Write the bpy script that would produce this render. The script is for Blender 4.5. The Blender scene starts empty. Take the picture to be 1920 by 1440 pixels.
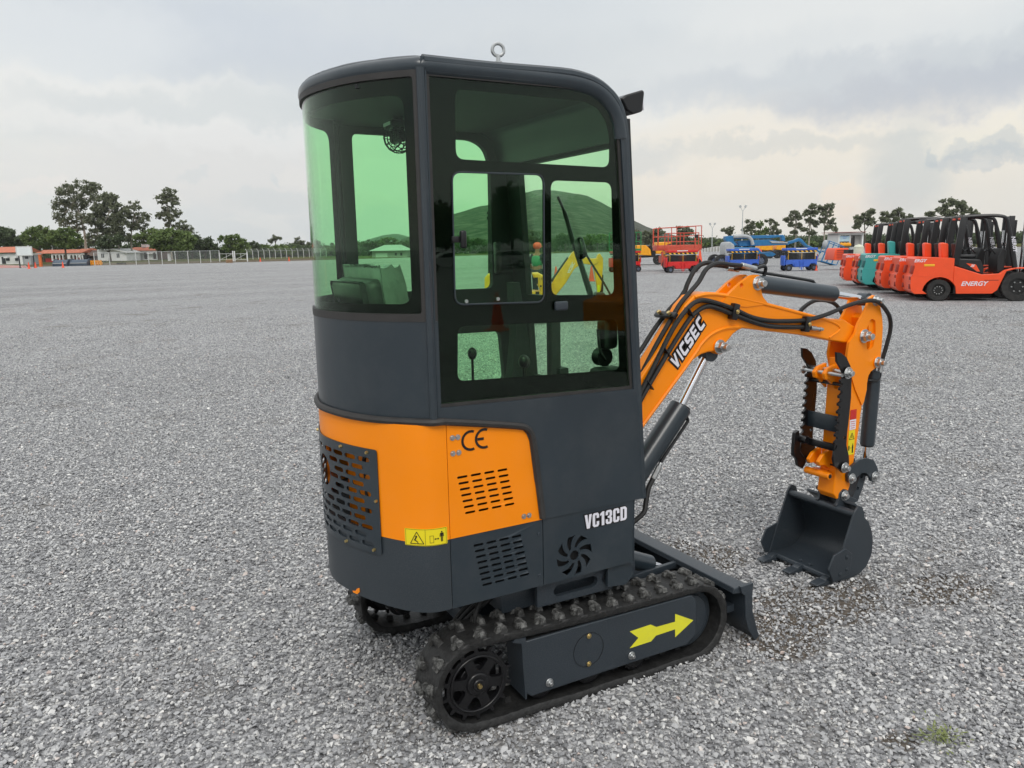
import bpy, bmesh, math, random
from mathutils import Vector, Matrix, Euler
random.seed(7)
R = math.radians
PI = math.pi
scene = bpy.context.scene
col = scene.collection

# ------------------------------------------------------------------ camera
CAM = Vector((-0.983, -2.732, 1.663))
cd = bpy.data.cameras.new("camera")
cam = bpy.data.objects.new("camera", cd)
col.objects.link(cam)
cam.location = CAM
cam.rotation_euler = (R(80.0), R(1.15), R(-28.7))
cd.sensor_width = 36.0
cd.lens = 1450.0 / 1920.0 * 36.0
cd.clip_start = 0.05
cd.clip_end = 9000
scene.camera = cam

# ------------------------------------------------------------------ world: pale overcast sky over a Nishita sky
SUN_EL, SUN_AZ = R(48), R(205)      # azimuth measured clockwise from +Y
world = bpy.data.worlds.new("World")
scene.world = world
world.use_nodes = True
wt = world.node_tree
wt.nodes.clear()
def W(kind, **kw):
    n = wt.nodes.new(kind)
    for k, v in kw.items():
        setattr(n, k, v)
    return n
def wl(a, b): wt.links.new(a, b)
sky = W('ShaderNodeTexSky', sky_type='NISHITA', sun_disc=False, sun_elevation=SUN_EL, sun_rotation=SUN_AZ)
sky.air_density = 1.2; sky.dust_density = 2.0
tc = W('ShaderNodeTexCoord')
nrm = W('ShaderNodeVectorMath', operation='NORMALIZE'); wl(tc.outputs['Generated'], nrm.inputs[0])
D_ = nrm.outputs[0]
sep = W('ShaderNodeSeparateXYZ'); wl(D_, sep.inputs[0])
def wmath(op, a, b=None, c=None, clamp=False):
    n = W('ShaderNodeMath', operation=op, use_clamp=clamp)
    for i, v in enumerate((a, b, c)):
        if v is None: continue
        if isinstance(v, (int, float)): n.inputs[i].default_value = v
        else: wl(v, n.inputs[i])
    return n.outputs[0]
def wmix(f, a, b):
    n = W('ShaderNodeMix', data_type='RGBA')
    for s, v in ((n.inputs[0], f), (n.inputs[6], a), (n.inputs[7], b)):
        if isinstance(v, (int, float)): s.default_value = v
        elif isinstance(v, tuple): s.default_value = (*v, 1)
        else: wl(v, s)
    return n.outputs[2]
def wnoise(scale, sx, sy, sz, detail=5, rough=.5, dist=0., off=(0, 0, 0)):
    m = W('ShaderNodeMapping'); m.inputs['Scale'].default_value = (sx, sy, sz); m.inputs['Location'].default_value = off
    wl(D_, m.inputs[0])
    n = W('ShaderNodeTexNoise'); n.inputs['Scale'].default_value = scale; n.inputs['Detail'].default_value = detail
    n.inputs['Roughness'].default_value = rough; n.inputs['Distortion'].default_value = dist
    wl(m.outputs[0], n.inputs['Vector'])
    return n.outputs['Fac']
def wstep(v, a, b):
    n = W('ShaderNodeMapRange', interpolation_type='SMOOTHSTEP')
    n.inputs['From Min'].default_value = a; n.inputs['From Max'].default_value = b
    wl(v, n.inputs['Value'])
    return n.outputs[0]
z = sep.outputs['Z']
band = wnoise(1.5, 1, 1, 3.4, 3, .45, .25, (2.1, 0.4, 1.3))
fine = wnoise(4.0, 1, 1, 3.0, 8, .6, .2, (0.3, 3.0, 0.2))
cumu = wnoise(11.0, 1, 1, 2.0, 10, .62, .35, (5, 1, 0))
HORIZON = (.77, .79, .765)
base = wmix(wstep(z, 0.0, .13), HORIZON, (.80, .815, .79))
base = wmix(wstep(z, .10, .33), base, (.70, .75, .79))
base = wmix(wmath('MULTIPLY', wstep(band, .46, .66), .34), base, (.56, .61, .67))
base = wmix(wmath('MULTIPLY', wstep(band, .50, .34), .65), base, (.88, .885, .865))
base = wmix(wmath('MULTIPLY', wstep(fine, .5, .72), .14), base, (.86, .86, .83))
base = wmix(wmath('MULTIPLY', wstep(fine, .5, .30), .16), base, (.54, .59, .63))
def pixdir(px, py):
    d = cam.rotation_euler.to_matrix() @ Vector((px - 960, 720 - py, -1450.0))
    return d.normalized()
dist_vec = W('ShaderNodeVectorMath', operation='MULTIPLY_ADD')
cv = W('ShaderNodeCombineXYZ')
n1 = wnoise(17, 1, 1, 1, 8, .65, 0, (1, 2, 3)); n2 = wnoise(17, 1, 1, 1, 8, .65, 0, (7, 5, 3))
wl(n1, cv.inputs[0]); wl(n1, cv.inputs[1]); wl(n2, cv.inputs[2])
wl(cv.outputs[0], dist_vec.inputs[0]); dist_vec.inputs[1].default_value = (.11, .11, .085)
sh = W('ShaderNodeVectorMath', operation='SUBTRACT'); wl(D_, sh.inputs[0]); sh.inputs[1].default_value = (.055, .055, .0425)
wl(sh.outputs[0], dist_vec.inputs[2])
def blob(px, py, wpx, hpx, soft=.35):
    """soft patch of cloud round a fixed compass direction and elevation"""
    d = pixdir(px, py)
    s = W('ShaderNodeVectorMath', operation='SUBTRACT'); wl(dist_vec.outputs[0], s.inputs[0]); s.inputs[1].default_value = d
    az = Vector((d.y, -d.x, 0)).normalized()
    a = W('ShaderNodeVectorMath', operation='DOT_PRODUCT'); wl(s.outputs[0], a.inputs[0]); a.inputs[1].default_value = az / (wpx / 1450)
    sp = W('ShaderNodeSeparateXYZ'); wl(s.outputs[0], sp.inputs[0])
    b = wmath('DIVIDE', sp.outputs['Z'], hpx / 1450)
    r2 = wmath('ADD', wmath('POWER', wmath('ABSOLUTE', a.outputs['Value']), 2.0), wmath('POWER', wmath('ABSOLUTE', b), 2.0))
    return wstep(r2, 1 + soft, 1 - soft)
warm_side = wmath('MULTIPLY', blob(1480, 340, 480, 120, .95), .9)
base = wmix(warm_side, base, (.90, .835, .725))
warm2 = wmath('MULTIPLY', blob(500, 330, 420, 60, .9), .4)
base = wmix(warm2, base, (.88, .83, .79))
for (bx, by, bw, bh, s_, amt, c_) in (
        (1100, 130, 560, 50, .95, .35, (.56, .61, .66)), (1700, 140, 420, 40, .95, .5, (.50, .55, .61)), (1790, 170, 260, 35, .95, .5, (.46, .50, .58)),
        (400, 80, 330, 50, .95, .4, (.60, .65, .73)), (60, 60, 220, 60, .9, .6, (.80, .83, .84)), (180, 190, 300, 40, .9, .55, (.90, .89, .86)), (430, 250, 260, 22, .9, .45, (.88, .87, .85)),
        (420, 205, 300, 24, .95, .5, (.62, .67, .69)), (1330, 30, 500, 60, .95, .35, (.70, .73, .74)),
        (1580, 360, 34, 26, .35, .85, (.98, .85, .70)), (1640, 385, 70, 22, .6, .6, (.93, .80, .69)), (1250, 345, 50, 30, .5, .5, (.93, .86, .76)), (1360, 330, 36, 22, .5, .55, (.93, .87, .77)),
        (1700, 330, 60, 80, .8, .55, (.55, .61, .63)), (1880, 262, 70, 30, .5, .7, (.93, .88, .76)), (1800, 262, 50, 24, .5, .5, (.88, .85, .75)),
        (1850, 300, 76, 17, .6, .5, (.49, .55, .60)), (1885, 276, 32, 22, .5, .5, (.50, .56, .60)), (1808, 284, 24, 20, .5, .45, (.51, .57, .61)), (1750, 290, 10, 16, .5, .6, (.52, .58, .61)),
        (360, 317, 26, 9, .7, .3, (.62, .68, .70)), (522, 330, 12, 7, .7, .35, (.60, .67, .70)), (70, 355, 60, 14, .7, .5, (.89, .84, .80)), (520, 372, 80, 20, .8, .4, (.62, .68, .70)),
        (1480, 270, 200, 14, .9, .4, (.58, .62, .62)), (1180, 300, 90, 30, .9, .4, (.56, .62, .66))):
    base = wmix(wmath('MULTIPLY', blob(bx, by, bw, bh, s_), amt), base, c_)
base = wmix(wmath('MULTIPLY', wmath('MULTIPLY', wstep(cumu, .52, .62), wstep(z, .2, .05)), .22), base, (.93, .89, .82))
base = wmix(wstep(z, .42, .85), base, (1.25, 1.27, 1.28))
skys = W('ShaderNodeVectorMath', operation='SCALE'); wl(sky.outputs[0], skys.inputs[0]); skys.inputs['Scale'].default_value = .06
tot = W('ShaderNodeMix', data_type='RGBA'); tot.inputs[0].default_value = .96
wl(skys.outputs[0], tot.inputs[6]); wl(base, tot.inputs[7])
bg = W('ShaderNodeBackground'); bg.inputs['Strength'].default_value = 1.05
wl(tot.outputs[2], bg.inputs[0])
wo = W('ShaderNodeOutputWorld'); wl(bg.outputs[0], wo.inputs[0])

# ------------------------------------------------------------------ sun (veiled by cloud: wide and weak)
sd = bpy.data.lights.new("sun", 'SUN'); sd.energy = 1.4; sd.angle = R(24); sd.color = (1, .96, .9)
sun = bpy.data.objects.new("sun", sd); col.objects.link(sun)
sdir = Vector((math.sin(SUN_AZ) * math.cos(SUN_EL), math.cos(SUN_AZ) * math.cos(SUN_EL), math.sin(SUN_EL)))
sun.rotation_euler = sdir.to_track_quat('Z', 'Y').to_euler()
scene.view_settings.view_transform = 'Standard'
scene.view_settings.look = 'None'
scene.view_settings.exposure = 0.0
scene.view_settings.gamma = 1
scene.cycles.transparent_max_bounces = 24
scene.cycles.max_bounces = 8

# ------------------------------------------------------------------ helpers
def newmat(name):
    m = bpy.data.materials.new(name); m.use_nodes = True
    nt = m.node_tree
    return m, nt, nt.nodes['Principled BSDF']
def mat(name, c, rough=.5, metal=0., var=.12, vscale=6., bump=0., bscale=60., coat=0., spec=.5, dust=0., dustc=(.30, .29, .27), dscale=9.):
    m, nt, b = newmat(name)
    N, L = nt.nodes, nt.links
    b.inputs['Roughness'].default_value = rough
    b.inputs['Metallic'].default_value = metal
    b.inputs['Coat Weight'].default_value = coat
    b.inputs['Specular IOR Level'].default_value = spec
    t = N.new('ShaderNodeTexCoord')
    n = N.new('ShaderNodeTexNoise'); n.inputs['Scale'].default_value = vscale; n.inputs['Detail'].default_value = 6
    L.new(t.outputs['Object'], n.inputs['Vector'])
    r = N.new('ShaderNodeMapRange'); r.inputs['From Min'].default_value = .3; r.inputs['From Max'].default_value = .7
    r.inputs['To Min'].default_value = 1 - var; r.inputs['To Max'].default_value = 1 + var
    L.new(n.outputs['Fac'], r.inputs['Value'])
    s = N.new('ShaderNodeVectorMath'); s.operation = 'SCALE'; s.inputs[0].default_value = c
    L.new(r.outputs[0], s.inputs['Scale'])
    out = s.outputs[0]
    if dust > 0:
        n2 = N.new('ShaderNodeTexNoise'); n2.inputs['Scale'].default_value = dscale; n2.inputs['Detail'].default_value = 9; n2.inputs['Roughness'].default_value = .7
        L.new(t.outputs['Object'], n2.inputs['Vector'])
        r2 = N.new('ShaderNodeMapRange'); r2.inputs['From Min'].default_value = .45; r2.inputs['From Max'].default_value = .75
        r2.inputs['To Max'].default_value = dust
        L.new(n2.outputs['Fac'], r2.inputs['Value'])
        mx = N.new('ShaderNodeMix'); mx.data_type = 'RGBA'
        L.new(r2.outputs[0], mx.inputs[0]); L.new(out, mx.inputs[6]); mx.inputs[7].default_value = (*dustc, 1)
        out = mx.outputs[2]
    L.new(out, b.inputs['Base Color'])
    if var > 0:
        rr = N.new('ShaderNodeMapRange'); rr.inputs['To Min'].default_value = max(.02, rough - .08); rr.inputs['To Max'].default_value = min(1, rough + .08)
        L.new(n.outputs['Fac'], rr.inputs['Value']); L.new(rr.outputs[0], b.inputs['Roughness'])
    if bump > 0:
        n3 = N.new('ShaderNodeTexNoise'); n3.inputs['Scale'].default_value = bscale; n3.inputs['Detail'].default_value = 4
        L.new(t.outputs['Object'], n3.inputs['Vector'])
        bp = N.new('ShaderNodeBump'); bp.inputs['Strength'].default_value = bump; bp.inputs['Distance'].default_value = .01
        L.new(n3.outputs['Fac'], bp.inputs['Height']); L.new(bp.outputs[0], b.inputs['Normal'])
    return m
def glassmat(name, tint, ior=1.29):
    m = bpy.data.materials.new(name); m.use_nodes = True
    nt = m.node_tree; nt.nodes.clear()
    o = nt.nodes.new('ShaderNodeOutputMaterial'); mx = nt.nodes.new('ShaderNodeMixShader')
    f = nt.nodes.new('ShaderNodeFresnel'); f.inputs['IOR'].default_value = ior
    t = nt.nodes.new('ShaderNodeBsdfTransparent'); t.inputs['Color'].default_value = (*tint, 1)
    g = nt.nodes.new('ShaderNodeBsdfGlossy'); g.inputs['Roughness'].default_value = .01; g.inputs['Color'].default_value = (1, 1, 1, 1)
    # thin pane: the far face must reflect like the near one, so its index is turned round
    gb = nt.nodes.new('ShaderNodeNewGeometry'); mr = nt.nodes.new('ShaderNodeMapRange'); mr.inputs['To Min'].default_value = ior; mr.inputs['To Max'].default_value = 1 / ior
    nt.links.new(gb.outputs['Backfacing'], mr.inputs['Value']); nt.links.new(mr.outputs[0], f.inputs['IOR'])
    nt.links.new(f.outputs[0], mx.inputs[0]); nt.links.new(t.outputs[0], mx.inputs[1]); nt.links.new(g.outputs[0], mx.inputs[2])
    nt.links.new(mx.outputs[0], o.inputs['Surface'])
    return m

M = {}
M['grey'] = mat('dark_grey_paint', (.019, .029, .038), .34, var=.08, vscale=2.5, bump=.03, bscale=200, dust=.05, dscale=6, coat=.2)
M['grey_rough'] = mat('textured_grey_paint', (.022, .031, .040), .42, var=.06, bump=.06, bscale=500, dust=.16, dscale=420)
M['grey_metal'] = mat('grey_paint_dusty', (.021, .030, .040), .40, var=.10, bump=.06, bscale=300, dust=.16, dscale=260)
M['orange'] = mat('orange_paint', (.95, .262, .001), .36, var=.05, vscale=3, bump=.03, bscale=160, spec=.32, dust=.03, dscale=12)
M['black'] = mat('black_paint', (.006, .006, .007), .3, var=.1, bump=.03, bscale=200)
M['blackmatte'] = mat('black_matte', (.008, .008, .009), .7, var=.2)
M['frit'] = mat('black_printed_glass', (.004, .004, .0045), .9, var=0, spec=0)
M['rubberseal'] = mat('rubber_seal', (.028, .026, .025), .6, var=.2, vscale=20, bump=.1, bscale=80)
M['rubber'] = mat('track_rubber', (.012, .012, .012), .6, var=.3, vscale=20, bump=.35, bscale=70, dust=.16, dustc=(.13, .13, .125), dscale=45)
M['lug'] = mat('dusty_lug_rubber', (.022, .022, .021), .75, var=.3, vscale=30, bump=.5, bscale=90, dust=.95, dustc=(.27, .27, .26), dscale=38)
M['hose'] = mat('hose_rubber', (.009, .009, .009), .55, var=.2, bump=.15, bscale=300)
M['chrome'] = mat('chrome', (.75, .76, .78), .12, metal=1, var=.03)
M['zinc'] = mat('zinc_bolt', (.52, .53, .53), .35, metal=1, var=.1, vscale=60)
M['brass'] = mat('yellow_zinc', (.62, .47, .20), .3, metal=1, var=.1, vscale=60)
M['glass'] = glassmat('green_glass', (.80, .972, .815))
M['glasslight'] = glassmat('pale_green_glass', (.90, .975, .91))
M['yellow'] = mat('yellow_sticker', (.80, .66, .01), .45, var=.03)
M['arrow'] = mat('arrow_sticker', (.76, .72, .03), .5, var=.05, dust=.1, dscale=50)
M['white'] = mat('white_vinyl', (.75, .74, .80), .4, var=.03)
M['decal'] = mat('black_vinyl', (.008, .005, .005), .4, var=.05)
M['redlabel'] = mat('red_label', (.55, .02, .015), .4, var=.05)
M['seat'] = mat('seat_vinyl', (.03, .032, .032), .45, var=.2, bump=.2, bscale=20)
M['plastic'] = mat('clear_wrap', (.20, .22, .21), .18, var=.3, bump=.8, bscale=9)
M['interior'] = mat('interior_dark', (.02, .022, .024), .7, var=.15)
M['tyre'] = mat('tyre_rubber', (.014, .014, .014), .75, var=.2, bump=.2, bscale=60, dust=.3, dustc=(.12, .11, .10))

def link(o, parent=None):
    col.objects.link(o)
    if parent is not None: o.parent = parent
    return o
def tag(o, label=None, cat=None, group=None, kind=None):
    if label: o['label'] = label
    if cat: o['category'] = cat
    if group: o['group'] = group
    if kind: o['kind'] = kind
    return o
def empty(name, loc=(0, 0, 0), rz=0., label=None, cat=None, group=None, parent=None):
    e = bpy.data.objects.new(name, None); e.location = loc; e.rotation_euler = (0, 0, rz); e.empty_display_size = .2
    link(e, parent)
    return tag(e, label, cat, group)
def kids(o): return [c for c in bpy.data.objects if c.parent == o]
def copy_tree(o, parent=None, swap=None):
    c = o.copy(); col.objects.link(c)
    if parent is not None: c.parent = parent
    if swap and c.type == 'MESH':
        for a, b in swap.items():
            if c.data.materials and c.data.materials[0] == a:
                c.data = swapped(c.data, a, b)
    for ch in kids(o): copy_tree(ch, c, swap)
    return c
_sw = {}
def swapped(me, a, b):
    k = (me.name, a.name, b.name)
    if k not in _sw:
        m2 = me.copy(); m2.materials[0] = b; _sw[k] = m2
    return _sw[k]

def catmull(pts, n=6, closed=False):
    P = [Vector(p) for p in pts]; out = []
    m = len(P)
    rng = range(m) if closed else range(m - 1)
    for i in rng:
        p0 = P[(i - 1) % m] if (closed or i > 0) else P[0] * 2 - P[1]
        p1, p2 = P[i], P[(i + 1) % m]
        p3 = P[(i + 2) % m] if (closed or i + 2 < m) else P[-1] * 2 - P[-2]
        for k in range(n):
            t = k / n
            out.append(.5 * ((2 * p1) + (p2 - p0) * t + (2 * p0 - 5 * p1 + 4 * p2 - p3) * t * t + (3 * p1 - p0 - 3 * p2 + p3) * t ** 3))
    if not closed: out.append(P[-1])
    return out

class MB:
    def __init__(s): s.bm = bmesh.new()
    def box(s, c, d, rot=None, bev=0., seg=2):
        r = bmesh.ops.create_cube(s.bm, size=1)['verts']
        mtx = Matrix.Translation(Vector(c)) @ (rot.to_4x4() if rot else Matrix()) @ Matrix.Diagonal((*d, 1))
        bmesh.ops.transform(s.bm, matrix=mtx, verts=r)
        if bev > 0:
            es = list({e for v in r for e in v.link_edges})
            bmesh.ops.bevel(s.bm, geom=es, offset=bev, segments=seg, affect='EDGES', profile=.5)
        return s
    def bar(s, p0, p1, w, h, bev=0.):
        p0, p1 = Vector(p0), Vector(p1); d = p1 - p0
        q = d.to_track_quat('X', 'Z').to_matrix()
        return s.box((p0 + p1) / 2, (d.length, w, h), q, bev)
    def cyl(s, p0, p1, r, r2=None, seg=16, cap=True):
        p0, p1 = Vector(p0), Vector(p1); d = p1 - p0
        v = bmesh.ops.create_cone(s.bm, cap_ends=cap, segments=seg, radius1=r, radius2=r if r2 is None else r2, depth=d.length)['verts']
        bmesh.ops.transform(s.bm, matrix=Matrix.Translation((p0 + p1) / 2) @ d.to_track_quat('Z', 'X').to_matrix().to_4x4(), verts=v)
        return s
    def ring(s, c, axis, ro, ri, w, seg=24):
        c = Vector(c); q = Vector(axis).to_track_quat('Z', 'X').to_matrix()
        L = []
        for k in range(seg):
            a = 2 * PI * k / seg; e = Vector((math.cos(a), math.sin(a), 0))
            L.append([s.bm.verts.new(c + q @ (e * rr + Vector((0, 0, zz)))) for rr, zz in ((ro, -w / 2), (ro, w / 2), (ri, w / 2), (ri, -w / 2))])
        for k in range(seg):
            a, b = L[k], L[(k + 1) % seg]
            for j in range(4): s.bm.faces.new((a[j], b[j], b[(j + 1) % 4], a[(j + 1) % 4]))
        return s
    def tube(s, pts, r, seg=8, n=5, closed=False, smooth=True):
        P = catmull(pts, n, closed) if smooth else [Vector(p) for p in pts]
        rings = []; m = len(P); up = Vector((0, 0, 1))
        t0 = (P[1] - P[0]).normalized()
        u = t0.orthogonal().normalized()
        for i in range(m):
            if closed: t = (P[(i + 1) % m] - P[i - 1])
            else: t = P[min(i + 1, m - 1)] - P[max(i - 1, 0)]
            if t.length < 1e-9: t = t0
            t.normalize()
            u = (u - t * u.dot(t)).normalized(); v = t.cross(u)
            rr = r[min(i * len(r) // m, len(r) - 1)] if isinstance(r, (list, tuple)) else r
            rings.append([s.bm.verts.new(P[i] + (u * math.cos(2 * PI * k / seg) + v * math.sin(2 * PI * k / seg)) * rr) for k in range(seg)])
        for i in range(m if closed else m - 1):
            a, b = rings[i], rings[(i + 1) % m]
            for k in range(seg): s.bm.faces.new((a[k], a[(k + 1) % seg], b[(k + 1) % seg], b[k]))
        if not closed:
            s.bm.faces.new(rings[0][::-1]); s.bm.faces.new(rings[-1])
        return s
    def prism(s, poly, a, b, plane='xz'):
        def P(u, v, w):
            return {'xz': (u, w, v), 'xy': (u, v, w), 'yz': (w, u, v)}[plane]
        A = [s.bm.verts.new(P(u, v, a)) for u, v in poly]; B = [s.bm.verts.new(P(u, v, b)) for u, v in poly]
        n = len(poly)
        s.bm.faces.new(A); s.bm.faces.new(B[::-1])
        for i in range(n): s.bm.faces.new((A[i], B[i], B[(i + 1) % n], A[(i + 1) % n]))
        return s
    def quad(s, *p):
        s.bm.faces.new([s.bm.verts.new(q) for q in p]); return s
    def sphere(s, c, r, sc=(1, 1, 1), u=12, v=8):
        vs = bmesh.ops.create_uvsphere(s.bm, u_segments=u, v_segments=v, radius=r)['verts']
        bmesh.ops.transform(s.bm, matrix=Matrix.Translation(Vector(c)) @ Matrix.Diagonal((*sc, 1)), verts=vs); return s
    def add(s, me, mtx=None):
        n0 = len(s.bm.verts)
        s.bm.from_mesh(me)
        s.bm.verts.ensure_lookup_table()
        if mtx is not None:
            bmesh.ops.transform(s.bm, matrix=mtx, verts=s.bm.verts[n0:])
        return s
    def build(s, name, m, parent=None, bevel=0., angle=35, seg=2):
        bmesh.ops.recalc_face_normals(s.bm, faces=s.bm.faces)
        me = bpy.data.meshes.new(name); s.bm.to_mesh(me); s.bm.free()
        me.polygons.foreach_set('use_smooth', [True] * len(me.polygons))
        me.set_sharp_from_angle(angle=R(angle))
        me.materials.append(m)
        o = bpy.data.objects.new(name, me); link(o, parent)
        if bevel > 0:
            md = o.modifiers.new('bevel', 'BEVEL'); md.width = bevel; md.segments = seg; md.limit_method = 'ANGLE'; md.angle_limit = R(40); md.harden_normals = False
        return o

def curve_mesh(polys, th=.002):
    cu = bpy.data.curves.new('tmp', 'CURVE'); cu.dimensions = '2D'; cu.fill_mode = 'BOTH'; cu.extrude = th / 2
    for p in polys:
        sp = cu.splines.new('POLY'); sp.points.add(len(p) - 1)
        for i, q in enumerate(p): sp.points[i].co = (q[0], q[1], 0, 1)
        sp.use_cyclic_u = True
    o = bpy.data.objects.new('tmp', cu); col.objects.link(o)
    dg = bpy.context.evaluated_depsgraph_get(); me = bpy.data.meshes.new_from_object(o.evaluated_get(dg))
    bpy.data.objects.remove(o); bpy.data.curves.remove(cu)
    return me
def text_mesh(body, size, offset=0., th=.001, shear=0., sx=1., spacing=1.):
    cu = bpy.data.curves.new('tmp', 'FONT'); cu.body = body; cu.size = size; cu.offset = offset; cu.extrude = th / 2; cu.shear = shear
    cu.space_character = spacing; cu.align_x = 'CENTER'; cu.align_y = 'CENTER'
    o = bpy.data.objects.new('tmp', cu); col.objects.link(o)
    dg = bpy.context.evaluated_depsgraph_get(); me = bpy.data.meshes.new_from_object(o.evaluated_get(dg))
    bpy.data.objects.remove(o); bpy.data.curves.remove(cu)
    if sx != 1: me.transform(Matrix.Diagonal((sx, 1, 1, 1)))
    return me
def arcpts(cx, cy, r, a0, a1, n=8):
    return [(cx + r * math.cos(R(a0 + (a1 - a0) * k / n)), cy + r * math.sin(R(a0 + (a1 - a0) * k / n))) for k in range(n + 1)]
def circ(cx, cy, r, n=20): return arcpts(cx, cy, r, 0, 360 - 360 / n, n - 1)
def slot(cx, cy, w, h, n=4):
    r = h / 2
    return arcpts(cx + w / 2 - r, cy, r, -90, 90, n) + arcpts(cx - w / 2 + r, cy, r, 90, 270, n)
def fillet(poly, r, n=4):
    out = []; m = len(poly)
    for i in range(m):
        rr = r[i] if isinstance(r, (list, tuple)) else r
        p, a, b = Vector(poly[i]), Vector(poly[i - 1]), Vector(poly[(i + 1) % m])
        da, db = (a - p), (b - p); k = min(rr, da.length * .49, db.length * .49)
        if k < 1e-5: out.append(tuple(p)); continue
        s_, e_ = p + da.normalized() * k, p + db.normalized() * k
        for j in range(n + 1):
            t = j / n
            q = s_ * (1 - t) ** 2 + p * 2 * t * (1 - t) + e_ * t * t
            out.append((q.x, q.y))
    return out
def NEAR(y): return Matrix(((1, 0, 0, 0), (0, 0, -1, y), (0, 1, 0, 0), (0, 0, 0, 1)))   # local x,y -> world x,z ; normal -> -Y
_E = cam.rotation_euler.to_matrix()
FW = Vector((math.sin(R(28.7)), math.cos(R(28.7)), 0))
def at(px, D, z=0.):
    """ground point seen in photo column px at forward distance D"""
    y = 464.5 - (px - 960) * .0201 * 1.0
    d = _E @ Vector((px - 960, 720 - y, -1450.0))
    d.z = 0
    d *= D / d.dot(FW)
    return Vector((CAM.x + d.x, CAM.y + d.y, z))
def hz(px): return 464.5 - (px - 960) * .0201
def zat(px, py, D):
    """height of what is seen at (px, py) at forward distance D"""
    d = _E @ Vector((px - 960, 720 - py, -1450.0)); d *= D / d.dot(FW)
    return CAM.z + d.z

# ------------------------------------------------------------------ the mini excavator (x forward, y left, z up)
GZ = -0.03
EX = empty('mini_excavator', (0, 0, 0), 0, 'large orange and dark grey mini excavator with green glass cab, alone in the foreground', 'excavator')
YS = -.462
class Wrap:
    def __init__(s, half):
        P = [Vector((x, y)) for x, y in half]; P += [Vector((x, -y)) for x, y in half[-2::-1]]
        C3 = catmull([(p.x, p.y, 0) for p in P], 8)
        s.p = [Vector((q.x, q.y)) for q in C3]; s.s = [0]
        for a, b in zip(s.p, s.p[1:]): s.s.append(s.s[-1] + (b - a).length)
        s.L = s.s[-1] / 2
    def __call__(s, u, off=0.):
        t = u + s.L; n = len(s.p)
        if t <= 0: i = 0
        elif t >= s.s[-1]: i = n - 2
        else:
            i = 0
            while s.s[i + 1] < t: i += 1
        a, b = s.p[i], s.p[i + 1]; k = (t - s.s[i]) / max(1e-9, s.s[i + 1] - s.s[i])
        q = a + (b - a) * k; d0 = (s.p[i + 1] - s.p[i]).normalized()
        j = i + 1 if k > .5 else i - 1; j = max(0, min(n - 2, j)); d1 = (s.p[j + 1] - s.p[j]).normalized()
        d = (d0 + d1 * abs(k - .5)).normalized()
        nn = Vector((-d.y, d.x))      # outward (rear side)
        if nn.dot(q - Vector((.15, 0))) < 0: nn = -nn
        return q + nn * off
    def bend(s, me, off=0., step=.022):
        bm = bmesh.new(); bm.from_mesh(me)
        k = math.floor(-s.L / step)
        while k * step < s.L:
            bmesh.ops.bisect_plane(bm, geom=bm.verts[:] + bm.edges[:] + bm.faces[:], plane_co=(k * step, 0, 0), plane_no=(1, 0, 0)); k += 1
        for v in bm.verts:
            q = s(v.co.x, v.co.z + off); v.co = Vector((q.x, q.y, v.co.y))
        bm.to_mesh(me); bm.free(); return me
HW = Wrap([(0, -.462), (-.04, -.461), (-.075, -.451), (-.11, -.425), (-.145, -.385), (-.19, -.31), (-.23, -.225), (-.258, -.14), (-.275, -.06), (-.28, 0)])
CW = Wrap([(-.015, -.466), (-.04, -.463), (-.062, -.447), (-.106, -.405), (-.15, -.355), (-.19, -.30), (-.228, -.225), (-.253, -.15), (-.270, -.07), (-.276, 0)])

def sheet(name, polys, th, m, parent, y=YS, bevel=0.):
    """flat sheet in the x-z plane, outer face at y"""
    me = curve_mesh(polys, th); b = MB(); b.add(me, NEAR(y + th / 2)); bpy.data.meshes.remove(me)
    return b.build(name, m, parent, bevel)
def wsheet(name, polys, th, m, parent, wrap, off=0., bevel=0.):
    me = wrap.bend(curve_mesh(polys, th), off - th / 2); b = MB(); b.add(me); bpy.data.meshes.remove(me)
    return b.build(name, m, parent, bevel)
def inset(poly, d):
    out = []; m = len(poly)
    A = sum(poly[i][0] * poly[(i + 1) % m][1] - poly[(i + 1) % m][0] * poly[i][1] for i in range(m))
    sg = 1 if A > 0 else -1
    for i in range(m):
        p, a, c = Vector(poly[i]), Vector(poly[i - 1]), Vector(poly[(i + 1) % m])
        d1, d2 = (p - a).normalized(), (c - p).normalized()
        n1, n2 = Vector((-d1.y, d1.x)) * sg, Vector((-d2.y, d2.x)) * sg
        n = (n1 + n2); n /= max(.3, n.dot(n1)); q = p + n * d; out.append((q.x, q.y))
    return out
def rect(x0, y0, x1, y1): return [(x0, y0), (x1, y0), (x1, y1), (x0, y1)]
def rrect(x0, y0, x1, y1, r=.02, n=4): return fillet(rect(x0, y0, x1, y1), r, n)

# house: rear wrap, lower grey counterweight and upper orange cover
HL = HW.L
gr_open = rrect(-.30, .65, .30, .985, .01)
wsheet('counterweight', [rrect(-HL, .455, HL, .7035, .006)[:], rect(-.30, .655, .30, .7036)][:1], .03, M['grey_rough'], EX, HW, bevel=.006)
upper = [(-HL, .7045), (-.30, .7045), (-.30, .985), (.30, .985), (.30, .7045), (HL, .7045), (HL, 1.104), (-HL, 1.104)]
wsheet('rear_cover', [upper], .012, M['orange'], EX, HW, off=.001)
chip = MB(); me = HW.bend(curve_mesh([[(-.205, .47), (-.19, .457), (-.165, .456), (-.162, .462), (-.18, .466), (-.19, .478), (-.205, .485)]], .001), .002); chip.add(me); chip.build('paint_chip', M['orange'], EX)
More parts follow.
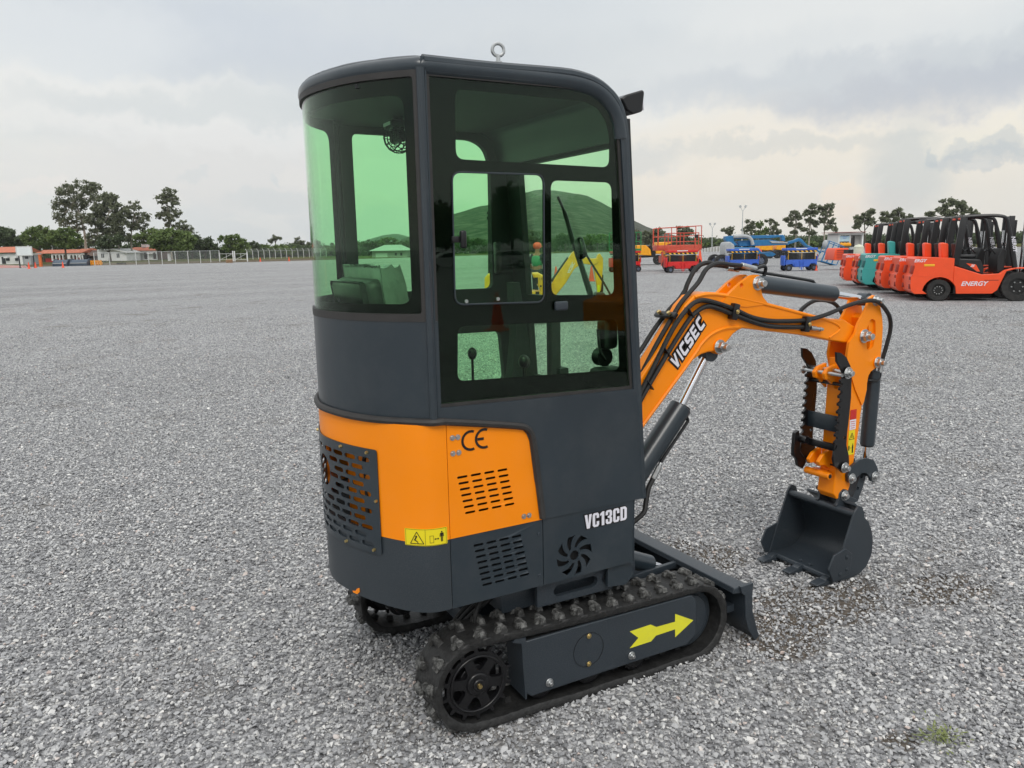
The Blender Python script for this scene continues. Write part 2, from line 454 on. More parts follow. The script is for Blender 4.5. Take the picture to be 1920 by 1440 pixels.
# slotted rear grille
slots_ = []
row = 0
zz = .668
while zz < .988:
    x0 = -.302 + (.037 if row % 2 else 0)
    x = x0
    while x < .30:
        a, b2 = max(x, -.298), min(x + .061, .298)
        if b2 - a > .014 and not (((a + b2) / 2 + .0) ** 2 + (zz - .88) ** 2 < .086 ** 2):
            slots_.append(slot((a + b2) / 2, zz, b2 - a, .0165))
        x += .074
    zz += .0300; row += 1
GR = wsheet('grille', [rrect(-.333, .637, .333, 1.008, .012), circ(0, .88, .058, 24)] + slots_, .003, M['grey'], EX, HW, off=.0065)
for u, zq in ((-.29, .995), (-.15, .995), (-.322, .83), (-.15, .648), (-.30, .652), (.15, .995), (.29, .995), (.322, .83)):
    p = HW(u, .006); q = HW(u, .014); b = MB(); b.cyl((p.x, p.y, zq), (q.x, q.y, zq), .0065, .005, 8); b.build('bolt', M['brass'], GR)
# what shows through the slots
b = MB(); b.box((-.12, .03, .78), (.012, .46, .50)); b.box((-.02, -.33, .78), (.012, .16, .5)); b.build('engine_bulkhead', M['orange'], EX)
b = MB(); b.box((-.03, .03, .86), (.07, .30, .24), bev=.008); b.cyl((-.10, -.26, .70), (-.10, -.26, .76), .03, seg=20); b.build('engine', M['interior'], EX)
b = MB(); b.cyl((-.10, -.255, .86), (-.10, -.255, .93), .024, seg=20); b.build('oil_filter', M['white'], EX)
b = MB(); b.cyl((-.145, -.20, .80), (-.13, -.20, .80), .02, seg=16); b.build('reservoir_cap', M['white'], EX)
b = MB(); b.cyl((-.07, -.24, .77), (-.07, -.24, .80), .028, seg=20); b.tube([(-.12, -.22, .90), (-.10, -.25, .80), (-.12, -.2, .7), (-.08, -.1, .68)], .009); b.build('red_hose', M['redlabel'], EX)
for k in range(3):
    b = MB(); b.tube([(-.13, -.28 + .1 * k, .98), (-.15, -.24 + .1 * k, .9), (-.12, -.2 + .12 * k, .8), (-.15, -.25 + .1 * k, .68)], .008); b.build('hose', M['hose'], EX)

# side covers
bolts_up = [(.022, 1.051), (.041, 1.051), (.022, .998), (.043, .998), (.286, .731), (.307, .731)]
sl = [slot(.054 + .0505 * c + .0042 * r, .912 - .0213 * r, .039, .0088) for r in range(7) for c in range(4)]
SC = sheet('side_cover', [fillet([(.0025, .7045), (.3615, .7045), (.332, .86), (.314, 1.0), (.296, 1.04), (.25, 1.06), (.12, 1.085), (.0025, 1.11)], [0, 0, 0, .03, .02, 0, 0, 0], 3)] + sl, .004, M['orange'], EX, bevel=.0012)
for x, zq in bolts_up:
    b = MB(); b.cyl((x, YS, zq), (x, YS - .006, zq), .0075, .0055, 10); b.cyl((x, YS - .002, zq), (x, YS - .0005, zq), .0095, seg=12); b.build('bolt', M['zinc'], SC)
sl = [slot(.106 + .0497 * c + .0042 * r, .6625 - .0215 * r, .039, .0088) for r in range(8) for c in range(4)]
LC = sheet('lower_side_cover', [rect(.0025, .455, .3615, .7035)] + sl, .004, M['grey'], EX, bevel=.0012)
for x, zq in ((.345, .654), (.345, .497)):
    b = MB(); b.cyl((x, YS, zq), (x, YS - .005, zq), .007, .005, 8); b.build('bolt', M['grey_metal'], LC)
fan = [circ(.497, .54, .019, 20)]
for k in range(8):
    a0 = 45 * k + 10; pts = []
    for t in range(7):
        r = .030 + (.048) * t / 6; a = a0 + 26 * (t / 6) ** 1.2 - 9 - t * .5
        pts.append((.497 + r * math.cos(R(-a)), .54 + r * math.sin(R(-a))))
    for t in range(6, -1, -1):
        r = .030 + (.048) * t / 6; a = a0 + 26 * (t / 6) ** 1.2 + 9 + t * .5
        pts.append((.497 + r * math.cos(R(-a)), .54 + r * math.sin(R(-a))))
    fan.append(pts)
FP = sheet('front_side_panel', [[(.3645, .455), (.7655, .455), (.7655, .72), (.3645, .72)]] + fan, .004, M['grey'], EX, bevel=.0012)
b = MB(); b.box((.7705, YS + .20, .585), (.006, .40, .262), bev=.002); b.build('front_panel_edge', M['grey'], EX)
b = MB(); b.box((.38, -.02, .60), (.72, .84, .24)); b.box((.19, -.41, .8), (.34, .02, .5)); b.build('engine_bay', M['blackmatte'], EX)
BL5 = {'V': [[(0, 1), (.20, 1), (.27, .32), (.34, 1), (.54, 1), (.38, 0), (.16, 0)]],
       'C': [[(.52, .62), (.52, .86), (.42, 1), (.12, 1), (.02, .88), (.02, .12), (.12, 0), (.42, 0), (.52, .14), (.52, .38), (.33, .38), (.33, .20), (.30, .15), (.24, .15), (.21, .20), (.21, .80), (.24, .85), (.30, .85), (.33, .80), (.33, .62)]],
       '1': [[(.14, 0), (.34, 0), (.34, 1), (.20, 1), (.02, .86), (.02, .72), (.14, .76)]],
       '3': [[(.02, .66), (.20, .66), (.20, .80), (.24, .86), (.30, .86), (.33, .80), (.33, .64), (.28, .58), (.18, .58), (.18, .44), (.28, .44), (.33, .38), (.33, .20), (.30, .14), (.24, .14), (.20, .20), (.20, .36), (.02, .36), (.02, .12), (.12, 0), (.42, 0), (.52, .12), (.52, .40), (.44, .51), (.52, .62), (.52, .88), (.42, 1), (.12, 1), (.02, .88)]],
       'D': [[(.02, 0), (.40, 0), (.53, .14), (.53, .86), (.40, 1), (.02, 1)], [(.21, .16), (.30, .16), (.34, .21), (.34, .79), (.30, .84), (.21, .84)]]}
mn = []; mo = []; xq = 0.
for ch in 'VC13CD':
    for hp in BL5[ch]: mn.append([(xq + px_ * .066 + py_ * .0, py_ * .054) for px_, py_ in hp])
    mo.append([(a_ + c_, d_) for (a_, d_) in inset([(xq + px_ * .066, py_ * .054) for px_, py_ in BL5[ch][0]], -.0035) for c_ in (0,)])
    xq += .0285 if ch == '1' else .0385
NM = Matrix.Translation((.5415, YS - .0030, .6325)) @ Matrix.Rotation(R(-.5), 4, 'Y') @ Matrix.Diagonal((.195 / xq, 1, 1, 1))
b = MB()
b.add(curve_mesh(mn, .0008), NM @ NEAR(0)); b.build('model_lettering', M['white'], FP)
b = MB()
for p_ in mo: mm = curve_mesh([p_], .0006); b.add(mm, Matrix.Translation((0, .0013, 0)) @ NM @ NEAR(0)); bpy.data.meshes.remove(mm)
mm = curve_mesh([rect(.01, -.002, xq - .008, .056)], .0005); b.add(mm, Matrix.Translation((0, .0018, 0)) @ NM @ NEAR(0)); b.build('lettering_outline', M['decal'], FP)
def band(cx, cy, r, w, a0, a1, n=14): return arcpts(cx, cy, r, a0, a1, n) + arcpts(cx, cy, r - w, a1, a0, n)
b = MB()
for cx in (.0765 + .012, .1265 + .012): b.add(curve_mesh([band(cx, 1.0335, .0355, .0085, 68, 292)], .0006), NEAR(YS - .0016))
b.add(curve_mesh([rect(.1125, 1.029, .1365, 1.038)], .0006), NEAR(YS - .0016)); b.build('ce_mark', M['decal'], SC)
# warning sticker with two pictograms, wrapped round the corner
def on_wrap(name, polys, m, parent, off, th=.0006): return wsheet(name, polys, th, m, parent, HW, off)
us = -HL - .002
ST = on_wrap('warning_sticker', [rrect(us + .012, .693, us + .157, .752, .004)], M['yellow'], EX, .0028, .001)
def line(a, b2, w):
    a, b2 = Vector(a), Vector(b2); d = (b2 - a).normalized(); n = Vector((-d.y, d.x)) * w / 2
    return [tuple(a + n), tuple(a - n), tuple(b2 - n), tuple(b2 + n)]
def mirr(polys, c): return [[(c - x, y) for x, y in p] for p in polys]
tri = ((.020, .701), (.066, .701), (.043, .742))
pk = [line(tri[i], tri[(i + 1) % 3], .0022) for i in range(3)]
pk += [circ(.041, .7255, .0035, 10), line((.041, .724), (.036, .714), .004), line((.036, .714), (.045, .708), .003), line((.036, .714), (.032, .713), .0022), line((.045, .708), (.047, .702), .0022),
       rect(.086, .704, .098, .728), line((.102, .716), (.113, .7165), .0018), [(.100, .716), (.105, .7195), (.105, .7125)], [(.1165, .7165), (.1115, .72), (.1115, .713)],
       circ(.1255, .7385, .0026, 10), rect(.1215, .7225, .1295, .735), rect(.1222, .705, .1248, .7228), rect(.1262, .705, .1288, .7228), line((.1205, .7345), (.119, .722), .002), line((.1305, .7345), (.132, .722), .002)]
allp = [[(us + .157 - .145 + x, y) for x, y in p] for p in pk]   # reads left to right seen from behind
hollow = pk.index([p for p in pk if p[0] == (.086, .704)][0])
allp[hollow:hollow + 1] = [line(allp[hollow][i], allp[hollow][(i + 1) % 4], .0009) for i in range(4)]
# wrap u runs from the right side towards the left side: mirror so that the man stands next to the corner
mid = us + .0845
me_all = [[(2 * mid - x, y) for x, y in p] for p in allp]
b = MB()
for p in me_all:
    mm = HW.bend(curve_mesh([p], .0005), .0037); b.add(mm); bpy.data.meshes.remove(mm)
b.build('pictogram', M['decal'], ST)
b = MB()
for x0, z0, x1, z1 in ((.004, .695, .004, .750), (.141, .695, .141, .750), (.004, .695, .141, .695), (.004, .750, .141, .750), (.0735, .695, .0735, .750)):
    mm = HW.bend(curve_mesh([line((us + .012 + x0, z0), (us + .012 + x1, z1), .0008)], .0004), .0034); b.add(mm); bpy.data.meshes.remove(mm)
b.build('sticker_frame', M['decal'], ST)

# ------------------------------------------------------------------ cab
# rubber trim between cab and covers
seal_in = [(0, 1.108), (.12, 1.083), (.25, 1.058), (.292, 1.042), (.31, 1.005), (.328, .86), (.356, .705)]
b = MB()
path = [(p.x, p.y, 1.112) for p in [CW(u, .006) for u in [CW.L - k * (2 * CW.L) / 40 for k in range(41)]]]
near_path = [(.005, YS - .004, 1.108), (.12, YS - .004, 1.088), (.25, YS - .004, 1.064), (.30, YS - .004, 1.048), (.325, YS - .004, 1.005), (.343, YS - .004, .86), (.3605, YS - .004, .712)]
b.tube(path + near_path, .0125, 8, 3)
b.build('trim_seal', M['rubberseal'], EX)
# rear band
wsheet('cab_rear_panel', [rect(-CW.L, 1.115, CW.L, 1.437)], .012, M['grey'], EX, CW, bevel=.002)
wsheet('rear_window_seal', [rect(-CW.L + .022, 1.437, CW.L - .022, 2.20), rrect(-CW.L + .052, 1.462, CW.L - .052, 2.176, .012)], .014, M['rubberseal'], EX, CW, off=.002, bevel=.003)
RG = wsheet('rear_glass', [rect(-CW.L + .05, 1.461, CW.L - .05, 2.178)], .004, M['glass'], EX, CW, off=-.006)
wsheet('printed_border', [rect(-CW.L + .051, 1.462, CW.L - .051, 2.177), rrect(-CW.L + .088, 1.492, CW.L - .088, 2.128, .045, 6)], .002, M['frit'], RG, CW, off=-.0115)
# side frame sheets
sil = [(.824, .706), (.802, 1.037), (.769, 1.565), (.742, 1.904), (.733, 2.04), (.722, 2.10), (.700, 2.148), (.665, 2.184), (.617, 2.210), (.557, 2.225), (.469, 2.231)]
side_out = [(-.042, 1.116), (0, 1.112), (.12, 1.087), (.25, 1.062), (.292, 1.046), (.312, 1.005), (.330, .86), (.358, .712), (.363, .706)] + sil + [(-.042, 2.231)]
rec = [(-.024, 1.157), (.760, 1.137), (.735, 1.50), (.707, 1.903), (.698, 2.02), (.686, 2.082), (.660, 2.134), (.617, 2.168), (.556, 2.189), (.468, 2.191), (-.024, 2.19)]
sheet('cab_side_panel', [side_out, rec], .035, M['grey'], EX, y=YS - .005, bevel=.007)
rec2 = inset(rec, .011)
sheet('side_window_seal', [inset(rec, -.001), rec2], .02, M['rubberseal'], EX, y=YS + .002, bevel=.003)
holes = [fillet([(.073, 1.940), (.661, 1.932), (.661, 2.03), (.648, 2.085), (.610, 2.128), (.555, 2.146), (.078, 2.150)], [.03, .03, 0, .02, .02, .02, .025], 5),
         fillet([(.052, 1.487), (.384, 1.479), (.389, 1.899), (.056, 1.899)], .030, 5),
         fillet([(.419, 1.499), (.684, 1.488), (.670, 1.881), (.421, 1.883)], .028, 5),
         fillet([(.054, 1.235), (.709, 1.212), (.699, 1.396), (.061, 1.415)], .026, 5)]
SG = sheet('side_glass', [rec2], .004, M['glass'], EX, y=YS + .008)
sheet('printed_border', [inset(rec2, .001)] + holes, .002, M['frit'], SG, y=YS + .0135)
h2 = fillet([(.052, 1.487), (.384, 1.479), (.389, 1.899), (.056, 1.899)], .030, 5)
b = MB(); b.tube([(x, YS + .0065, zq) for x, zq in inset(h2, -.001)], .0028, 6, 1, closed=True, smooth=False); b.build('pane_edge', M['grey_metal'], SG)
b = MB(); b.box((.449, YS, 1.462), (.052, .014, .031), bev=.006, seg=3); b.build('window_catch', M['grey_metal'], SG)
b = MB(); b.box((.0805, YS - .004, 1.692), (.021, .022, .056), bev=.007, seg=3); b.box((.058, YS + .0, 1.692), (.03, .01, .02), bev=.003); b.build('window_latch', M['black'], SG)
for x, zq in ((.09, 1.495), (.205, 1.497)):
    b = MB(); b.cyl((x, YS + .006, zq), (x, YS + .001, zq), .006, seg=10); b.build('pane_screw', M['zinc'], SG)
# corner posts and side frame tubes
for sy in (-1, 1):
    b = MB(); b.tube([(-.040, sy * .461, 1.12), (-.040, sy * .461, 1.6), (-.041, sy * .461, 2.2)], .014, 10, 2); b.build('corner_post', M['grey'], EX)
for sy in (-1, 1):
    b = MB(); b.tube([(x - .014, sy * .452, zq - .004 * (x < .7)) for x, zq in sil] + [(.2, sy * .452, 2.222), (-.03, sy * .452, 2.222)], .019, 10, 3); b.build('frame_tube', M['grey'], EX)
# far side: door frame with its own windows
fout = [(-.03, .72), (.82, .72)] + sil[1:] + [(-.03, 2.225)]
fh = [fillet([(.02, 1.487), (.646, 1.482), (.647, 2.03), (.62, 2.10), (.56, 2.131), (.02, 2.133)], [.03, .03, .05, .03, .04, .03], 5), fillet([(.02, 1.06), (.697, 1.052), (.678, 1.283), (.02, 1.292)], .028, 5)]
DR = sheet('door', [fout] + fh, .03, M['interior'], EX, y=.432)
sheet('door_glass', [inset(fout, .02)], .004, M['glass'], DR, y=.464)
b = MB(); b.box((.58, .40, 1.40), (.12, .035, .03), bev=.006); b.build('door_handle', M['black'], DR)
b = MB(); b.box((.66, .405, 1.62), (.03, .03, .14), bev=.006); b.build('door_lock', M['black'], DR)
# front frame with windscreen
def front(y, t): return (.818 - .061 * (t - .72) , y, t)
b = MB()
for y0, y1, z0, z1 in ((-.45, -.405, .72, 2.1), (.32, .45, .72, 2.1), (-.41, .33, .72, 1.085), (-.41, .33, 1.40, 1.455), (-.41, .33, 2.012, 2.12)):
    xa, xb = front(0, z0)[0], front(0, z1)[0]; b.prism([(xa - .015, z0), (xa + .015, z0), (xb + .015, z1), (xb - .015, z1)], y0, y1)
b.build('front_frame', M['interior'], EX)
b = MB(); xa, xb = front(0, 1.06)[0], front(0, 2.04)[0]; b.prism([(xa - .0025, 1.06), (xa + .0025, 1.06), (xb + .0025, 2.04), (xb - .0025, 2.04)], -.43, .40); b.build('windscreen', M['glasslight'], EX)
b = MB(); b.tube([(.742, .018, 1.862), (.742, -.032, 1.795), (.742, -.088, 1.688), (.745, -.147, 1.583), (.75, -.214, 1.455)], [.006, .009, .010, .011, .012], 8); WP = b.build('wiper', M['black'], EX)
b = MB(); b.tube([(.74, -.155, 1.67), (.745, -.19, 1.62), (.75, -.29, 1.524), (.755, -.365, 1.44)], .0045, 6); b.build('wiper_cable', M['black'], WP)
b = MB(); b.box((.742, -.145, 1.655), (.03, .045, .085), Euler((R(-25), 0, 0)).to_matrix(), bev=.012, seg=3); b.build('wiper_motor', M['black'], WP)
# roof sheet, rounded at its edges and rolling down at the front
def plan_half(x):
    if x > -.02: return .452
    lo = [(abs(p.y), p.x) for p in CW.p if p.y <= 0]
    best = 0.
    for (y0, x0), (y1, x1) in zip(lo, lo[1:]):
        if (x0 - x) * (x1 - x) <= 0 and x0 != x1: best = max(best, y0 + (y1 - y0) * (x - x0) / (x1 - x0))
    return max(.004, best - .016)
stations = []
for k in range(26):
    x = -.262 + .262 * (k / 25) ** 1.9
    stations.append((x, 2.243, 0., 1.))
for x in (.06, .15, .25, .35, .42, .47): stations.append((x, 2.243, 0., 1.))
fr = catmull([(.47, 0, 2.243), (.557, 0, 2.237), (.622, 0, 2.220), (.675, 0, 2.192), (.711, 0, 2.152), (.733, 0, 2.10), (.745, 0, 2.03)], 4)
for i, q in enumerate(fr[1:]):
    d = (fr[min(i + 2, len(fr) - 1)] - fr[i]).normalized(); stations.append((q.x, q.z, d.z * -1, d.x))
b = MB(); bm = b.bm; topv = []; botv = []
NS = 28
for (x, zt, nx, nz) in stations:
    w = max(.012, plan_half(x)); tr = []; br = []
    for j in range(NS + 1):
        t = math.sin(PI / 2 * (2 * j / NS - 1)); y = w * t
        de = min(w - abs(y), 1.) if x > -.02 else 1.
        if x <= -.02:
            pp = Vector((x, y)); de = min((pp - Vector((q.x, q.y)) * 1.0).length for q in [CW.p[kk] for kk in range(0, len(CW.p), 2)])
            pq = w - abs(y); de = min(max(0, de - .0), pq + .004) if pq > .02 else min(de, pq)
            if j in (0, NS) or x == stations[0][0]: de = 0
        r = .034
        drop = 0 if de >= r else r - math.sqrt(max(0, r * r - (r - de) ** 2))
        tr.append(bm.verts.new((x - nx * drop, y, zt - nz * drop)))
        br.append(bm.verts.new((x - nx * .062, y * .995, zt - nz * .062)))
    topv.append(tr); botv.append(br)
for i in range(len(stations) - 1):
    for j in range(NS):
        bm.faces.new((topv[i][j], topv[i + 1][j], topv[i + 1][j + 1], topv[i][j + 1]))
        bm.faces.new((botv[i][j], botv[i][j + 1], botv[i + 1][j + 1], botv[i + 1][j]))
for L_ in (topv[0], topv[-1]):
    K_ = botv[0] if L_ is topv[0] else botv[-1]
    for j in range(NS): bm.faces.new((L_[j], L_[j + 1], K_[j + 1], K_[j]))
for i in range(len(stations) - 1):
    for j in (0, NS): bm.faces.new((topv[i][j], topv[i + 1][j], botv[i + 1][j], botv[i][j]))
RF = b.build('roof', M['grey'], EX, angle=60)
b = MB(); rim = [(p.x, p.y, 2.207) for p in [CW(u, -.024) for u in [CW.L - .02 - k * (2 * CW.L - .04) / 36 for k in range(37)]]]
sidep_ = [(-.005, 2.207), (.2, 2.208), (.44, 2.207), (.54, 2.201), (.60, 2.187), (.645, 2.163), (.68, 2.125), (.700, 2.08), (.708, 2.03)]
b.tube([(x, .444, zq) for x, zq in sidep_[::-1]] + rim + [(x, -.444, zq) for x, zq in sidep_], .029, 14, 2)
b.build('roof_rim', M['grey'], RF, angle=60)
b = MB(); b.box((.31, 0, 2.165), (.72, .86, .012)); b.box((-.12, 0, 2.165), (.14, .60, .012)); b.build('headliner', M['interior'], EX)
b = MB(); b.tube([(.246 + .019 * math.cos(a), -.42 - .004 * math.cos(a), 2.286 + .019 * math.sin(a)) for a in [2 * PI * k / 18 for k in range(18)]], .0055, 8, 1, closed=True); b.cyl((.246, -.42, 2.235), (.246, -.42, 2.268), .007, seg=10); b.cyl((.246, -.42, 2.238), (.246, -.42, 2.25), .013, seg=12)
EYE = b.build('eye_bolt', M['zinc'], RF)
# work lamp on the front of the roof
b = MB(); b.prism([(.775, 2.185), (.80, 2.200), (.872, 2.222), (.880, 2.213), (.871, 2.145), (.828, 2.132), (.80, 2.145)], -.365, -.265); LP = b.build('work_lamp', M['black'], EX, bevel=.006)
b = MB(); b.box((.877, -.315, 2.182), (.006, .088, .062), Euler((0, R(-6), 0)).to_matrix(), bev=.003); b.build('lens', M['white'], LP)
b = MB(); b.box((.775, -.315, 2.15), (.05, .05, .05)); b.cyl((.827, -.315, 2.14), (.827, -.315, 2.112), .007, seg=8); b.build('bracket', M['zinc'], LP)
# interior
b = MB(); b.box((.38, 0, .77), (.76, .84, .05)); b.box((.08, 0, .98), (.30, .74, .38), bev=.02); b.box((.72, -.36, .96), (.12, .10, .5), bev=.02); b.build('cab_floor', M['interior'], EX)
b = MB(); b.box((.10, -.03, 1.10), (.36, .42, .10), bev=.03, seg=3); b.box((-.10, -.04, 1.36), (.075, .40, .42), Euler((0, R(-10), 0)).to_matrix(), bev=.03, seg=3); SE = b.build('seat', M['seat'], EX)
b = MB(); b.box((-.158, -.04, 1.44), (.02, .36, .24), Euler((0, R(-10), 0)).to_matrix(), bev=.02); b.build('seat_shell', M['black'], SE)
bm = bmesh.new(); bmesh.ops.create_cube(bm, size=1); bmesh.ops.subdivide_edges(bm, edges=bm.edges[:], cuts=9, use_grid_fill=True)
for v in bm.verts:
    v.co = Vector((v.co.x * .13 - .085, v.co.y * .42 - .04, v.co.z * .33 + 1.445)); v.co.x -= .18 * (v.co.z - 1.445)
    v.co += Vector((random.uniform(-1, 1), random.uniform(-1, 1), random.uniform(-1, 1))) * .007
    if v.co.x < -.11: v.co.x = -.11 - .18 * (v.co.z - 1.445) * .5
b = MB(); b.bm.free(); b.bm = bm; b.build('seat_wrap', M['plastic'], SE, angle=60)
for y in (-.14, .03):
    b = MB(); b.cyl((-.178, y, 1.40), (-.172, y, 1.40), .009, seg=8); b.build('bolt', M['brass'], SE)
for x, y, h in ((.50, -.10, 1.245), (.53, -.06, 1.235), (.46, -.16, 1.15), (.60, .12, 1.25), (.42, .2, 1.25)):
    b = MB(); b.cyl((x, y, .95), (x, y, h - .05), .006, seg=8); b.sphere((x, y, h - .025), .02, (1, 1, 1.35)); b.build('control_lever', M['black'], EX)
b = MB(); b.prism([(.50, .80), (.72, .80), (.66, 1.14), (.62, 1.40), (.60, 1.52), (.57, 1.52), (.58, 1.3), (.56, 1.15)], .1, .16); b.box((.72, .03, 1.1), (.05, .045, .7), bev=.01); b.prism([(.70, .9), (.78, .9), (.76, 1.16), (.72, 1.16)], -.02, .08); b.build('console', M['interior'], EX)
b = MB(); b.cyl((.70, -.37, 1.25), (.70, -.33, 1.25), .035, seg=16); b.tube([(.66, -.38, 1.36), (.67, -.38, 1.28), (.70, -.37, 1.24)], .006); b.box((.71, -.37, 1.34), (.07, .06, .12), bev=.02); b.build('washer_bottle', M['black'], EX)
b = MB(); fx, fy, fz = .12, .165, 2.085
for k in range(9): b.tube([(fx + .058 * math.cos(a) * math.sin(PI * (k + .5) / 9), fy + .058 * math.cos(PI * (k + .5) / 9), fz + .058 * math.sin(a) * math.sin(PI * (k + .5) / 9)) for a in [2 * PI * q / 14 for q in range(14)]], .0022, 4, 1, closed=True)
for k in range(6): b.tube([(fx + .058 * math.sin(a) * math.cos(k * PI / 6), fy + .058 * math.cos(a), fz + .058 * math.sin(a) * math.sin(k * PI / 6)) for a in [2 * PI * q / 14 for q in range(14)]], .0018, 4, 1, closed=True)
b.cyl((fx, fy, fz), (fx, fy, 2.16), .02); b.cyl((fx, fy - .05, fz), (fx, fy + .05, fz), .02); b.box((fx, fy, 2.13), (.09, .09, .03), bev=.01); b.build('cab_fan', M['black'], EX)
b = MB(); b.box((fx - .046, fy, 2.132), (.003, .07, .012)); b.build('fan_label', M['white'], EX)
b = MB(); b.tube([(-.06, -.33, 1.35), (-.05, -.36, 1.47), (-.06, -.385, 1.62), (-.035, -.40, 1.85), (-.03, -.41, 2.1)], .006); b.build('cable', M['hose'], EX)

# ------------------------------------------------------------------ boom, arm, bucket (centre plane y = YB)
YB = -.125
def nutbolt(c, r, m, parent, L=.03, name='bolt', d=-1):
    x, y, zq = c
    b = MB(); b.cyl((x, y, zq), (x, y + d * L * .55, zq), r * 1.05, seg=6); b.cyl((x, y + d * L * .5, zq), (x, y + d * L, zq), r * .62, seg=12); b.cyl((x, y + d * .001, zq), (x, y + d * .005, zq), r * 1.35, seg=16)
    return b.build(name, m, parent, bevel=.0012)
yn, yf = -.185, -.100
low = [(.93, .80), (1.301, 1.165), (1.345, 1.186), (1.387, 1.193), (1.428, 1.191), (1.458, 1.196), (1.471, 1.213), (1.507, 1.240), (1.530, 1.262), (1.557, 1.276), (1.587, 1.285), (2.029, 1.218), (2.155, 1.189), (2.275, 1.167), (2.33, 1.160), (2.395, 1.17), (2.415, 1.197), (2.39, 1.23)]
upp = [(2.324, 1.252), (2.266, 1.283), (2.174, 1.289), (2.014, 1.327), (1.744, 1.391), (1.503, 1.443), (1.428, 1.453), (1.37, 1.457), (1.298, 1.444), (1.25, 1.405), (1.205, 1.345), (1.129, 1.25), (.86, .935)]
BO = None
b = MB(); b.prism(low + upp, yn, yf); BO = b.build('boom', M['orange'], EX, bevel=.008, seg=3)
# weld flanges along the side plate
b = MB()
for y in (yn, yf):
    b.tube([(.95, y, .835), (1.288, y, 1.172), (1.34, y, 1.23), (1.40, y, 1.272), (1.48, y, 1.292), (1.56, y, 1.292)], .008, 6, 4)
    b.tube([(1.30, y, 1.438), (1.37, y, 1.446), (1.47, y, 1.437), (1.67, y, 1.397), (1.95, y, 1.332), (2.17, y, 1.278), (2.235, y, 1.238), (2.16, y, 1.20)], .006, 6, 4)
b.build('weld_flange', M['orange'], BO)
for y0, y1 in ((yn - .004, yn + .014), (yf - .014, yf + .004)):
    b = MB(); me = curve_mesh([fillet([(1.44, 1.40), (1.60, 1.38), (1.74, 1.385), (1.70, 1.42), (1.686, 1.456), (1.693, 1.49), (1.670, 1.522), (1.625, 1.520), (1.565, 1.492), (1.50, 1.447)], .012, 3), circ(1.566, 1.477, .011, 14)], abs(y1 - y0)); b.add(me, NEAR((y0 + y1) / 2)); b.build('ear_plate', M['orange'], BO, bevel=.003)
b = MB(); b.cyl((1.446, yn - .006, 1.213), (1.446, yf + .006, 1.213), .034, seg=24); b.build('boss', M['orange'], BO)
nutbolt((1.446, yn - .004, 1.213), .024, M['zinc'], BO, .055)
nutbolt((1.666, yn - .002, 1.483), .024, M['zinc'], BO, .045)
b = MB(); b.cyl((1.666, yn, 1.483), (1.666, yf, 1.483), .03, seg=20); b.build('pin', M['zinc'], BO)
b = MB(); b.cyl((2.378, yn - .030, 1.196), (2.378, yf + .016, 1.196), .036, seg=28); b.build('pivot_boss', M['orange'], BO, bevel=.004)
nutbolt((2.378, yn - .030, 1.196), .026, M['zinc'], BO, .05)
# boom lettering: slanted angular letters on a black backing
L5 = {'V': [[(0, 1), (.24, 1), (.34, .42), (.62, 1), (.86, 1), (.42, 0), (.16, 0)]],
      'I': [[(0, 0), (.22, 0), (.30, 1), (.08, 1)]],
      'C': [[(.82, 0), (.2, 0), (.02, .18), (.1, .84), (.3, 1), (.90, 1), (.87, .76), (.40, .76), (.33, .68), (.30, .32), (.36, .24), (.84, .24)]],
      'S': [[(0, 0), (.66, 0), (.84, .14), (.86, .5), (.74, .61), (.32, .61), (.32, .76), (.92, .76), (.94, 1), (.24, 1), (.06, .86), (.04, .5), (.16, .39), (.56, .39), (.56, .24), (.02, .24)]],
      'E': [[(0, 0), (.78, 0), (.80, .22), (.29, .22), (.30, .40), (.74, .40), (.76, .60), (.31, .60), (.32, .78), (.84, .78), (.86, 1), (.10, 1)]]}
def logo(word, h, wid, gap=.10):
    out = []; x = 0
    for ch in word:
        w_ = .30 if ch == 'I' else .90
        for p in L5[ch]: out.append([((x + px * wid) * h + py * h * .12, py * h) for px, py in p])
        x += w_ * wid + gap * .6
    return out, x * h
lp, lw = logo('VICSEC', .058, .82)
ang = math.atan2(1.327 - 1.146, 1.362 - 1.205)
lm = Matrix.Translation((1.206, 0, 1.136)) @ Matrix.Rotation(-ang, 4, 'Y') @ Matrix.Diagonal((.242 / lw, 1, 1, 1))
b = MB()
for p in lp: mm = curve_mesh([p], .0006); b.add(mm, Matrix.Translation((0, yn - .0036, 0)) @ lm @ NEAR(0)); bpy.data.meshes.remove(mm)
b.build('brand_lettering', M['white'], BO)
b = MB()
for p in lp: mm = curve_mesh([inset(p, -.0085)], .0006); b.add(mm, Matrix.Translation((0, yn - .0016, 0)) @ lm @ NEAR(0)); bpy.data.meshes.remove(mm)
mm = curve_mesh([[(.06, .006), (lw - .02, .006), (lw - .012, .052), (.066, .052)]], .0005); b.add(mm, Matrix.Translation((0, yn - .0012, 0)) @ lm @ NEAR(0))
b.build('lettering_backing', M['decal'], BO)
b = MB(); b.box((.90, -.06, .70), (.14, .16, .36), bev=.03); b.box((.84, -.06, .60), (.22, .16, .10), bev=.02); b.cyl((.90, -.06, .50), (.90, -.06, .92), .05, seg=20); b.build('swing_bracket', M['black'], EX)

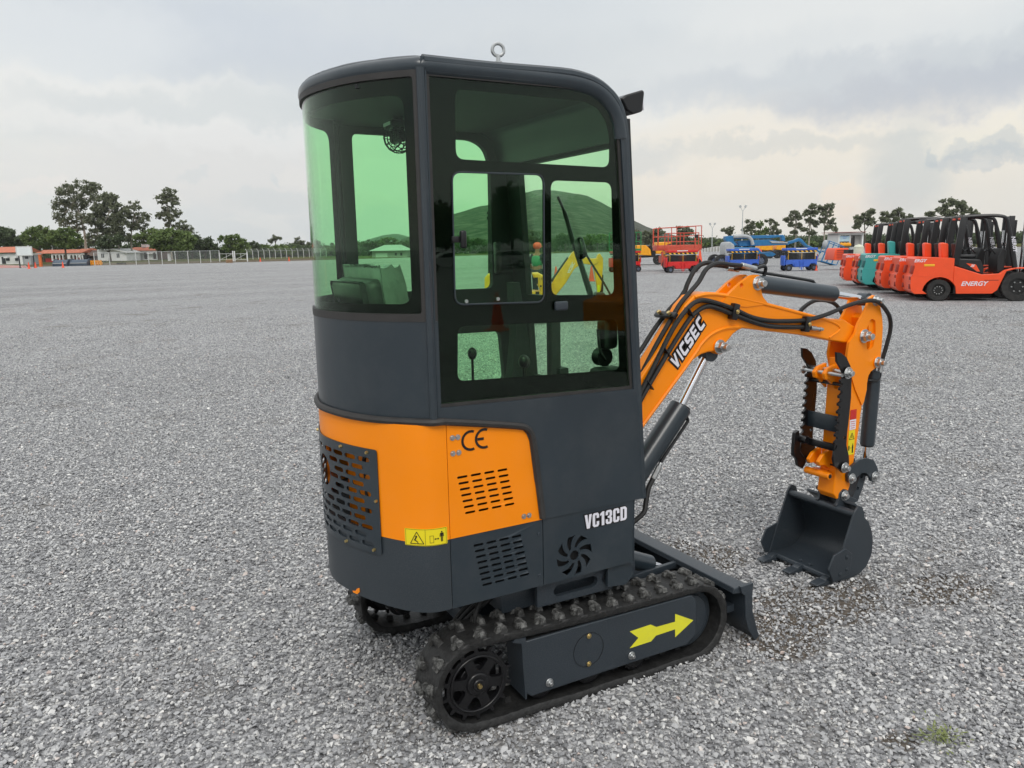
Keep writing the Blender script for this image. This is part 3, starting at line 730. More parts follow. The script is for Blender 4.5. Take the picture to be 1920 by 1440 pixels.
# arm (dipper)
armo = [(2.262, 1.17), (2.270, 1.09), (2.262, .95), (2.252, .673), (2.236, .47), (2.228, .40), (2.258, .368), (2.330, .372), (2.352, .42), (2.366, .515), (2.389, .652), (2.411, .836), (2.427, .92), (2.426, .981), (2.450, 1.010), (2.495, 1.030), (2.518, 1.065), (2.523, 1.15), (2.522, 1.229), (2.513, 1.277), (2.484, 1.345), (2.475, 1.375), (2.44, 1.392), (2.405, 1.375), (2.395, 1.345), (2.362, 1.30), (2.325, 1.24), (2.30, 1.21)]
AR = None
b = MB(); b.prism([p for p in armo if p[1] < 1.19] + [(2.50, 1.19), (2.3, 1.19)][:0], -.180, -.070)
b2 = [p for p in armo if p[1] < 1.12]
b.bm.free(); b.bm = bmesh.new(); b.prism(b2, -.203, -.102); AR = b.build('arm', M['orange'], EX, bevel=.006, seg=3)
pocket = fillet([(2.41, 1.12), (2.455, 1.13), (2.470, 1.20), (2.462, 1.27), (2.425, 1.28), (2.395, 1.22)], .015, 3)
cheek = [(2.275, 1.17), (2.265, 1.10), (2.29, 1.03), (2.34, .93), (2.40, .84), (2.412, .86), (2.427, .92), (2.426, .981), (2.450, 1.010), (2.495, 1.030), (2.518, 1.065), (2.523, 1.15), (2.522, 1.229), (2.513, 1.277), (2.49, 1.345), (2.478, 1.378), (2.44, 1.395), (2.408, 1.38), (2.395, 1.345), (2.372, 1.31), (2.335, 1.26), (2.315, 1.21)]
for y0 in (-.204, -.095):
    b = MB(); me = curve_mesh([cheek, pocket] if y0 < -.1 else [cheek], .014); b.add(me, NEAR(y0)); b.build('arm_cheek', M['orange'], AR, bevel=.003)
b = MB(); b.prism([(2.41, 1.0), (2.50, 1.04), (2.505, 1.24), (2.46, 1.30), (2.42, 1.28), (2.45, 1.15)], -.198, -.10); b.prism([(2.28, 1.0), (2.45, 1.02), (2.42, .86), (2.27, .8)], -.2035, -.0995); b.build('arm_web', M['orange'], AR)
nutbolt((2.453, -.211, 1.368), .020, M['zinc'], AR, .042)
b = MB(); b.cyl((2.453, -.211, 1.368), (2.453, -.085, 1.368), .022, seg=16); b.build('pin', M['zinc'], AR)
nutbolt((2.494, -.214, 1.054), .021, M['zinc'], AR, .045)
b = MB(); b.cyl((2.494, -.216, 1.054), (2.494, -.085, 1.054), .03, seg=20); b.build('boss', M['orange'], AR)
b = MB(); b.prism([(2.252, 1.06), (2.19, 1.045), (2.165, 1.02), (2.175, .99), (2.20, .985), (2.262, .93)], -.165, -.145); b.prism([(2.252, 1.06), (2.19, 1.045), (2.165, 1.02), (2.175, .99), (2.20, .985), (2.262, .93)], -.105, -.085); b.build('thumb_lug', M['orange'], AR, bevel=.004)
b = MB()
for y0 in (-.165, -.105): b.prism([(2.25, .63), (2.18, .60), (2.155, .57), (2.165, .55), (2.20, .548), (2.24, .52)], y0, y0 + .02)
b.cyl((2.20, -.20, .498), (2.20, -.05, .498), .018, seg=16); b.box((2.215, -.125, .50), (.05, .09, .03)); b.build('lower_lug', M['orange'], AR, bevel=.003)
b = MB(); b.cyl((2.20, -.202, .498), (2.20, -.199, .498), .011, seg=12); b.build('tube_bore', M['blackmatte'], AR)
# arm decals
b = MB(); b.box((2.345, -.2045, .800), (.046, .001, .050)); DL = b.build('danger_label', M['redlabel'], AR)
b = MB(); b.box((2.3445, -.2045, .748), (.046, .001, .052)); b.build('text_label', M['white'], AR)
b = MB()
for k in range(4): b.box((2.344, -.2055, .764 - k * .011), (.034 - .006 * (k % 2), .0006, .0028))
b.build('small_print', M['redlabel'], DL)
b = MB(); b.box((2.341, -.2045, .655), (.046, .001, .128)); YL = b.build('warning_label', M['yellow'], AR)
tr3 = [(2.324, .672), (2.360, .672), (2.342, .705)]
for nm, L_ in (('danger_triangle', [line(tr3[i], tr3[(i + 1) % 3], .003) for i in range(3)] + [circ(2.342, .683, .004, 8), rect(2.3405, .684, 2.3435, .694)]), ('man_symbol', [rect(2.320, .615, 2.328, .64), line((2.331, .627), (2.343, .627), .002), circ(2.352, .645, .0035, 8), rect(2.347, .624, 2.357, .640), rect(2.3475, .60, 2.3515, .625), rect(2.3525, .60, 2.3565, .625)])):
    b = MB()
    for p in L_: mm = curve_mesh([p], .0006); b.add(mm, NEAR(-.2056))
    b.build(nm, M['decal'], YL)

# hydraulic cylinders
def hyd(name, p0, p1, p2, rb, rr, parent=EX):
    """barrel p0-p1, rod p1-p2"""
    b = MB(); b.cyl(p0, p1, rb, seg=28); o = b.build(name, M['grey'], parent, bevel=.004)
    p0, p1, p2 = Vector(p0), Vector(p1), Vector(p2); d = (p2 - p1).normalized()
    b = MB(); b.cyl(p1 - d * .002, p2, rr, seg=20); b.build('rod', M['chrome'], o)
    b = MB(); b.cyl(p1 - d * .012, p1 + d * .006, rb * .86, seg=28); b.build('gland', M['black'], o)
    b = MB(); b.cyl(p2 + Vector((0, -.028, 0)), p2 + Vector((0, .028, 0)), rr * 1.9, seg=18); b.build('rod_eye', M['grey_metal'], o)
    return o
HA = hyd('arm_cylinder', (1.69, YB - .018, 1.480), (2.222, YB - .018, 1.408), (2.455, YB - .018, 1.370), .040, .017)
b = MB(); b.tube([(1.585, YB, 1.548), (1.68, YB - .01, 1.543), (1.72, YB, 1.532), (2.06, YB, 1.481), (2.10, YB, 1.470), (2.118, YB, 1.452), (2.122, YB, 1.43)], .0075, 8, 6); b.tube([(1.70, YB - .02, 1.548), (1.745, YB - .02, 1.556), (1.768, YB - .01, 1.543), (1.765, YB, 1.50)], .0085, 8, 6); b.build('feed_pipe', M['black'], HA)
b = MB(); b.cyl((1.60, YB - .025, 1.565), (1.69, YB - .025, 1.546), .0125, seg=12); b.cyl((1.56, YB + .02, 1.552), (1.63, YB + .02, 1.543), .0115, seg=12); b.build('pipe_fitting', M['zinc'], HA, bevel=.002)
HBk = hyd('bucket_cylinder', (2.530, YB - .045, 1.005), (2.512, YB - .045, .610), (2.505, YB - .045, .475), .036, .015)
b = MB(); b.box((2.50, YB - .045, 1.03), (.04, .05, .06), bev=.01); b.build('cylinder_head', M['grey'], HBk)
HC = hyd('boom_cylinder', (.955, YB - .005, .585), (1.282, YB - .005, .952), (1.432, YB - .005, 1.180), .050, .019)
b = MB(); b.tube([(1.255, YB - .03, .925), (1.285, YB - .035, .914), (1.295, YB - .035, .895), (1.285, YB - .035, .875), (1.16, YB - .035, .740), (1.145, YB - .035, .71)], .0075, 8, 5); b.tube([(1.115, YB, .75), (1.135, YB - .02, .742), (1.15, YB - .03, .728)], .007, 8, 4); b.build('feed_pipe', M['black'], HC)
b = MB(); b.cyl((1.14, YB - .035, .708), (1.105, YB - .035, .655), .013, seg=10); b.cyl((1.148, YB - .035, .722), (1.136, YB - .035, .700), .010, seg=6); b.build('pipe_fitting', M['zinc'], HC, bevel=.002)
b = MB(); b.tube([(1.108, YB - .035, .66), (1.075, YB - .04, .615), (1.055, YB - .05, .56), (1.035, YB - .06, .52), (.98, YB - .05, .48)], .0115, 8, 6); b.build('hose', M['hose'], HC)
# hoses along the boom
hy = yn - .014
hoses = [[(.93, hy + .005, .93), (.999, hy, 1.052), (1.067, hy, 1.154), (1.17, hy, 1.312), (1.25, hy, 1.394), (1.312, hy, 1.423), (1.385, hy, 1.415), (1.51, hy, 1.378), (1.62, hy, 1.335), (1.726, hy, 1.312), (1.829, hy, 1.303), (1.97, hy, 1.299), (2.097, hy - .01, 1.317), (2.263, hy - .03, 1.362), (2.421, hy - .035, 1.368), (2.529, hy - .03, 1.302), (2.572, hy - .02, 1.226), (2.560, hy - .01, 1.126), (2.545, hy, 1.045)],
         [(.95, hy, .93), (1.0, hy, 1.02), (1.096, hy, 1.149), (1.209, hy, 1.290), (1.281, hy, 1.365), (1.355, hy, 1.396), (1.432, hy, 1.380), (1.511, hy, 1.352), (1.727, hy, 1.288), (1.972, hy, 1.266), (2.005, hy, 1.261)],
         [(.99, -.09, 1.05), (1.083, -.09, 1.156), (1.170, -.09, 1.265), (1.245, -.09, 1.36), (1.312, -.09, 1.43), (1.344, -.09, 1.495), (1.389, -.09, 1.557), (1.45, -.09, 1.579), (1.514, -.10, 1.567), (1.60, -.105, 1.553)],
         [(.95, -.16, 1.01), (1.030, -.16, 1.118), (1.12, -.16, 1.252), (1.19, -.16, 1.345), (1.24, -.16, 1.41), (1.29, -.16, 1.455), (1.342, -.16, 1.50), (1.385, -.16, 1.554), (1.446, -.16, 1.576), (1.54, -.15, 1.568), (1.61, -.15, 1.562)],
         [(.98, -.075, 1.09), (1.091, -.075, 1.205), (1.171, -.075, 1.300), (1.25, -.08, 1.382), (1.30, -.085, 1.425), (1.335, -.09, 1.47)],
         [(2.10, -.03, 1.29), (2.16, -.02, 1.335), (2.235, -.02, 1.366), (2.32, -.02, 1.366), (2.39, -.03, 1.34), (2.44, -.04, 1.28)]]
for h in hoses:
    b = MB(); b.tube(h, .0105, 8, 5); b.build('hose', M['hose'], EX)
b = MB(); b.cyl((2.545, hy, 1.05), (2.538, hy, .995), .0125, seg=12); b.build('hose_fitting', M['zinc'], EX, bevel=.002)
b = MB(); b.tube([(2.538, hy, 1.0), (2.536, hy, .972), (2.515, hy, .955), (2.485, hy + .01, .958), (2.47, hy + .03, .958)], .009, 8, 5); b.build('elbow_pipe', M['black'], EX)
b = MB(); b.cyl((2.01, hy, 1.260), (2.045, hy, 1.254), .0115, seg=10); b.cyl((2.045, hy, 1.254), (2.07, hy, 1.250), .009, seg=10); b.cyl((2.07, hy, 1.250), (2.095, hy, 1.247), .0115, .008, seg=10); b.build('quick_coupler', M['zinc'], EX, bevel=.0015)
for x, zq, a in ((1.514, 1.365, -15), (1.975, 1.280, -8)):
    b = MB(); b.box((x, hy - .002, zq), (.034, .030, .072), Euler((0, R(-a), 0)).to_matrix(), bev=.004); o = b.build('hose_clamp', M['black'], EX)
    nutbolt((x + .006, hy - .017, zq), .0075, M['brass'], o, .008)
b = MB(); b.box((1.19, YB - .004, 1.365), (.028, .13, .018), Euler((0, R(-45), 0)).to_matrix(), bev=.003); CLM = b.build('hose_clamp', M['black'], EX)
for y in (-.165, -.10): b = MB(); b.cyl((1.18, y, 1.372), (1.172, y, 1.381), .009, seg=6); b.build('bolt', M['brass'], CLM)
for (x, zq) in ((1.135, 1.215), (1.045, 1.085), (1.26, 1.375)):
    b = MB(); b.box((x, hy, zq), (.006, .03, .055), Euler((0, R(-38), 0)).to_matrix(), bev=.002); b.build('cable_tie', M['black'], EX)

# thumb
def comb(off):
    P = [(2.155, 1.135), (2.185, 1.130), (2.225, 1.105), (2.258, 1.06), (2.272, 1.0), (2.276, .90), (2.270, .80), (2.262, .72), (2.262, .66), (2.285, .60), (2.290, .56), (2.275, .525), (2.245, .518), (2.220, .54), (2.185, .56), (2.172, .60), (2.178, .64)]
    zc = .66
    T = []
    while zc < 1.0:
        xc = 2.180 + .022 * (zc - .66) / .35
        T += [(xc + .012, zc), (xc + .012, zc + .010), (xc - .004, zc + .014), (xc - .006, zc + .026), (xc + .008, zc + .033)]; zc += .0385
    P += T + [(2.215, 1.02), (2.195, 1.05), (2.160, 1.09)]
    return [(x + off, zq) for x, zq in P]
for y0 in (-.026, -.232):
    b = MB(); me = curve_mesh([comb(0), circ(2.247, .70, .009, 12), circ(2.235, .965, .007, 12)], .012); b.add(me, NEAR(y0)); o = b.build('thumb_plate', M['black'], EX, bevel=.0015)
TH = o
for x, zq, hw, c in ((2.192, 1.02, .115, 'zinc'), (2.235, .965, .105, 'black'), (2.25, .545, .12, 'black')):
    b = MB(); b.cyl((x, -.132 - hw, zq), (x, -.132 + hw, zq), .0095, seg=12); b.build('cross_pin', M[c], TH)
nutbolt((2.232, -.246, 1.028), .022, M['zinc'], TH, .03); nutbolt((2.246, -.246, .548), .02, M['zinc'], TH, .03); nutbolt((2.192, -.018, 1.02), .016, M['zinc'], TH, .02, d=1)
b = MB(); b.cyl((2.232, -.246, 1.028), (2.232, -.02, 1.028), .013, seg=12); b.build('pin', M['zinc'], TH)
b = MB(); b.box((2.222, -.132, .765), (.010, .205, .082), bev=.002); b.build('cross_plate', M['grey'], TH)
b = MB(); b.box((2.188, -.132, .655), (.02, .205, .034), bev=.002); b.build('lower_cross_plate', M['black'], TH)
b = MB(); b.prism([(2.12, .70), (2.15, .71), (2.16, .66), (2.165, .60), (2.20, .56), (2.215, .53), (2.19, .50), (2.155, .52), (2.14, .56), (2.118, .58), (2.115, .62)], -.04, -.02); b.cyl((2.165, -.08, .665), (2.165, -.02, .665), .02, seg=14); b.build('adjusting_link', M['black'], TH, bevel=.003)

# links and bucket
BK = None
for y0 in (-.085, -.214):
    b = MB(); me = curve_mesh([fillet([(2.305, .495), (2.312, .455), (2.345, .440), (2.372, .462), (2.41, .487), (2.452, .482), (2.480, .455), (2.497, .425), (2.525, .418), (2.548, .440), (2.540, .492), (2.505, .540), (2.452, .560), (2.39, .560), (2.335, .535)], .008, 2)], .014); b.add(me, NEAR(y0)); LK = b.build('bucket_link', M['grey'], EX, bevel=.003)
for x, zq in ((2.338, .470), (2.518, .452)): nutbolt((x, -.221, zq), .020, M['zinc'], LK, .02)
b = MB(); me = curve_mesh([fillet([(2.515, .47), (2.500, .50), (2.475, .49), (2.455, .44), (2.435, .375), (2.395, .315), (2.42, .285), (2.455, .31), (2.488, .375), (2.505, .42)], .006, 2), circ(2.478, .445, .009, 10), circ(2.452, .385, .010, 10)], .05); b.add(me, NEAR(-.150)); b.build('push_link', M['grey_metal'], LK, bevel=.004)
# bucket shell profile in x-z (opening towards -x)
yb0, yb1 = -.314, .104
outer = [(2.265, .338), (2.300, .325), (2.345, .275), (2.375, .215), (2.393, .15), (2.388, .085), (2.355, .035), (2.30, .005), (2.24, -.003), (2.125, .004)]
O3 = catmull([(x, 0, zq) for x, zq in outer[1:]], 4)
bout = [(p.x, p.z) for p in O3]; bin_ = inset([*bout, (2.14, .2)], .009)[:-1]
b = MB(); b.prism(bout + bin_[::-1], yb0 + .006, yb1 - .006); BK = b.build('bucket', M['grey_metal'], EX, angle=40)
sidep = fillet([(2.245, .335), (2.275, .365), (2.305, .352), (2.320, .318), (2.325, .295), (2.36, .262), (2.388, .21), (2.402, .15), (2.398, .085), (2.365, .028), (2.31, -.003), (2.245, -.010), (2.118, -.004), (2.126, .02), (2.15, .085), (2.195, .205), (2.232, .30)], .006, 2)
for y0 in (yb0, yb1):
    b = MB(); b.prism(sidep, y0 - .005, y0 + .005); sp = b.build('bucket_side', M['grey_metal'], BK, bevel=.002)
    yy = y0 - .009 if y0 < 0 else y0 + .009
    b = MB(); b.prism([(2.105, .004), (2.068, .075), (2.103, .142), (2.185, .162), (2.235, .125), (2.225, .02)], yy - .005, yy + .005); sc = b.build('side_cutter', M['grey_metal'], BK, bevel=.002)
    dd = -1 if y0 < 0 else 1
    for x, zq in ((2.195, .115), (2.20, .05), (2.15, .035)): nutbolt((x, yy + dd * .004, zq), .008, M['grey_metal'], sc, .009, d=dd)
b = MB(); b.cyl((2.268, yb0, .318), (2.268, yb1, .318), .0185, seg=18); b.build('top_tube', M['grey_metal'], BK)
b = MB(); b.box((2.158, -.105, .001), (.085, yb1 - yb0 - .012, .012), Euler((0, R(2), 0)).to_matrix(), bev=.002); b.build('cutting_edge', M['grey_metal'], BK)
b = MB(); b.box((2.345, YB, .322), (.10, .30, .014), Euler((0, R(38), 0)).to_matrix(), bev=.003); b.build('back_plate', M['grey_metal'], BK)
for y0 in (-.198, -.085):
    b = MB(); b.prism(fillet([(2.245, .335), (2.262, .345), (2.270, .40), (2.300, .418), (2.335, .405), (2.350, .37), (2.405, .345), (2.43, .315), (2.425, .28), (2.385, .265), (2.32, .31)], .008, 2), y0 - .008, y0 + .008); ear = b.build('bucket_ear', M['grey_metal'], BK, bevel=.002)
for x, zq in ((2.310, .380), (2.405, .303)):
    nutbolt((x, -.206, zq), .021, M['zinc'], BK, .022); nutbolt((x, -.076, zq), .02, M['zinc'], BK, .02, d=1)
    b = MB(); b.cyl((x, -.21, zq), (x, -.04, zq), .014, seg=12); b.build('pin', M['grey_metal'], BK)
b = MB(); b.box((2.30, -.125, .385), (.05, .10, .05), bev=.01); b.build('red_grease_cap', M['redlabel'], BK)
for y in (-.278, -.105, .068):
    b = MB(); b.prism([(2.16, .005), (2.09, .006), (2.022, -.002), (2.018, -.010), (2.08, -.020), (2.16, -.018)], y - .025, y + .025)
    b.prism([(2.13, .014), (2.10, .014), (2.08, .003), (2.14, -.006)], y - .02, y + .02)
    to = b.build('tooth', M['grey_metal'], BK, bevel=.004)
    for k in (-.022, .022): nutbolt((2.165, y + k, .006), .001, M['grey_metal'], to, .001)
b = MB()
for y in (-.135, -.075): b.cyl((2.165, y, .006), (2.162, y, .018), .010, seg=6)
b.build('tooth_bolts', M['grey_metal'], BK)

# ------------------------------------------------------------------ tracks
def track(y0, y1, name):
    yc = (y0 + y1) / 2; w = y1 - y0; outy = y0 if abs(y0) > abs(y1) else y1; sgn = -1 if outy < 0 else 1
    # y0 is the outer edge for the right track
    c1, r1, c2, r2 = Vector((.079, .160)), .150, Vector((1.070, .130)), .146
    path = []
    # tangent circles, walked: top front -> front idler -> bottom -> sprocket
    d = c2 - c1; base_a = math.atan2(d.y, d.x); da = math.asin((r1 - r2) / d.length)
    at_ = base_a + PI / 2 - da
    ab_ = base_a - PI / 2 + da
    for k in range(15): a = at_ - (at_ - ab_) * k / 14; path.append(c2 + Vector((math.cos(a), math.sin(a))) * r2)
    n = 22
    p0 = path[-1]; p1 = c1 + Vector((math.cos(ab_), math.sin(ab_))) * r1
    for k in range(1, n): t = k / n; path.append(p0.lerp(p1, t) + Vector((0, -.004 * math.sin(PI * t) + .0025 * math.sin(t * 19))))
    for k in range(15): a = ab_ - (2 * PI - (at_ - ab_)) * k / 14; path.append(c1 + Vector((math.cos(a), math.sin(a))) * r1)
    p0 = path[-1]; p1 = path[0]
    for k in range(1, n): t = k / n; path.append(p0.lerp(p1, t) + Vector((0, -.006 * math.sin(PI * t))))
    m_ = len(path); S = [0]
    for i in range(m_): S.append(S[-1] + (path[(i + 1) % m_] - path[i]).length)
    tot_ = S[-1]
    def P(s):
        s %= tot_; i = 0
        while S[i + 1] < s: i += 1
        a, b_ = path[i], path[(i + 1) % m_]; t = (s - S[i]) / (S[i + 1] - S[i])
        ta = (path[(i + 1) % m_] - path[i - 1]).normalized(); tb = (path[(i + 2) % m_] - path[i]).normalized()
        tt = ta.lerp(tb, t).normalized(); return a.lerp(b_, t), tt, Vector((-tt.y, tt.x))
    root = None
    b = MB(); bm = b.bm; secs = []
    prof = [(-w / 2, .000), (-w / 2, .016), (-w / 2 + .012, .019), (-.03, .017), (.03, .017), (w / 2 - .012, .019), (w / 2, .016), (w / 2, .0), (w / 2 - .008, -.010), (.03, -.006), (-.03, -.006), (-w / 2 + .008, -.010)]
    N = 150
    for k in range(N):
        p, t, nn = P(tot_ * k / N)
        wob = .0012 * math.sin(k * 2.1)
        secs.append([bm.verts.new((p.x + nn.x * (h + wob), yc + yy, p.y + nn.y * (h + wob))) for yy, h in prof])
    for k in range(N):
        A, B = secs[k], secs[(k + 1) % N]
        for j in range(len(prof)): bm.faces.new((A[j], A[(j + 1) % len(prof)], B[(j + 1) % len(prof)], B[j]))
    TR = b.build(name, M['rubber'], EX, angle=50)
    nl = 36
    rng = random.Random(3)
    b = MB(); b2 = MB()
    def block(mb, p, t, nn, u0, u1, v0, v1, h0, h1, tap=.55):
        # u across the belt, v along it
        cu_, cv_ = (u0 + u1) / 2, (v0 + v1) / 2; vs = []
        for h, f in ((h0, 1.), (h1, tap)):
            for u, v in ((u0, v0), (u1, v0), (u1, v1), (u0, v1)):
                uu = cu_ + (u - cu_) * (.78 if f < 1 else 1); vv = cv_ + (v - cv_) * f
                q = p + t * vv + nn * h
                vs.append(mb.bm.verts.new((q.x, yc + uu, q.y)))
        for f in ((0, 1, 2, 3), (7, 6, 5, 4), (0, 4, 5, 1), (1, 5, 6, 2), (2, 6, 7, 3), (3, 7, 4, 0)): mb.bm.faces.new([vs[i] for i in f])
    for k in range(nl):
        for side in (-1, 1):
            p, t, nn = P(tot_ * (k + (0 if side < 0 else .5)) / nl)
            j = rng.uniform(-.002, .002)
            u_out, u_in = side * (w / 2 - .008), side * .010
            a_, c_ = min(u_out, u_in), max(u_out, u_in)
            block(b, p, t, nn, a_, c_, -.019, .019, .012, .024 + j, .62)
            um = side * (w / 2 - .045)
            block(b2, p, t, nn, um - .031, um + .031, -.013, .013, .022, .040 + j, .70)
            block(b2, p, t, nn, um + side * .012 - .011, um + side * .012 + .011, -.030, .020, .018, .037 + j, .72)
            block(b, p, t, nn, side * (w / 2 - .006) - .006, side * (w / 2 - .006) + .006, -.012, .03, .0, .022, .8)
    b.build('tread', M['rubber'], TR, bevel=.003, seg=1); b2.build('lugs', M['lug'], TR, bevel=.0018, seg=1, angle=25)
    # inner drive lugs
    b = MB()
    for k in range(nl):
        p, t, nn = P(tot_ * k / nl); block(b, p, t, nn, -.012, .012, -.014, .014, -.004, -.026, .7)
    b.build('drive_lugs', M['rubber'], TR)
    # sprocket
    yo = outy - sgn * .030
    b = MB(); c = (c1.x, yo, c1.y)
    gear = []
    for k in range(14):
        a0 = 360 / 14 * k
        gear += [(c1.x + rr * math.cos(R(a0 + aa)), c1.y + rr * math.sin(R(a0 + aa))) for rr, aa in ((.118, 0), (.118, 9), (.136, 11), (.136, 15), (.118, 17))]
    holes_ = []
    for k in range(6):
        a0 = 60 * k + 20
        holes_.append(fillet([(c1.x + rr * math.cos(R(a0 + aa)), c1.y + rr * math.sin(R(a0 + aa))) for rr, aa in ((.052, -9), (.094, -19), (.100, 0), (.094, 19), (.052, 9))], .008, 3))
    me = curve_mesh([gear] + holes_, .018); b.add(me, NEAR(yo)); SP = b.build('sprocket', M['black'], TR, bevel=.003)
    b = MB(); b.cyl((c1.x, yo, c1.y), (c1.x, yo + sgn * .018, c1.y), .046, .040, 24); b.cyl((c1.x, yo, c1.y), (c1.x, yo + sgn * .026, c1.y), .026, .022, 20); b.ring((c1.x, yo + sgn * .010, c1.y), (0, 1, 0), .106, .098, .008, 36); b.build('hub', M['black'], SP, bevel=.003)
    b = MB(); b.cyl((c1.x, yo + sgn * .024, c1.y), (c1.x, yo + sgn * .034, c1.y), .010, .008, 8); b.build('bolt', M['brass'], SP)
    b = MB(); b.cyl((c1.x, yo - sgn * .01, c1.y), (c1.x, yo - sgn * .20, c1.y), .062, seg=28); b.cyl((c1.x, yo - sgn * .03, c1.y), (c1.x, yo - sgn * .07, c1.y), .095, seg=28); b.cyl((c1.x, yo - sgn * .20, c1.y), (c1.x, yo - sgn * .24, c1.y), .045, seg=24)
    for k in range(6): b.cyl((c1.x + .042 * math.cos(k), yo - sgn * .2, c1.y + .042 * math.sin(k)), (c1.x + .042 * math.cos(k), yo - sgn * .208, c1.y + .042 * math.sin(k)), .007, seg=6)
    MO = b.build('drive_motor', M['black'], TR, bevel=.003)
    nutbolt((c1.x - .02, yo - sgn * .071, c1.y - .07), .009, M['zinc'], MO, .01, d=-sgn)
    # idler and rollers
    b = MB(); b.cyl((c2.x, yc - .035, c2.y), (c2.x, yc + .035, c2.y), .105, seg=36); b.ring((c2.x, yc, c2.y), (0, 1, 0), .128, .09, .05, 36); b.cyl((c2.x, yc - .05, c2.y), (c2.x, yc + .05, c2.y), .035, seg=20); b.build('idler', M['grey_metal'], TR, bevel=.004)
    for x in (.345, .56, .775):
        zc_ = .068 - .03 * (x - .34)
        b = MB(); b.cyl((x, yc - .06, zc_), (x, yc + .06, zc_), .046, seg=24); b.ring((x, yc - .05, zc_), (0, 1, 0), .054, .03, .015); b.ring((x, yc + .05, zc_), (0, 1, 0), .054, .03, .015); b.build('roller', M['black'], TR, bevel=.003)
    # side frame: a folded channel
    yo2 = outy - sgn * .006
    slab = [(.262, .274), (.50, .272), (1.040, .262), (1.066, .236), (1.072, .085), (1.020, .050), (.60, .052), (.288, .052), (.262, .075)]
    b = MB(); b.prism(slab, min(yo2, yo2 - sgn * .012), max(yo2, yo2 - sgn * .012)); FR = b.build('side_frame', M['grey_metal'], TR, bevel=.004, seg=2)
    b = MB(); b.box((.655, yc - sgn * .0, .266), (.80, w * .80, .012), bev=.003); b.box((.655, yc - sgn * .03, .17), (.76, .07, .18), bev=.01); b.build('frame_top', M['rubber'], FR)
    b = MB(); b.prism([(.262, .05), (.268, .05), (.268, .29), (.225, .295), (.215, .285), (.25, .27)], min(yo2 + sgn * .001, yo2 - sgn * .12), max(yo2 + sgn * .001, yo2 - sgn * .12)); b.build('frame_end', M['grey_metal'], FR)
    b = MB(); b.ring((.538, yo2 + sgn * .0008, .166), (0, 1, 0), .0675, .0665, .0016, 48); b.build('cover_groove', M['decal'], FR)
    for x, zq, mm_ in ((.363, .086, 'zinc'), (.738, .086, 'zinc'), (.539, .222, 'brass'), (.538, .109, 'brass')):
        nutbolt((x, yo2, zq), .012 if mm_ == 'zinc' else .0075, M[mm_], FR, .020 if mm_ == 'zinc' else .007, d=sgn)
    if sgn < 0:
        me = curve_mesh([[(.730, .188), (.832, .190), (.861, .172), (.956, .169), (.956, .203), (1.052, .151), (.958, .102), (.957, .137), (.859, .136), (.835, .118), (.731, .118), (.772, .150)]], .001)
        b = MB(); b.add(me, NEAR(yo2 - .001)); b.build('arrow_decal', M['arrow'], FR)
    return TR
track(-.498, -.318, 'rubber_track')
track(.318, .498, 'rubber_track')
# centre frame
b = MB(); b.box((.62, 0, .235), (.46, .66, .12), bev=.02); b.cyl((.42, 0, .28), (.42, 0, .47), .22, seg=32); b.box((.55, -.20, .375), (.62, .32, .10), bev=.01)
b.box((.35, 0, .20), (.3, .5, .08), bev=.02); b.build('undercarriage', M['grey_metal'], EX)
b = MB(); me = curve_mesh([[(.36, .35), (.70, .345), (.70, .44), (.36, .452)], slot(.53, .395, .20, .045), slot(.665, .395, .03, .045)], .02); b.add(me, NEAR(-.41)); b.build('frame_plate', M['grey_metal'], EX, bevel=.003)
b = MB(); b.prism([(.66, .37), (.745, .36), (.785, .395), (.765, .452), (.66, .452)], -.445, -.43); b.build('corner_bracket', M['grey'], EX)
b = MB(); b.cyl((.745, -.40, .44), (.80, -.38, .445), .011, seg=8); b.build('grease_fitting', M['zinc'], EX)
for k in range(3):
    b = MB(); b.tube([(.10, -.18 - .02 * k, .22), (.16, -.2 - .03 * k, .30), (.26, -.22 - .03 * k, .38), (.36, -.2, .42)], .010); b.build('hose', M['hose'], EX)
b = MB(); b.tube([(.14, -.36, .20), (.13, -.36, .33), (.17, -.34, .40), (.25, -.3, .44)], .009); b.build('hose', M['hose'], EX)
# dozer blade
prof = [(1.262, .215), (1.268, .240), (1.330, .240), (1.352, .236), (1.350, .18), (1.356, .11), (1.376, .05), (1.402, -.005), (1.386, -.018), (1.350, .03), (1.330, .08), (1.322, .14), (1.324, .205)]
b = MB(); b.prism(prof, -.50, .52); BL = b.build('dozer_blade', M['grey_metal'], EX, bevel=.004)
for y in (-.505, .525):
    b = MB(); b.prism([(1.292, .245), (1.300, .215), (1.318, .20), (1.325, .10), (1.345, .04), (1.384, -.022), (1.410, -.010), (1.385, .06), (1.366, .12), (1.360, .18), (1.364, .247)], y - .008, y + .008); b.build('blade_end', M['grey_metal'], BL, bevel=.002)
b = MB(); b.box((1.24, -.05, .10), (.16, .7, .02)); b.box((1.30, 0, .12), (.04, .9, .03)); b.build('blade_rib', M['grey_metal'], BL)
for y in (-.22, .22):
    b = MB(); b.bar((.80, y, .17), (1.33, y, .12), .05, .09, .006); b.build('push_arm', M['grey_metal'], BL)
    b = MB(); b.bar((1.0, y + .06, .22), (1.32, y + .10, .21), .02, .03, .003); b.build('stay', M['grey_metal'], BL)
b = MB(); b.cyl((.85, -.12, .36), (1.14, -.10, .23), .042, seg=24); BC = b.build('blade_cylinder', M['grey'], BL, bevel=.005)
b = MB(); b.cyl((1.14, -.10, .23), (1.32, -.09, .15), .018, seg=16); b.build('rod', M['chrome'], BC)
DUG = ((1.95, -.42, 1.7, 3.2), (1.82, .33, 3.0, 2.6), (2.55, -.62, 2.6, 4.5), (1.50, -.55, 3.5, 4.5), (1.3, -1.25, 9., 11.))

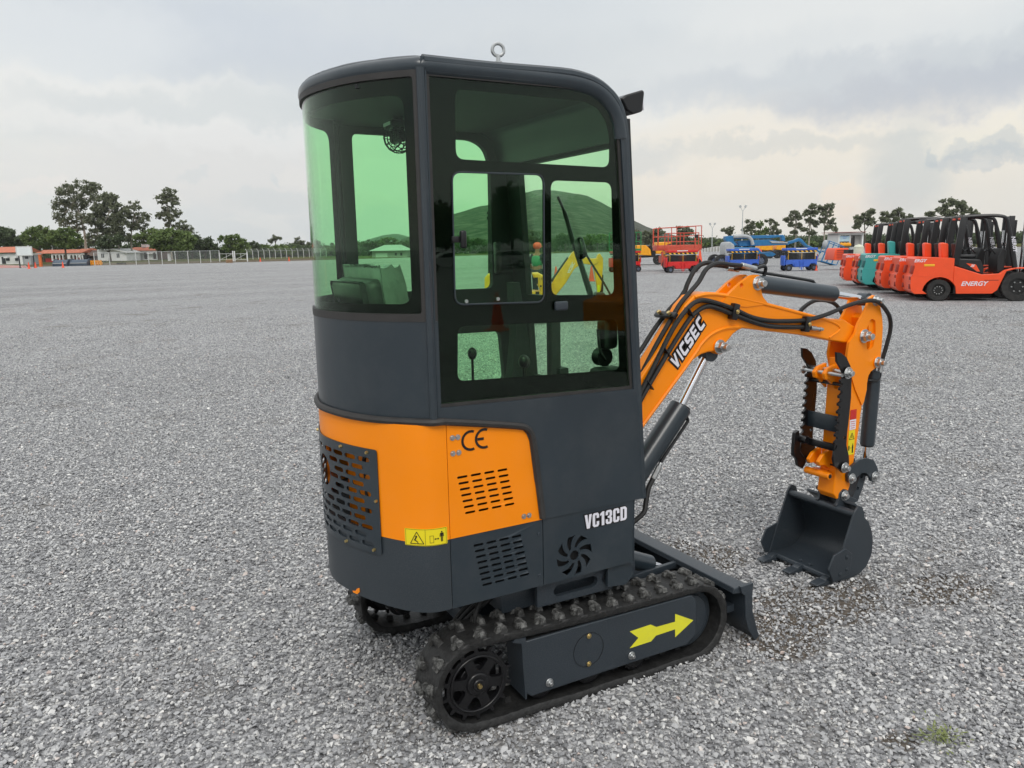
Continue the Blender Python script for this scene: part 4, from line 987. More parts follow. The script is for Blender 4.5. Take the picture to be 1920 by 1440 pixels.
# ------------------------------------------------------------------ ground
def ground_mat():
    m, nt, b = newmat('gravel_ground'); N, L = nt.nodes, nt.links
    geo = N.new('ShaderNodeNewGeometry')
    def vor(scale, rand=1.):
        v = N.new('ShaderNodeTexVoronoi'); v.inputs['Scale'].default_value = scale; v.inputs['Randomness'].default_value = rand
        L.new(geo.outputs['Position'], v.inputs['Vector']); return v
    def noise(scale, detail=4, rough=.5):
        n = N.new('ShaderNodeTexNoise'); n.inputs['Scale'].default_value = scale; n.inputs['Detail'].default_value = detail; n.inputs['Roughness'].default_value = rough
        L.new(geo.outputs['Position'], n.inputs['Vector']); return n.outputs['Fac']
    def ramp(v, stops):
        r = N.new('ShaderNodeValToRGB'); e = r.color_ramp.elements
        while len(e) > 1: e.remove(e[0])
        for i, (p, c) in enumerate(stops):
            x = e[0] if i == 0 else e.new(p)
            x.position = p; x.color = (*c, 1) if isinstance(c, tuple) else (c, c, c, 1)
        L.new(v, r.inputs[0]); return r.outputs[0]
    def mix(f, a, c, mode='MIX'):
        x = N.new('ShaderNodeMix'); x.data_type = 'RGBA'; x.blend_type = mode
        for s, v in ((x.inputs[0], f), (x.inputs[6], a), (x.inputs[7], c)):
            if isinstance(v, (int, float)): s.default_value = v
            elif isinstance(v, tuple): s.default_value = (*v, 1)
            else: L.new(v, s)
        return x.outputs[2]
    va, vb = vor(46), vor(24)
    sa = N.new('ShaderNodeSeparateColor'); L.new(va.outputs['Color'], sa.inputs[0])
    sb = N.new('ShaderNodeSeparateColor'); L.new(vb.outputs['Color'], sb.inputs[0])
    stone = ramp(sa.outputs[0], [(0, (.15, .15, .157)), (.35, (.245, .246, .252)), (.75, (.372, .374, .380)), (.93, (.52, .52, .51)), (1, (.66, .65, .63))])
    gap = ramp(va.outputs['Distance'], [(0, 1.), (.55, .85), (.85, .35)])
    stone = mix(1., stone, gap, 'MULTIPLY')
    dirt = mix(noise(30, 6, .7), (.11, .10, .09), (.17, .155, .135))
    pn = N.new('ShaderNodeMath'); pn.operation = 'ADD'
    L.new(noise(1.1, 6, .6), pn.inputs[0])
    n9 = N.new('ShaderNodeMath'); n9.operation = 'MULTIPLY'; L.new(noise(.35, 2), n9.inputs[0]); n9.inputs[1].default_value = .35
    L.new(n9.outputs[0], pn.inputs[1])
    pm = ramp(pn.outputs[0], [(.0, 0.), (.74, 0.), (.86, .55)])
    c = mix(pm, stone, dirt)
    # soil showing where the blade and bucket have scraped
    for (x, y, sx, sy) in DUG:
        s_ = N.new('ShaderNodeVectorMath'); s_.operation = 'SUBTRACT'; L.new(geo.outputs['Position'], s_.inputs[0]); s_.inputs[1].default_value = (x, y, GZ)
        m2 = N.new('ShaderNodeVectorMath'); m2.operation = 'MULTIPLY'; L.new(s_.outputs[0], m2.inputs[0]); m2.inputs[1].default_value = (sx, sy, 1)
        l_ = N.new('ShaderNodeVectorMath'); l_.operation = 'LENGTH'; L.new(m2.outputs[0], l_.inputs[0])
        a_ = N.new('ShaderNodeMath'); a_.operation = 'MULTIPLY_ADD'; L.new(noise(3.5, 6, .7), a_.inputs[0]); a_.inputs[1].default_value = -1.15; L.new(l_.outputs['Value'], a_.inputs[2])
        c = mix(ramp(a_.outputs[0], [(0., .9), (.25, 0.)]), c, mix(noise(60, 5, .7), (.045, .036, .027), (.10, .08, .06)))
    # broad wheel-worn bands and tone drift
    w1 = N.new('ShaderNodeMapping'); w1.inputs['Scale'].default_value = (.03, .22, 1); w1.inputs['Rotation'].default_value = (0, 0, R(32)); L.new(geo.outputs['Position'], w1.inputs[0])
    nn = N.new('ShaderNodeTexNoise'); nn.inputs['Scale'].default_value = 1.; nn.inputs['Detail'].default_value = 5; L.new(w1.outputs[0], nn.inputs['Vector'])
    drift = ramp(nn.outputs['Fac'], [(.3, 1.16), (.5, 1.34), (.7, 1.48)])
    c = mix(1., c, drift, 'MULTIPLY')
    L.new(c, b.inputs['Base Color']); b.inputs['Roughness'].default_value = .92
    b.inputs['Specular IOR Level'].default_value = .25
    h = N.new('ShaderNodeMath'); h.operation = 'MULTIPLY_ADD'; h.inputs[1].default_value = -1.; L.new(va.outputs['Distance'], h.inputs[0]); L.new(sa.outputs[1], h.inputs[2])
    bp = N.new('ShaderNodeBump'); bp.inputs['Strength'].default_value = .9; bp.inputs['Distance'].default_value = .016; L.new(h.outputs[0], bp.inputs['Height'])
    L.new(bp.outputs[0], b.inputs['Normal'])
    return m
M['ground'] = ground_mat()
b = MB(); bm = b.bm
rad = [0, 2, 4, 6, 9, 14, 20, 30, 50, 80, 130, 220, 400, 800, 1300, 1800]
prev = None; NSEG = 48
for r in rad:
    if r == 0: prev = [bm.verts.new((0, 0, GZ))]; continue
    cur = [bm.verts.new((r * math.cos(2 * PI * k / NSEG), r * math.sin(2 * PI * k / NSEG), GZ)) for k in range(NSEG)]
    for k in range(NSEG):
        if len(prev) == 1: bm.faces.new((prev[0], cur[k], cur[(k + 1) % NSEG]))
        else: bm.faces.new((prev[k], cur[k], cur[(k + 1) % NSEG], prev[(k + 1) % NSEG]))
    prev = cur
tag(b.build('ground', M['ground']), kind='structure', label='wide flat yard of crushed grey gravel')

# loose stones: crushed rock scattered over the near part of the yard
def stone_mat():
    m, nt, b = newmat('crushed_stone'); N, L = nt.nodes, nt.links
    oi = N.new('ShaderNodeObjectInfo')
    r = N.new('ShaderNodeValToRGB'); e = r.color_ramp.elements
    e[0].position = 0; e[0].color = (.15, .152, .158, 1); e[1].position = 1; e[1].color = (.64, .63, .61, 1)
    for p, c in ((.18, (.22, .222, .23)), (.42, (.29, .292, .30)), (.66, (.37, .372, .376)), (.84, (.455, .455, .455)), (.955, (.56, .555, .54)), (.967, (.45, .35, .31)), (.978, (.6, .59, .57))):
        x = e.new(p); x.color = (*c, 1)
    L.new(oi.outputs['Random'], r.inputs[0])
    t = N.new('ShaderNodeTexCoord'); n = N.new('ShaderNodeTexNoise'); n.inputs['Scale'].default_value = 90; n.inputs['Detail'].default_value = 4
    L.new(t.outputs['Object'], n.inputs['Vector'])
    mr = N.new('ShaderNodeMapRange'); mr.inputs['To Min'].default_value = .90; mr.inputs['To Max'].default_value = 1.42; L.new(n.outputs['Fac'], mr.inputs['Value'])
    s = N.new('ShaderNodeVectorMath'); s.operation = 'SCALE'; L.new(r.outputs[0], s.inputs[0]); L.new(mr.outputs[0], s.inputs['Scale'])
    L.new(s.outputs[0], b.inputs['Base Color']); b.inputs['Roughness'].default_value = .8; b.inputs['Specular IOR Level'].default_value = .35
    return m
M['stone'] = stone_mat()
def gravel():
    # patch of ground that carries loose stones, from beside the excavator outward
    b = MB(); bm = b.bm
    def P(r, a): return bm.verts.new((CAM.x + r * math.sin(R(a)), CAM.y + r * math.cos(R(a)), GZ + .001))
    rs = [.9, 3.5, 6, 9, 14, 22]; aa = [28.7 - 56 + 8 * k for k in range(15)]
    rows = [[P(r, a) for a in aa] for r in rs]
    for i in range(len(rs) - 1):
        for j in range(len(aa) - 1): bm.faces.new((rows[i][j], rows[i][j + 1], rows[i + 1][j + 1], rows[i + 1][j]))
    o = b.build('gravel', M['stone'])
    tag(o, label='loose crushed grey stones covering the near yard', kind='stuff')
    ng = bpy.data.node_groups.new('gravel', 'GeometryNodeTree')
    ng.interface.new_socket('Geometry', in_out='INPUT', socket_type='NodeSocketGeometry'); ng.interface.new_socket('Geometry', in_out='OUTPUT', socket_type='NodeSocketGeometry')
    N, L = ng.nodes, ng.links
    gi, go = N.new('NodeGroupInput'), N.new('NodeGroupOutput')
    def math_(op, a, b=None, c=None):
        n = N.new('ShaderNodeMath'); n.operation = op
        for i, v in enumerate((a, b, c)):
            if v is None: continue
            if isinstance(v, (int, float)): n.inputs[i].default_value = v
            else: L.new(v, n.inputs[i])
        return n.outputs[0]
    pos = N.new('GeometryNodeInputPosition')
    # stones variants as hulls of random points
    join = N.new('GeometryNodeGeometryToInstance')
    for k in range(9):
        rv = N.new('FunctionNodeRandomValue'); rv.data_type = 'FLOAT_VECTOR'; rv.inputs['Seed'].default_value = 11 + k * 7
        rv.inputs[0].default_value = (-1, -1, -1); rv.inputs[1].default_value = (1, 1, 1)
        pts = N.new('GeometryNodePoints'); pts.inputs['Count'].default_value = 13
        sc = N.new('ShaderNodeVectorMath'); sc.operation = 'MULTIPLY'; sc.inputs[1].default_value = (1., .72 + .04 * (k % 4), .55 + .04 * (k % 3)); L.new(rv.outputs[0], sc.inputs[0])
        L.new(sc.outputs[0], pts.inputs['Position'])
        hull = N.new('GeometryNodeConvexHull'); L.new(pts.outputs[0], hull.inputs[0])
        L.new(hull.outputs[0], join.inputs[0])
    def layer(dens_nodes, smin, smax, seed, zoff):
        d = N.new('GeometryNodeDistributePointsOnFaces'); d.inputs['Seed'].default_value = seed
        L.new(gi.outputs[0], d.inputs['Mesh']); L.new(dens_nodes, d.inputs['Density'])
        iop = N.new('GeometryNodeInstanceOnPoints'); L.new(d.outputs['Points'], iop.inputs['Points']); L.new(join.outputs[0], iop.inputs['Instance'])
        iop.inputs['Pick Instance'].default_value = True
        ri = N.new('FunctionNodeRandomValue'); ri.data_type = 'INT'; ri.inputs['Seed'].default_value = seed + 1
        ri.inputs[4].default_value = 0; ri.inputs[5].default_value = 8; L.new(ri.outputs[2], iop.inputs['Instance Index'])
        rr = N.new('FunctionNodeRandomValue'); rr.data_type = 'FLOAT_VECTOR'; rr.inputs['Seed'].default_value = seed + 2
        rr.inputs[0].default_value = (-.45, -.45, 0); rr.inputs[1].default_value = (.45, .45, 6.283)
        e2r = N.new('FunctionNodeEulerToRotation'); L.new(rr.outputs[0], e2r.inputs[0]); L.new(e2r.outputs[0], iop.inputs['Rotation'])
        rs_ = N.new('FunctionNodeRandomValue'); rs_.inputs['Seed'].default_value = seed + 3; rs_.inputs[2].default_value = 0; rs_.inputs[3].default_value = 1
        p3 = math_('POWER', rs_.outputs[1], 2.2)
        s = math_('MULTIPLY_ADD', p3, smax - smin, smin)
        L.new(s, iop.inputs['Scale'])
        sp = N.new('GeometryNodeSetPosition')
        L.new(iop.outputs[0], sp.inputs['Geometry']); cz = N.new('ShaderNodeCombineXYZ')
        rz_ = N.new('FunctionNodeRandomValue'); rz_.inputs['Seed'].default_value = seed + 5; rz_.inputs[2].default_value = 0; rz_.inputs[3].default_value = zoff
        L.new(rz_.outputs[1], cz.inputs[2]); L.new(cz.outputs[0], sp.inputs['Offset'])
        return sp.outputs[0]
    def dist_to(x, y, sx=1., sy=1.):
        s = N.new('ShaderNodeVectorMath'); s.operation = 'SUBTRACT'; L.new(pos.outputs[0], s.inputs[0]); s.inputs[1].default_value = (x, y, GZ)
        m_ = N.new('ShaderNodeVectorMath'); m_.operation = 'MULTIPLY'; L.new(s.outputs[0], m_.inputs[0]); m_.inputs[1].default_value = (sx, sy, 1)
        l = N.new('ShaderNodeVectorMath'); l.operation = 'LENGTH'; L.new(m_.outputs[0], l.inputs[0]); return l.outputs['Value']
    def smooth(v, a, b2, lo, hi):
        r = N.new('ShaderNodeMapRange'); r.interpolation_type = 'SMOOTHSTEP'
        r.inputs['From Min'].default_value = a; r.inputs['From Max'].default_value = b2; r.inputs['To Min'].default_value = lo; r.inputs['To Max'].default_value = hi
        L.new(v, r.inputs['Value']); return r.outputs[0]
    ns = N.new('ShaderNodeTexNoise'); ns.inputs['Scale'].default_value = 1.5; ns.inputs['Detail'].default_value = 5; ns.inputs['Roughness'].default_value = .6
    L.new(pos.outputs[0], ns.inputs['Vector'])
    bare = smooth(ns.outputs[0], .40, .52, .45, 1.)
    dug = None
    for (x, y, sx, sy) in DUG:
        ds = N.new('ShaderNodeMath'); ds.operation = 'MULTIPLY_ADD'; L.new(ns.outputs[0], ds.inputs[0]); ds.inputs[1].default_value = -1.15; L.new(dist_to(x, y, sx, sy), ds.inputs[2])
        q = smooth(ds.outputs[0], -.25, .35, .34, 1.)
        dug = q if dug is None else math_('MULTIPLY', dug, q)
    df = math_('MULTIPLY', bare, dug)
    r_ = dist_to(CAM.x, CAM.y)
    near = math_('MULTIPLY', smooth(r_, 3.0, 12., 5600., 1100.), df)
    near = math_('MULTIPLY', near, smooth(r_, 14., 22., 1., .0))
    bits = math_('MULTIPLY', smooth(r_, 3.0, 7., 5200., 0.), 1.)
    big = math_('MULTIPLY', smooth(r_, 12., 20., 26., 4.), df)
    out = N.new('GeometryNodeJoinGeometry')
    for g in (layer(near, .0054, .0140, 3, .013), layer(bits, .0028, .006, 40, .006), layer(big, .016, .026, 80, .008)): L.new(g, out.inputs[0])
    sm = N.new('GeometryNodeSetMaterial'); sm.inputs['Material'].default_value = M['stone']; L.new(out.outputs[0], sm.inputs[0])
    L.new(sm.outputs[0], go.inputs[0])
    md = o.modifiers.new('scatter', 'NODES'); md.node_group = ng
gravel()

# a small weed growing through the stones
e = empty('weed', (1.42, -1.32, GZ), 0, 'small yellow green weed growing through the gravel at bottom right', 'weed')
verts, faces = [], []
rg = random.Random(5)
for k in range(150):
    a, rr = rg.uniform(0, 6.3), abs(rg.gauss(0, .045)); p = Vector((rr * 1.2 * math.cos(a), rr * math.sin(a), .012 + rg.uniform(0, .014))); d = Vector((math.cos(a + rg.uniform(-1, 1)), math.sin(a + rg.uniform(-1, 1)), rg.uniform(-.1, .5))) * rg.uniform(.01, .022); n = Vector((-d.y, d.x, 0)).normalized() * .0035
    i0 = len(verts); verts += [p - n * .5, p + d * .5 - n, p + d, p + d * .5 + n]; faces.append((i0, i0 + 1, i0 + 2, i0 + 3))
me = bpy.data.meshes.new('leaves'); me.from_pydata(verts, [], faces); me.materials.append(mat('weed_leaf', (.17, .20, .06), .7)); link(bpy.data.objects.new('leaves', me), e)

# ------------------------------------------------------------------ background helpers
RZ0 = R(-28.7)
RIGHT = Vector((math.cos(RZ0), math.sin(RZ0), 0))
def frame(name, px, D, z0, label, cat, group=None):
    o = at(px, D, GZ + z0)
    e = empty(name, o, RZ0, label, cat, group)
    def f(x, y): return ((at(x, D) - o).dot(RIGHT), zat(x, y, D) - (GZ + z0))
    return e, f
def bmat(key, c, rough=.5, **kw):
    M[key] = mat(key, c, rough, **kw); return M[key]
bmat('fork_red', (.86, .085, .020), .35, var=.04); bmat('fork_teal', (.05, .36, .34), .4, var=.05); bmat('fork_black', (.012, .012, .013), .4)
bmat('lift_red', (.62, .02, .02), .4); bmat('rail_red', (.55, .08, .045), .5); bmat('lift_blue', (.045, .13, .55), .4); bmat('boom_blue', (.02, .16, .36), .4); bmat('lift_green', (.02, .22, .07), .45)
bmat('mach_yellow', (.85, .36, .01), .4); bmat('exc_yellow', (.85, .42, .02), .4); bmat('hazard_yellow', (.85, .45, .02), .5); bmat('plastic_grey', (.38, .40, .41), .5); bmat('cone', (.85, .10, .04), .5)
bmat('wall_white', (.72, .73, .72), .8, vscale=1.5, var=.06); bmat('roof_tile', (.50, .16, .09), .85, vscale=3, var=.25, bump=.4, bscale=4); bmat('window_dark', (.03, .035, .04), .2); bmat('arch_red', (.42, .04, .035), .7)
bmat('bucket_blue', (.06, .085, .12), .5); bmat('post_white', (.55, .56, .54), .7); bmat('galv', (.42, .44, .44), .5, var=.15); bmat('concrete', (.40, .39, .37), .85); bmat('skin', (.35, .18, .11), .6); bmat('cloth_green', (.07, .28, .14), .8); bmat('cloth_dark', (.02, .022, .03), .85); bmat('tank_cream', (.62, .64, .52), .5)
bmat('car_white', (.70, .70, .70), .25, var=.02); bmat('grey_roof', (.30, .30, .29), .8); bmat('sign_white', (.72, .76, .75), .6, var=.02); bmat('orange_post', (.62, .14, .03), .6); bmat('tile_dark', (.16, .11, .09), .85)
def leafmat(key, c1, c2):
    m, nt, b = newmat(key); N, L = nt.nodes, nt.links
    g = N.new('ShaderNodeNewGeometry'); n = N.new('ShaderNodeTexNoise'); n.inputs['Scale'].default_value = .55; n.inputs['Detail'].default_value = 5; n.inputs['Roughness'].default_value = .7
    L.new(g.outputs['Position'], n.inputs['Vector'])
    ri = N.new('ShaderNodeMath'); ri.operation = 'MULTIPLY_ADD'; ri.inputs[1].default_value = .35; L.new(g.outputs['Random Per Island'], ri.inputs[0]); L.new(n.outputs['Fac'], ri.inputs[2])
    mr = N.new('ShaderNodeMapRange'); mr.inputs['From Min'].default_value = .4; mr.inputs['From Max'].default_value = .95; L.new(ri.outputs[0], mr.inputs['Value'])
    mx = N.new('ShaderNodeMix'); mx.data_type = 'RGBA'; L.new(mr.outputs[0], mx.inputs[0]); mx.inputs[6].default_value = (*c1, 1); mx.inputs[7].default_value = (*c2, 1)
    L.new(mx.outputs[2], b.inputs['Base Color']); b.inputs['Roughness'].default_value = .6; b.inputs['Specular IOR Level'].default_value = .3
    tr = N.new('ShaderNodeBsdfTranslucent'); L.new(mx.outputs[2], tr.inputs['Color']); ms = N.new('ShaderNodeMixShader'); ms.inputs[0].default_value = .4
    L.new(b.outputs[0], ms.inputs[1]); L.new(tr.outputs[0], ms.inputs[2]); L.new(ms.outputs[0], N['Material Output'].inputs['Surface'])
    M[key] = m
leafmat('leaf_green', (.09, .145, .04), (.21, .28, .09)); leafmat('leaf_euc', (.11, .13, .075), (.22, .24, .15)); leafmat('leaf_dark', (.060, .090, .044), (.13, .17, .08)); leafmat('leaf_dry', (.09, .10, .045), (.19, .18, .10))
bmat('bark_pale', (.30, .27, .22), .85, vscale=2, var=.3); bmat('bark_dark', (.08, .065, .05), .9)

# ------------------------------------------------------------------ hills and ground cover beyond the yard
def interp(T, x):
    if x <= T[0][0]: return T[0][1]
    for (a, b_), (c, d) in zip(T, T[1:]):
        if x <= c: return b_ + (d - b_) * (x - a) / (c - a)
    return T[-1][1]
from mathutils import noise as mnoise
def hill(name, ridge, D0, D1, m, label, step=5, rough=.05):
    b = MB(); bm = b.bm; x0, x1 = ridge[0][0], ridge[-1][0]; rows = []
    n = int((x1 - x0) / step) + 1; NT = 16
    for i in range(n + 1):
        px = x0 + (x1 - x0) * i / n; r = []
        H = max(0., zat(px, interp(ridge, px), D1) - GZ)
        for j in range(NT + 6):
            t = j / NT
            D = D0 + (D1 - D0) * t
            if t <= 1: h = H * (t ** 1.25) * (2 - t) ** .35
            else: h = H * max(0, 1 - (t - 1) * 2.4)
            p = at(px, D)
            h += H * rough * mnoise.noise(Vector((p.x, p.y, 0)) * (14. / D1)) * min(1, 2.5 * t) + H * rough * .35 * mnoise.noise(Vector((p.x, p.y, 5)) * (90. / D1))
            r.append(bm.verts.new((p.x, p.y, GZ - .5 + h)))
        rows.append(r)
    for a, c in zip(rows, rows[1:]):
        for j in range(len(a) - 1): bm.faces.new((a[j], a[j + 1], c[j + 1], c[j]))
    return tag(b.build(name, m, angle=80), label=label, kind='structure')
def hillmat(key, c1, c2, c3, sc):
    m, nt, b = newmat(key); N, L = nt.nodes, nt.links
    g = N.new('ShaderNodeNewGeometry'); n = N.new('ShaderNodeTexNoise'); n.inputs['Scale'].default_value = sc; n.inputs['Detail'].default_value = 9; n.inputs['Roughness'].default_value = .68
    L.new(g.outputs['Position'], n.inputs['Vector']); r = N.new('ShaderNodeValToRGB'); e = r.color_ramp.elements
    e[0].position = .36; e[0].color = (*c1, 1); e[1].position = .66; e[1].color = (*c3, 1); x = e.new(.5); x.color = (*c2, 1)
    L.new(n.outputs['Fac'], r.inputs[0]); L.new(r.outputs[0], b.inputs['Base Color']); b.inputs['Roughness'].default_value = 1; b.inputs['Specular IOR Level'].default_value = 0
    M[key] = m
hillmat('hill_scrub', (.022, .030, .022), (.055, .064, .044), (.15, .145, .115), .06)
hillmat('hill_far', (.05, .07, .06), (.08, .10, .08), (.11, .13, .10), .004)
hill('hill', [(640, 470), (700, 464), (740, 455), (775, 440), (800, 422), (853, 400), (900, 389), (930, 385), (960, 372), (985, 362), (1003, 356), (1020, 354), (1040, 355), (1060, 358), (1100, 366), (1130, 380), (1150, 391), (1170, 402), (1187, 412), (1212, 424), (1240, 434), (1262, 440), (1290, 447), (1320, 455), (1350, 462), (1420, 465)], 620, 1250, M['hill_scrub'], 'scrub covered hill rising behind the yard')
hill('distant_hills', [(380, 481), (480, 478), (600, 476), (680, 452), (720, 440), (745, 437), (775, 445), (860, 462), (1200, 463), (1300, 457), (1400, 458), (1480, 455), (1560, 452), (1640, 455), (1760, 451), (1930, 446), (2050, 447)], 1350, 1950, M['hill_far'], 'low blue green hills on the horizon', 10)
# grass verge: a low bank along the far edge of the yard
hillmat('grass_mat', (.06, .075, .025), (.10, .11, .045), (.15, .125, .08), 1.6)
hillmat('earth_mat', (.10, .085, .06), (.13, .11, .08), (.17, .15, .11), 1.2)
edge = [(-300, 125), (-60, 128), (80, 143), (170, 147), (330, 143), (460, 148), (590, 156), (700, 165), (850, 185), (1000, 200), (1150, 210), (1300, 195), (1450, 180), (1600, 170), (1800, 150), (2100, 120)]
b = MB(); bm = b.bm; rows = []
for i in range(121):
    px = -300 + 2400 * i / 120; D = interp(edge, px); k = 1. if px < 640 else .35
    rows.append([bm.verts.new(at(px, D + dd, GZ + zz * k + (.08 * mnoise.noise(Vector((px * .05, dd, 0))) if 1 < dd < 30 else 0))) for dd, zz in ((0, .004), (1.2, .12), (3.5, .38), (6, .5), (14, .52), (40, .5), (160, .5))])
for a, c in zip(rows, rows[1:]):
    for j in range(6): bm.faces.new((a[j], a[j + 1], c[j + 1], c[j]))
VG = b.build('grass_verge', M['grass_mat'], angle=80)
VG.data.materials.append(M['earth_mat'])
for p in VG.data.polygons:
    if p.index % 6 in (0, 1): p.material_index = 1
tag(VG, 'grassy bank with bare earth edge round the yard', kind='structure')

# ------------------------------------------------------------------ trees
def tree(px, D, blobs, leaf='leaf_green', bark='bark_dark', trunk=None, label='', cat='tree', group=None, name='tree', z0=.5, lsz=.40, dens=1., limbs=5, tr=.22, white=False, seed=None, sub=None, leaves=None):
    """blobs: (px, py, rx_px, ry_px) of the foliage masses; trunk: list of (px, py) from the ground up"""
    rng = random.Random(seed if seed is not None else int(px * 7 + D))
    e, f = frame(name, px, D, z0, label, cat, group)
    dens *= 1.45 if leaf in ('leaf_green', 'leaf_dark') else (1.9 if px > 1200 else 1.3)
    s = D / 1450
    verts, faces = [], []
    centres = []
    for (bx, by, rx, ry) in blobs:
        cx, cz = f(bx, by); RX_, RZ_ = rx * s, ry * s; RY_ = (RX_ + RZ_) * .5
        cy = rng.uniform(-.3, .3) * RX_
        centres.append((cx, cy, cz, RX_, RZ_))
        nsub = max(9, int((rx * ry) / 11 * (dens ** .7))) if sub is None else sub
        for _ in range(nsub):
            # clump centres lie towards the outside of the mass
            while True:
                v = Vector((rng.gauss(0, 1), rng.gauss(0, 1), rng.gauss(0, 1)))
                if v.length > .1: break
            v.normalize(); v *= rng.uniform(.35, 1.) ** .5
            c = Vector((cx + v.x * RX_ * .86, cy + v.y * RY_ * .86, cz + v.z * RZ_ * .86))
            cr = rng.uniform(.14, .26) * min(RX_, RZ_) + .22
            nl = int(30 * dens * (cr / .8) ** 1.6) + 14
            for _k in range(nl):
                o = Vector((rng.gauss(0, .5), rng.gauss(0, .5), rng.gauss(0, .38))) * cr
                p = c + o
                q = Euler((rng.uniform(-1.2, 1.2), rng.uniform(-1.2, 1.2), rng.uniform(0, 6.3))).to_matrix()
                h = lsz * rng.uniform(.55, 1.25)
                i0 = len(verts)
                for ux, uy in ((-.5, -.35), (.5, -.3), (.35, .4), (-.4, .3)): verts.append(p + q @ Vector((ux * h, uy * h, 0)))
                faces.append((i0, i0 + 1, i0 + 2, i0 + 3))
    me = bpy.data.meshes.new('crown'); me.from_pydata(verts, [], faces); me.materials.append(M[leaf])
    link(bpy.data.objects.new('crown', me), e)
    if trunk is None:
        lo = min(blobs, key=lambda b_: -b_[1]); trunk = [(px, None), (px + 1, (min(b_[1] for b_ in blobs) + lo[1]) / 2)]
    pts = []
    for (x, y) in trunk:
        if y is None: pts.append(Vector((0, 0, -.1)))
        else: xx, zz_ = f(x, y); pts.append(Vector((xx, 0, zz_)))
    b = MB(); n = 6
    rr = [tr * (1 - .75 * i / 7) for i in range(8)]
    b.tube(pts, rr, 7, 4)
    top = pts[-1]; mid = pts[-2].lerp(top, .35)
    for k, (cx, cy, cz, rx, rz) in enumerate(centres[:9]):
        a = pts[-2].lerp(top, rng.uniform(.15, .9)); c = Vector((cx, cy, cz))
        if (c - a).length > .5:
            m_ = a.lerp(c, .5) + Vector((0, 0, -.12 * (c - a).length)); b.tube([a, m_, c], [tr * .42, tr * .38, tr * .3, tr * .2, tr * .12], 5, 3)
            for _ in range(limbs):
                d = c + Vector((rng.uniform(-1, 1) * rx * .7, rng.uniform(-1, 1) * rx * .6, rng.uniform(-.4, .8) * rz)); b.tube([m_.lerp(c, rng.random()), c.lerp(d, .6) + Vector((0, 0, -.1)), d], [tr * .2, tr * .12, tr * .06], 4, 2)
    T_ = b.build('trunk', M[bark], e)
    if white:
        b = MB(); p0, p1 = pts[0], pts[0].lerp(pts[1], min(1., 1.5 / max(.1, (pts[1] - pts[0]).length))); b.cyl(p0, p1, tr * 1.06, tr * 1.02, 8); b.build('whitewash', M['wall_white'], T_)
    return e
GL = 'trees behind the far left edge of the yard'
GRt = 'trees beyond the machines on the right'
tree(8, 175, [(5, 440, 22, 16), (-20, 445, 20, 18), (28, 446, 20, 15), (14, 458, 30, 10)], 'leaf_dark', label='dark green tree cut by the left edge of the photo', group=GL, dens=1.2)
tree(75, 170, [(62, 444, 17, 15), (80, 432, 15, 12), (92, 446, 17, 16), (72, 460, 24, 9)], 'leaf_green', label='bright green tree just right of the white sign board', group=GL, dens=1.2)
tree(124, 150, [(110, 442, 16, 12), (130, 438, 16, 12), (144, 448, 14, 12), (122, 455, 24, 9), (136, 460, 16, 6)], 'leaf_green', trunk=[(124, None), (124, 468), (124, 450)], label='round yellow green tree in front of the red arcade', group=GL, dens=1.3)
tree(161, 165, [(140, 356, 22, 15), (170, 348, 26, 12), (124, 384, 20, 16), (120, 404, 14, 12), (152, 380, 22, 16), (180, 370, 20, 16), (160, 408, 22, 14), (134, 418, 18, 10), (150, 428, 16, 9), (192, 352, 16, 10)], 'leaf_euc', 'bark_pale', [(161, None), (163, 460), (163, 430), (156, 390), (152, 360)], 'tallest broad eucalyptus of the left group, pale trunk over the grey roof', group=GL, tr=.32, white=True, dens=.8, lsz=.34)
tree(195, 160, [(208, 372, 22, 12), (196, 392, 18, 14), (182, 410, 16, 14), (204, 420, 18, 14), (190, 438, 22, 10), (176, 448, 14, 8), (224, 384, 14, 11)], 'leaf_euc', 'bark_pale', [(194, None), (192, 455), (186, 435), (184, 415)], 'eucalyptus with a forked pale trunk before the white house', group=GL, tr=.26, white=True, dens=1.1)
tree(206, 158, [(210, 452, 20, 10), (196, 458, 16, 8), (222, 448, 16, 10)], 'leaf_dark', 'bark_dark', [(207, None), (206, 478), (205, 462)], 'low dark tree with crooked limbs before the white house', group=GL, tr=.3, dens=1.3)
tree(227, 160, [(224, 404, 16, 12), (232, 420, 18, 13), (222, 436, 20, 12), (240, 400, 12, 10), (236, 446, 16, 9)], 'leaf_euc', 'bark_pale', [(229, None), (226, 470), (221, 448), (220, 425)], 'eucalyptus with a leaning white trunk at the house corner', group=GL, tr=.22, white=True, dens=1.1)
tree(250, 162, [(262, 386, 14, 10), (272, 402, 14, 12), (258, 408, 13, 12), (280, 416, 9, 9), (252, 424, 14, 11), (268, 426, 12, 8), (246, 394, 10, 9)], 'leaf_euc', 'bark_pale', [(250, None), (248, 465), (252, 430), (262, 400)], 'open crowned eucalyptus at the right end of the big group', group=GL, tr=.22, white=True, dens=.55)
tree(290, 178, [(270, 448, 18, 12), (288, 440, 20, 14), (305, 438, 18, 12)], 'leaf_green', label='green tree behind the arched white building', group=GL)
tree(322, 168, [(326, 360, 17, 10), (318, 374, 16, 11), (336, 376, 14, 10), (322, 390, 14, 8), (314, 406, 14, 10), (330, 408, 13, 11), (340, 398, 9, 8), (326, 424, 12, 8)], 'leaf_euc', 'bark_pale', [(320, None), (320, 440), (322, 410), (322, 370)], 'tall slim eucalyptus rising alone above a round green tree', group=GL, tr=.24, dens=.8)
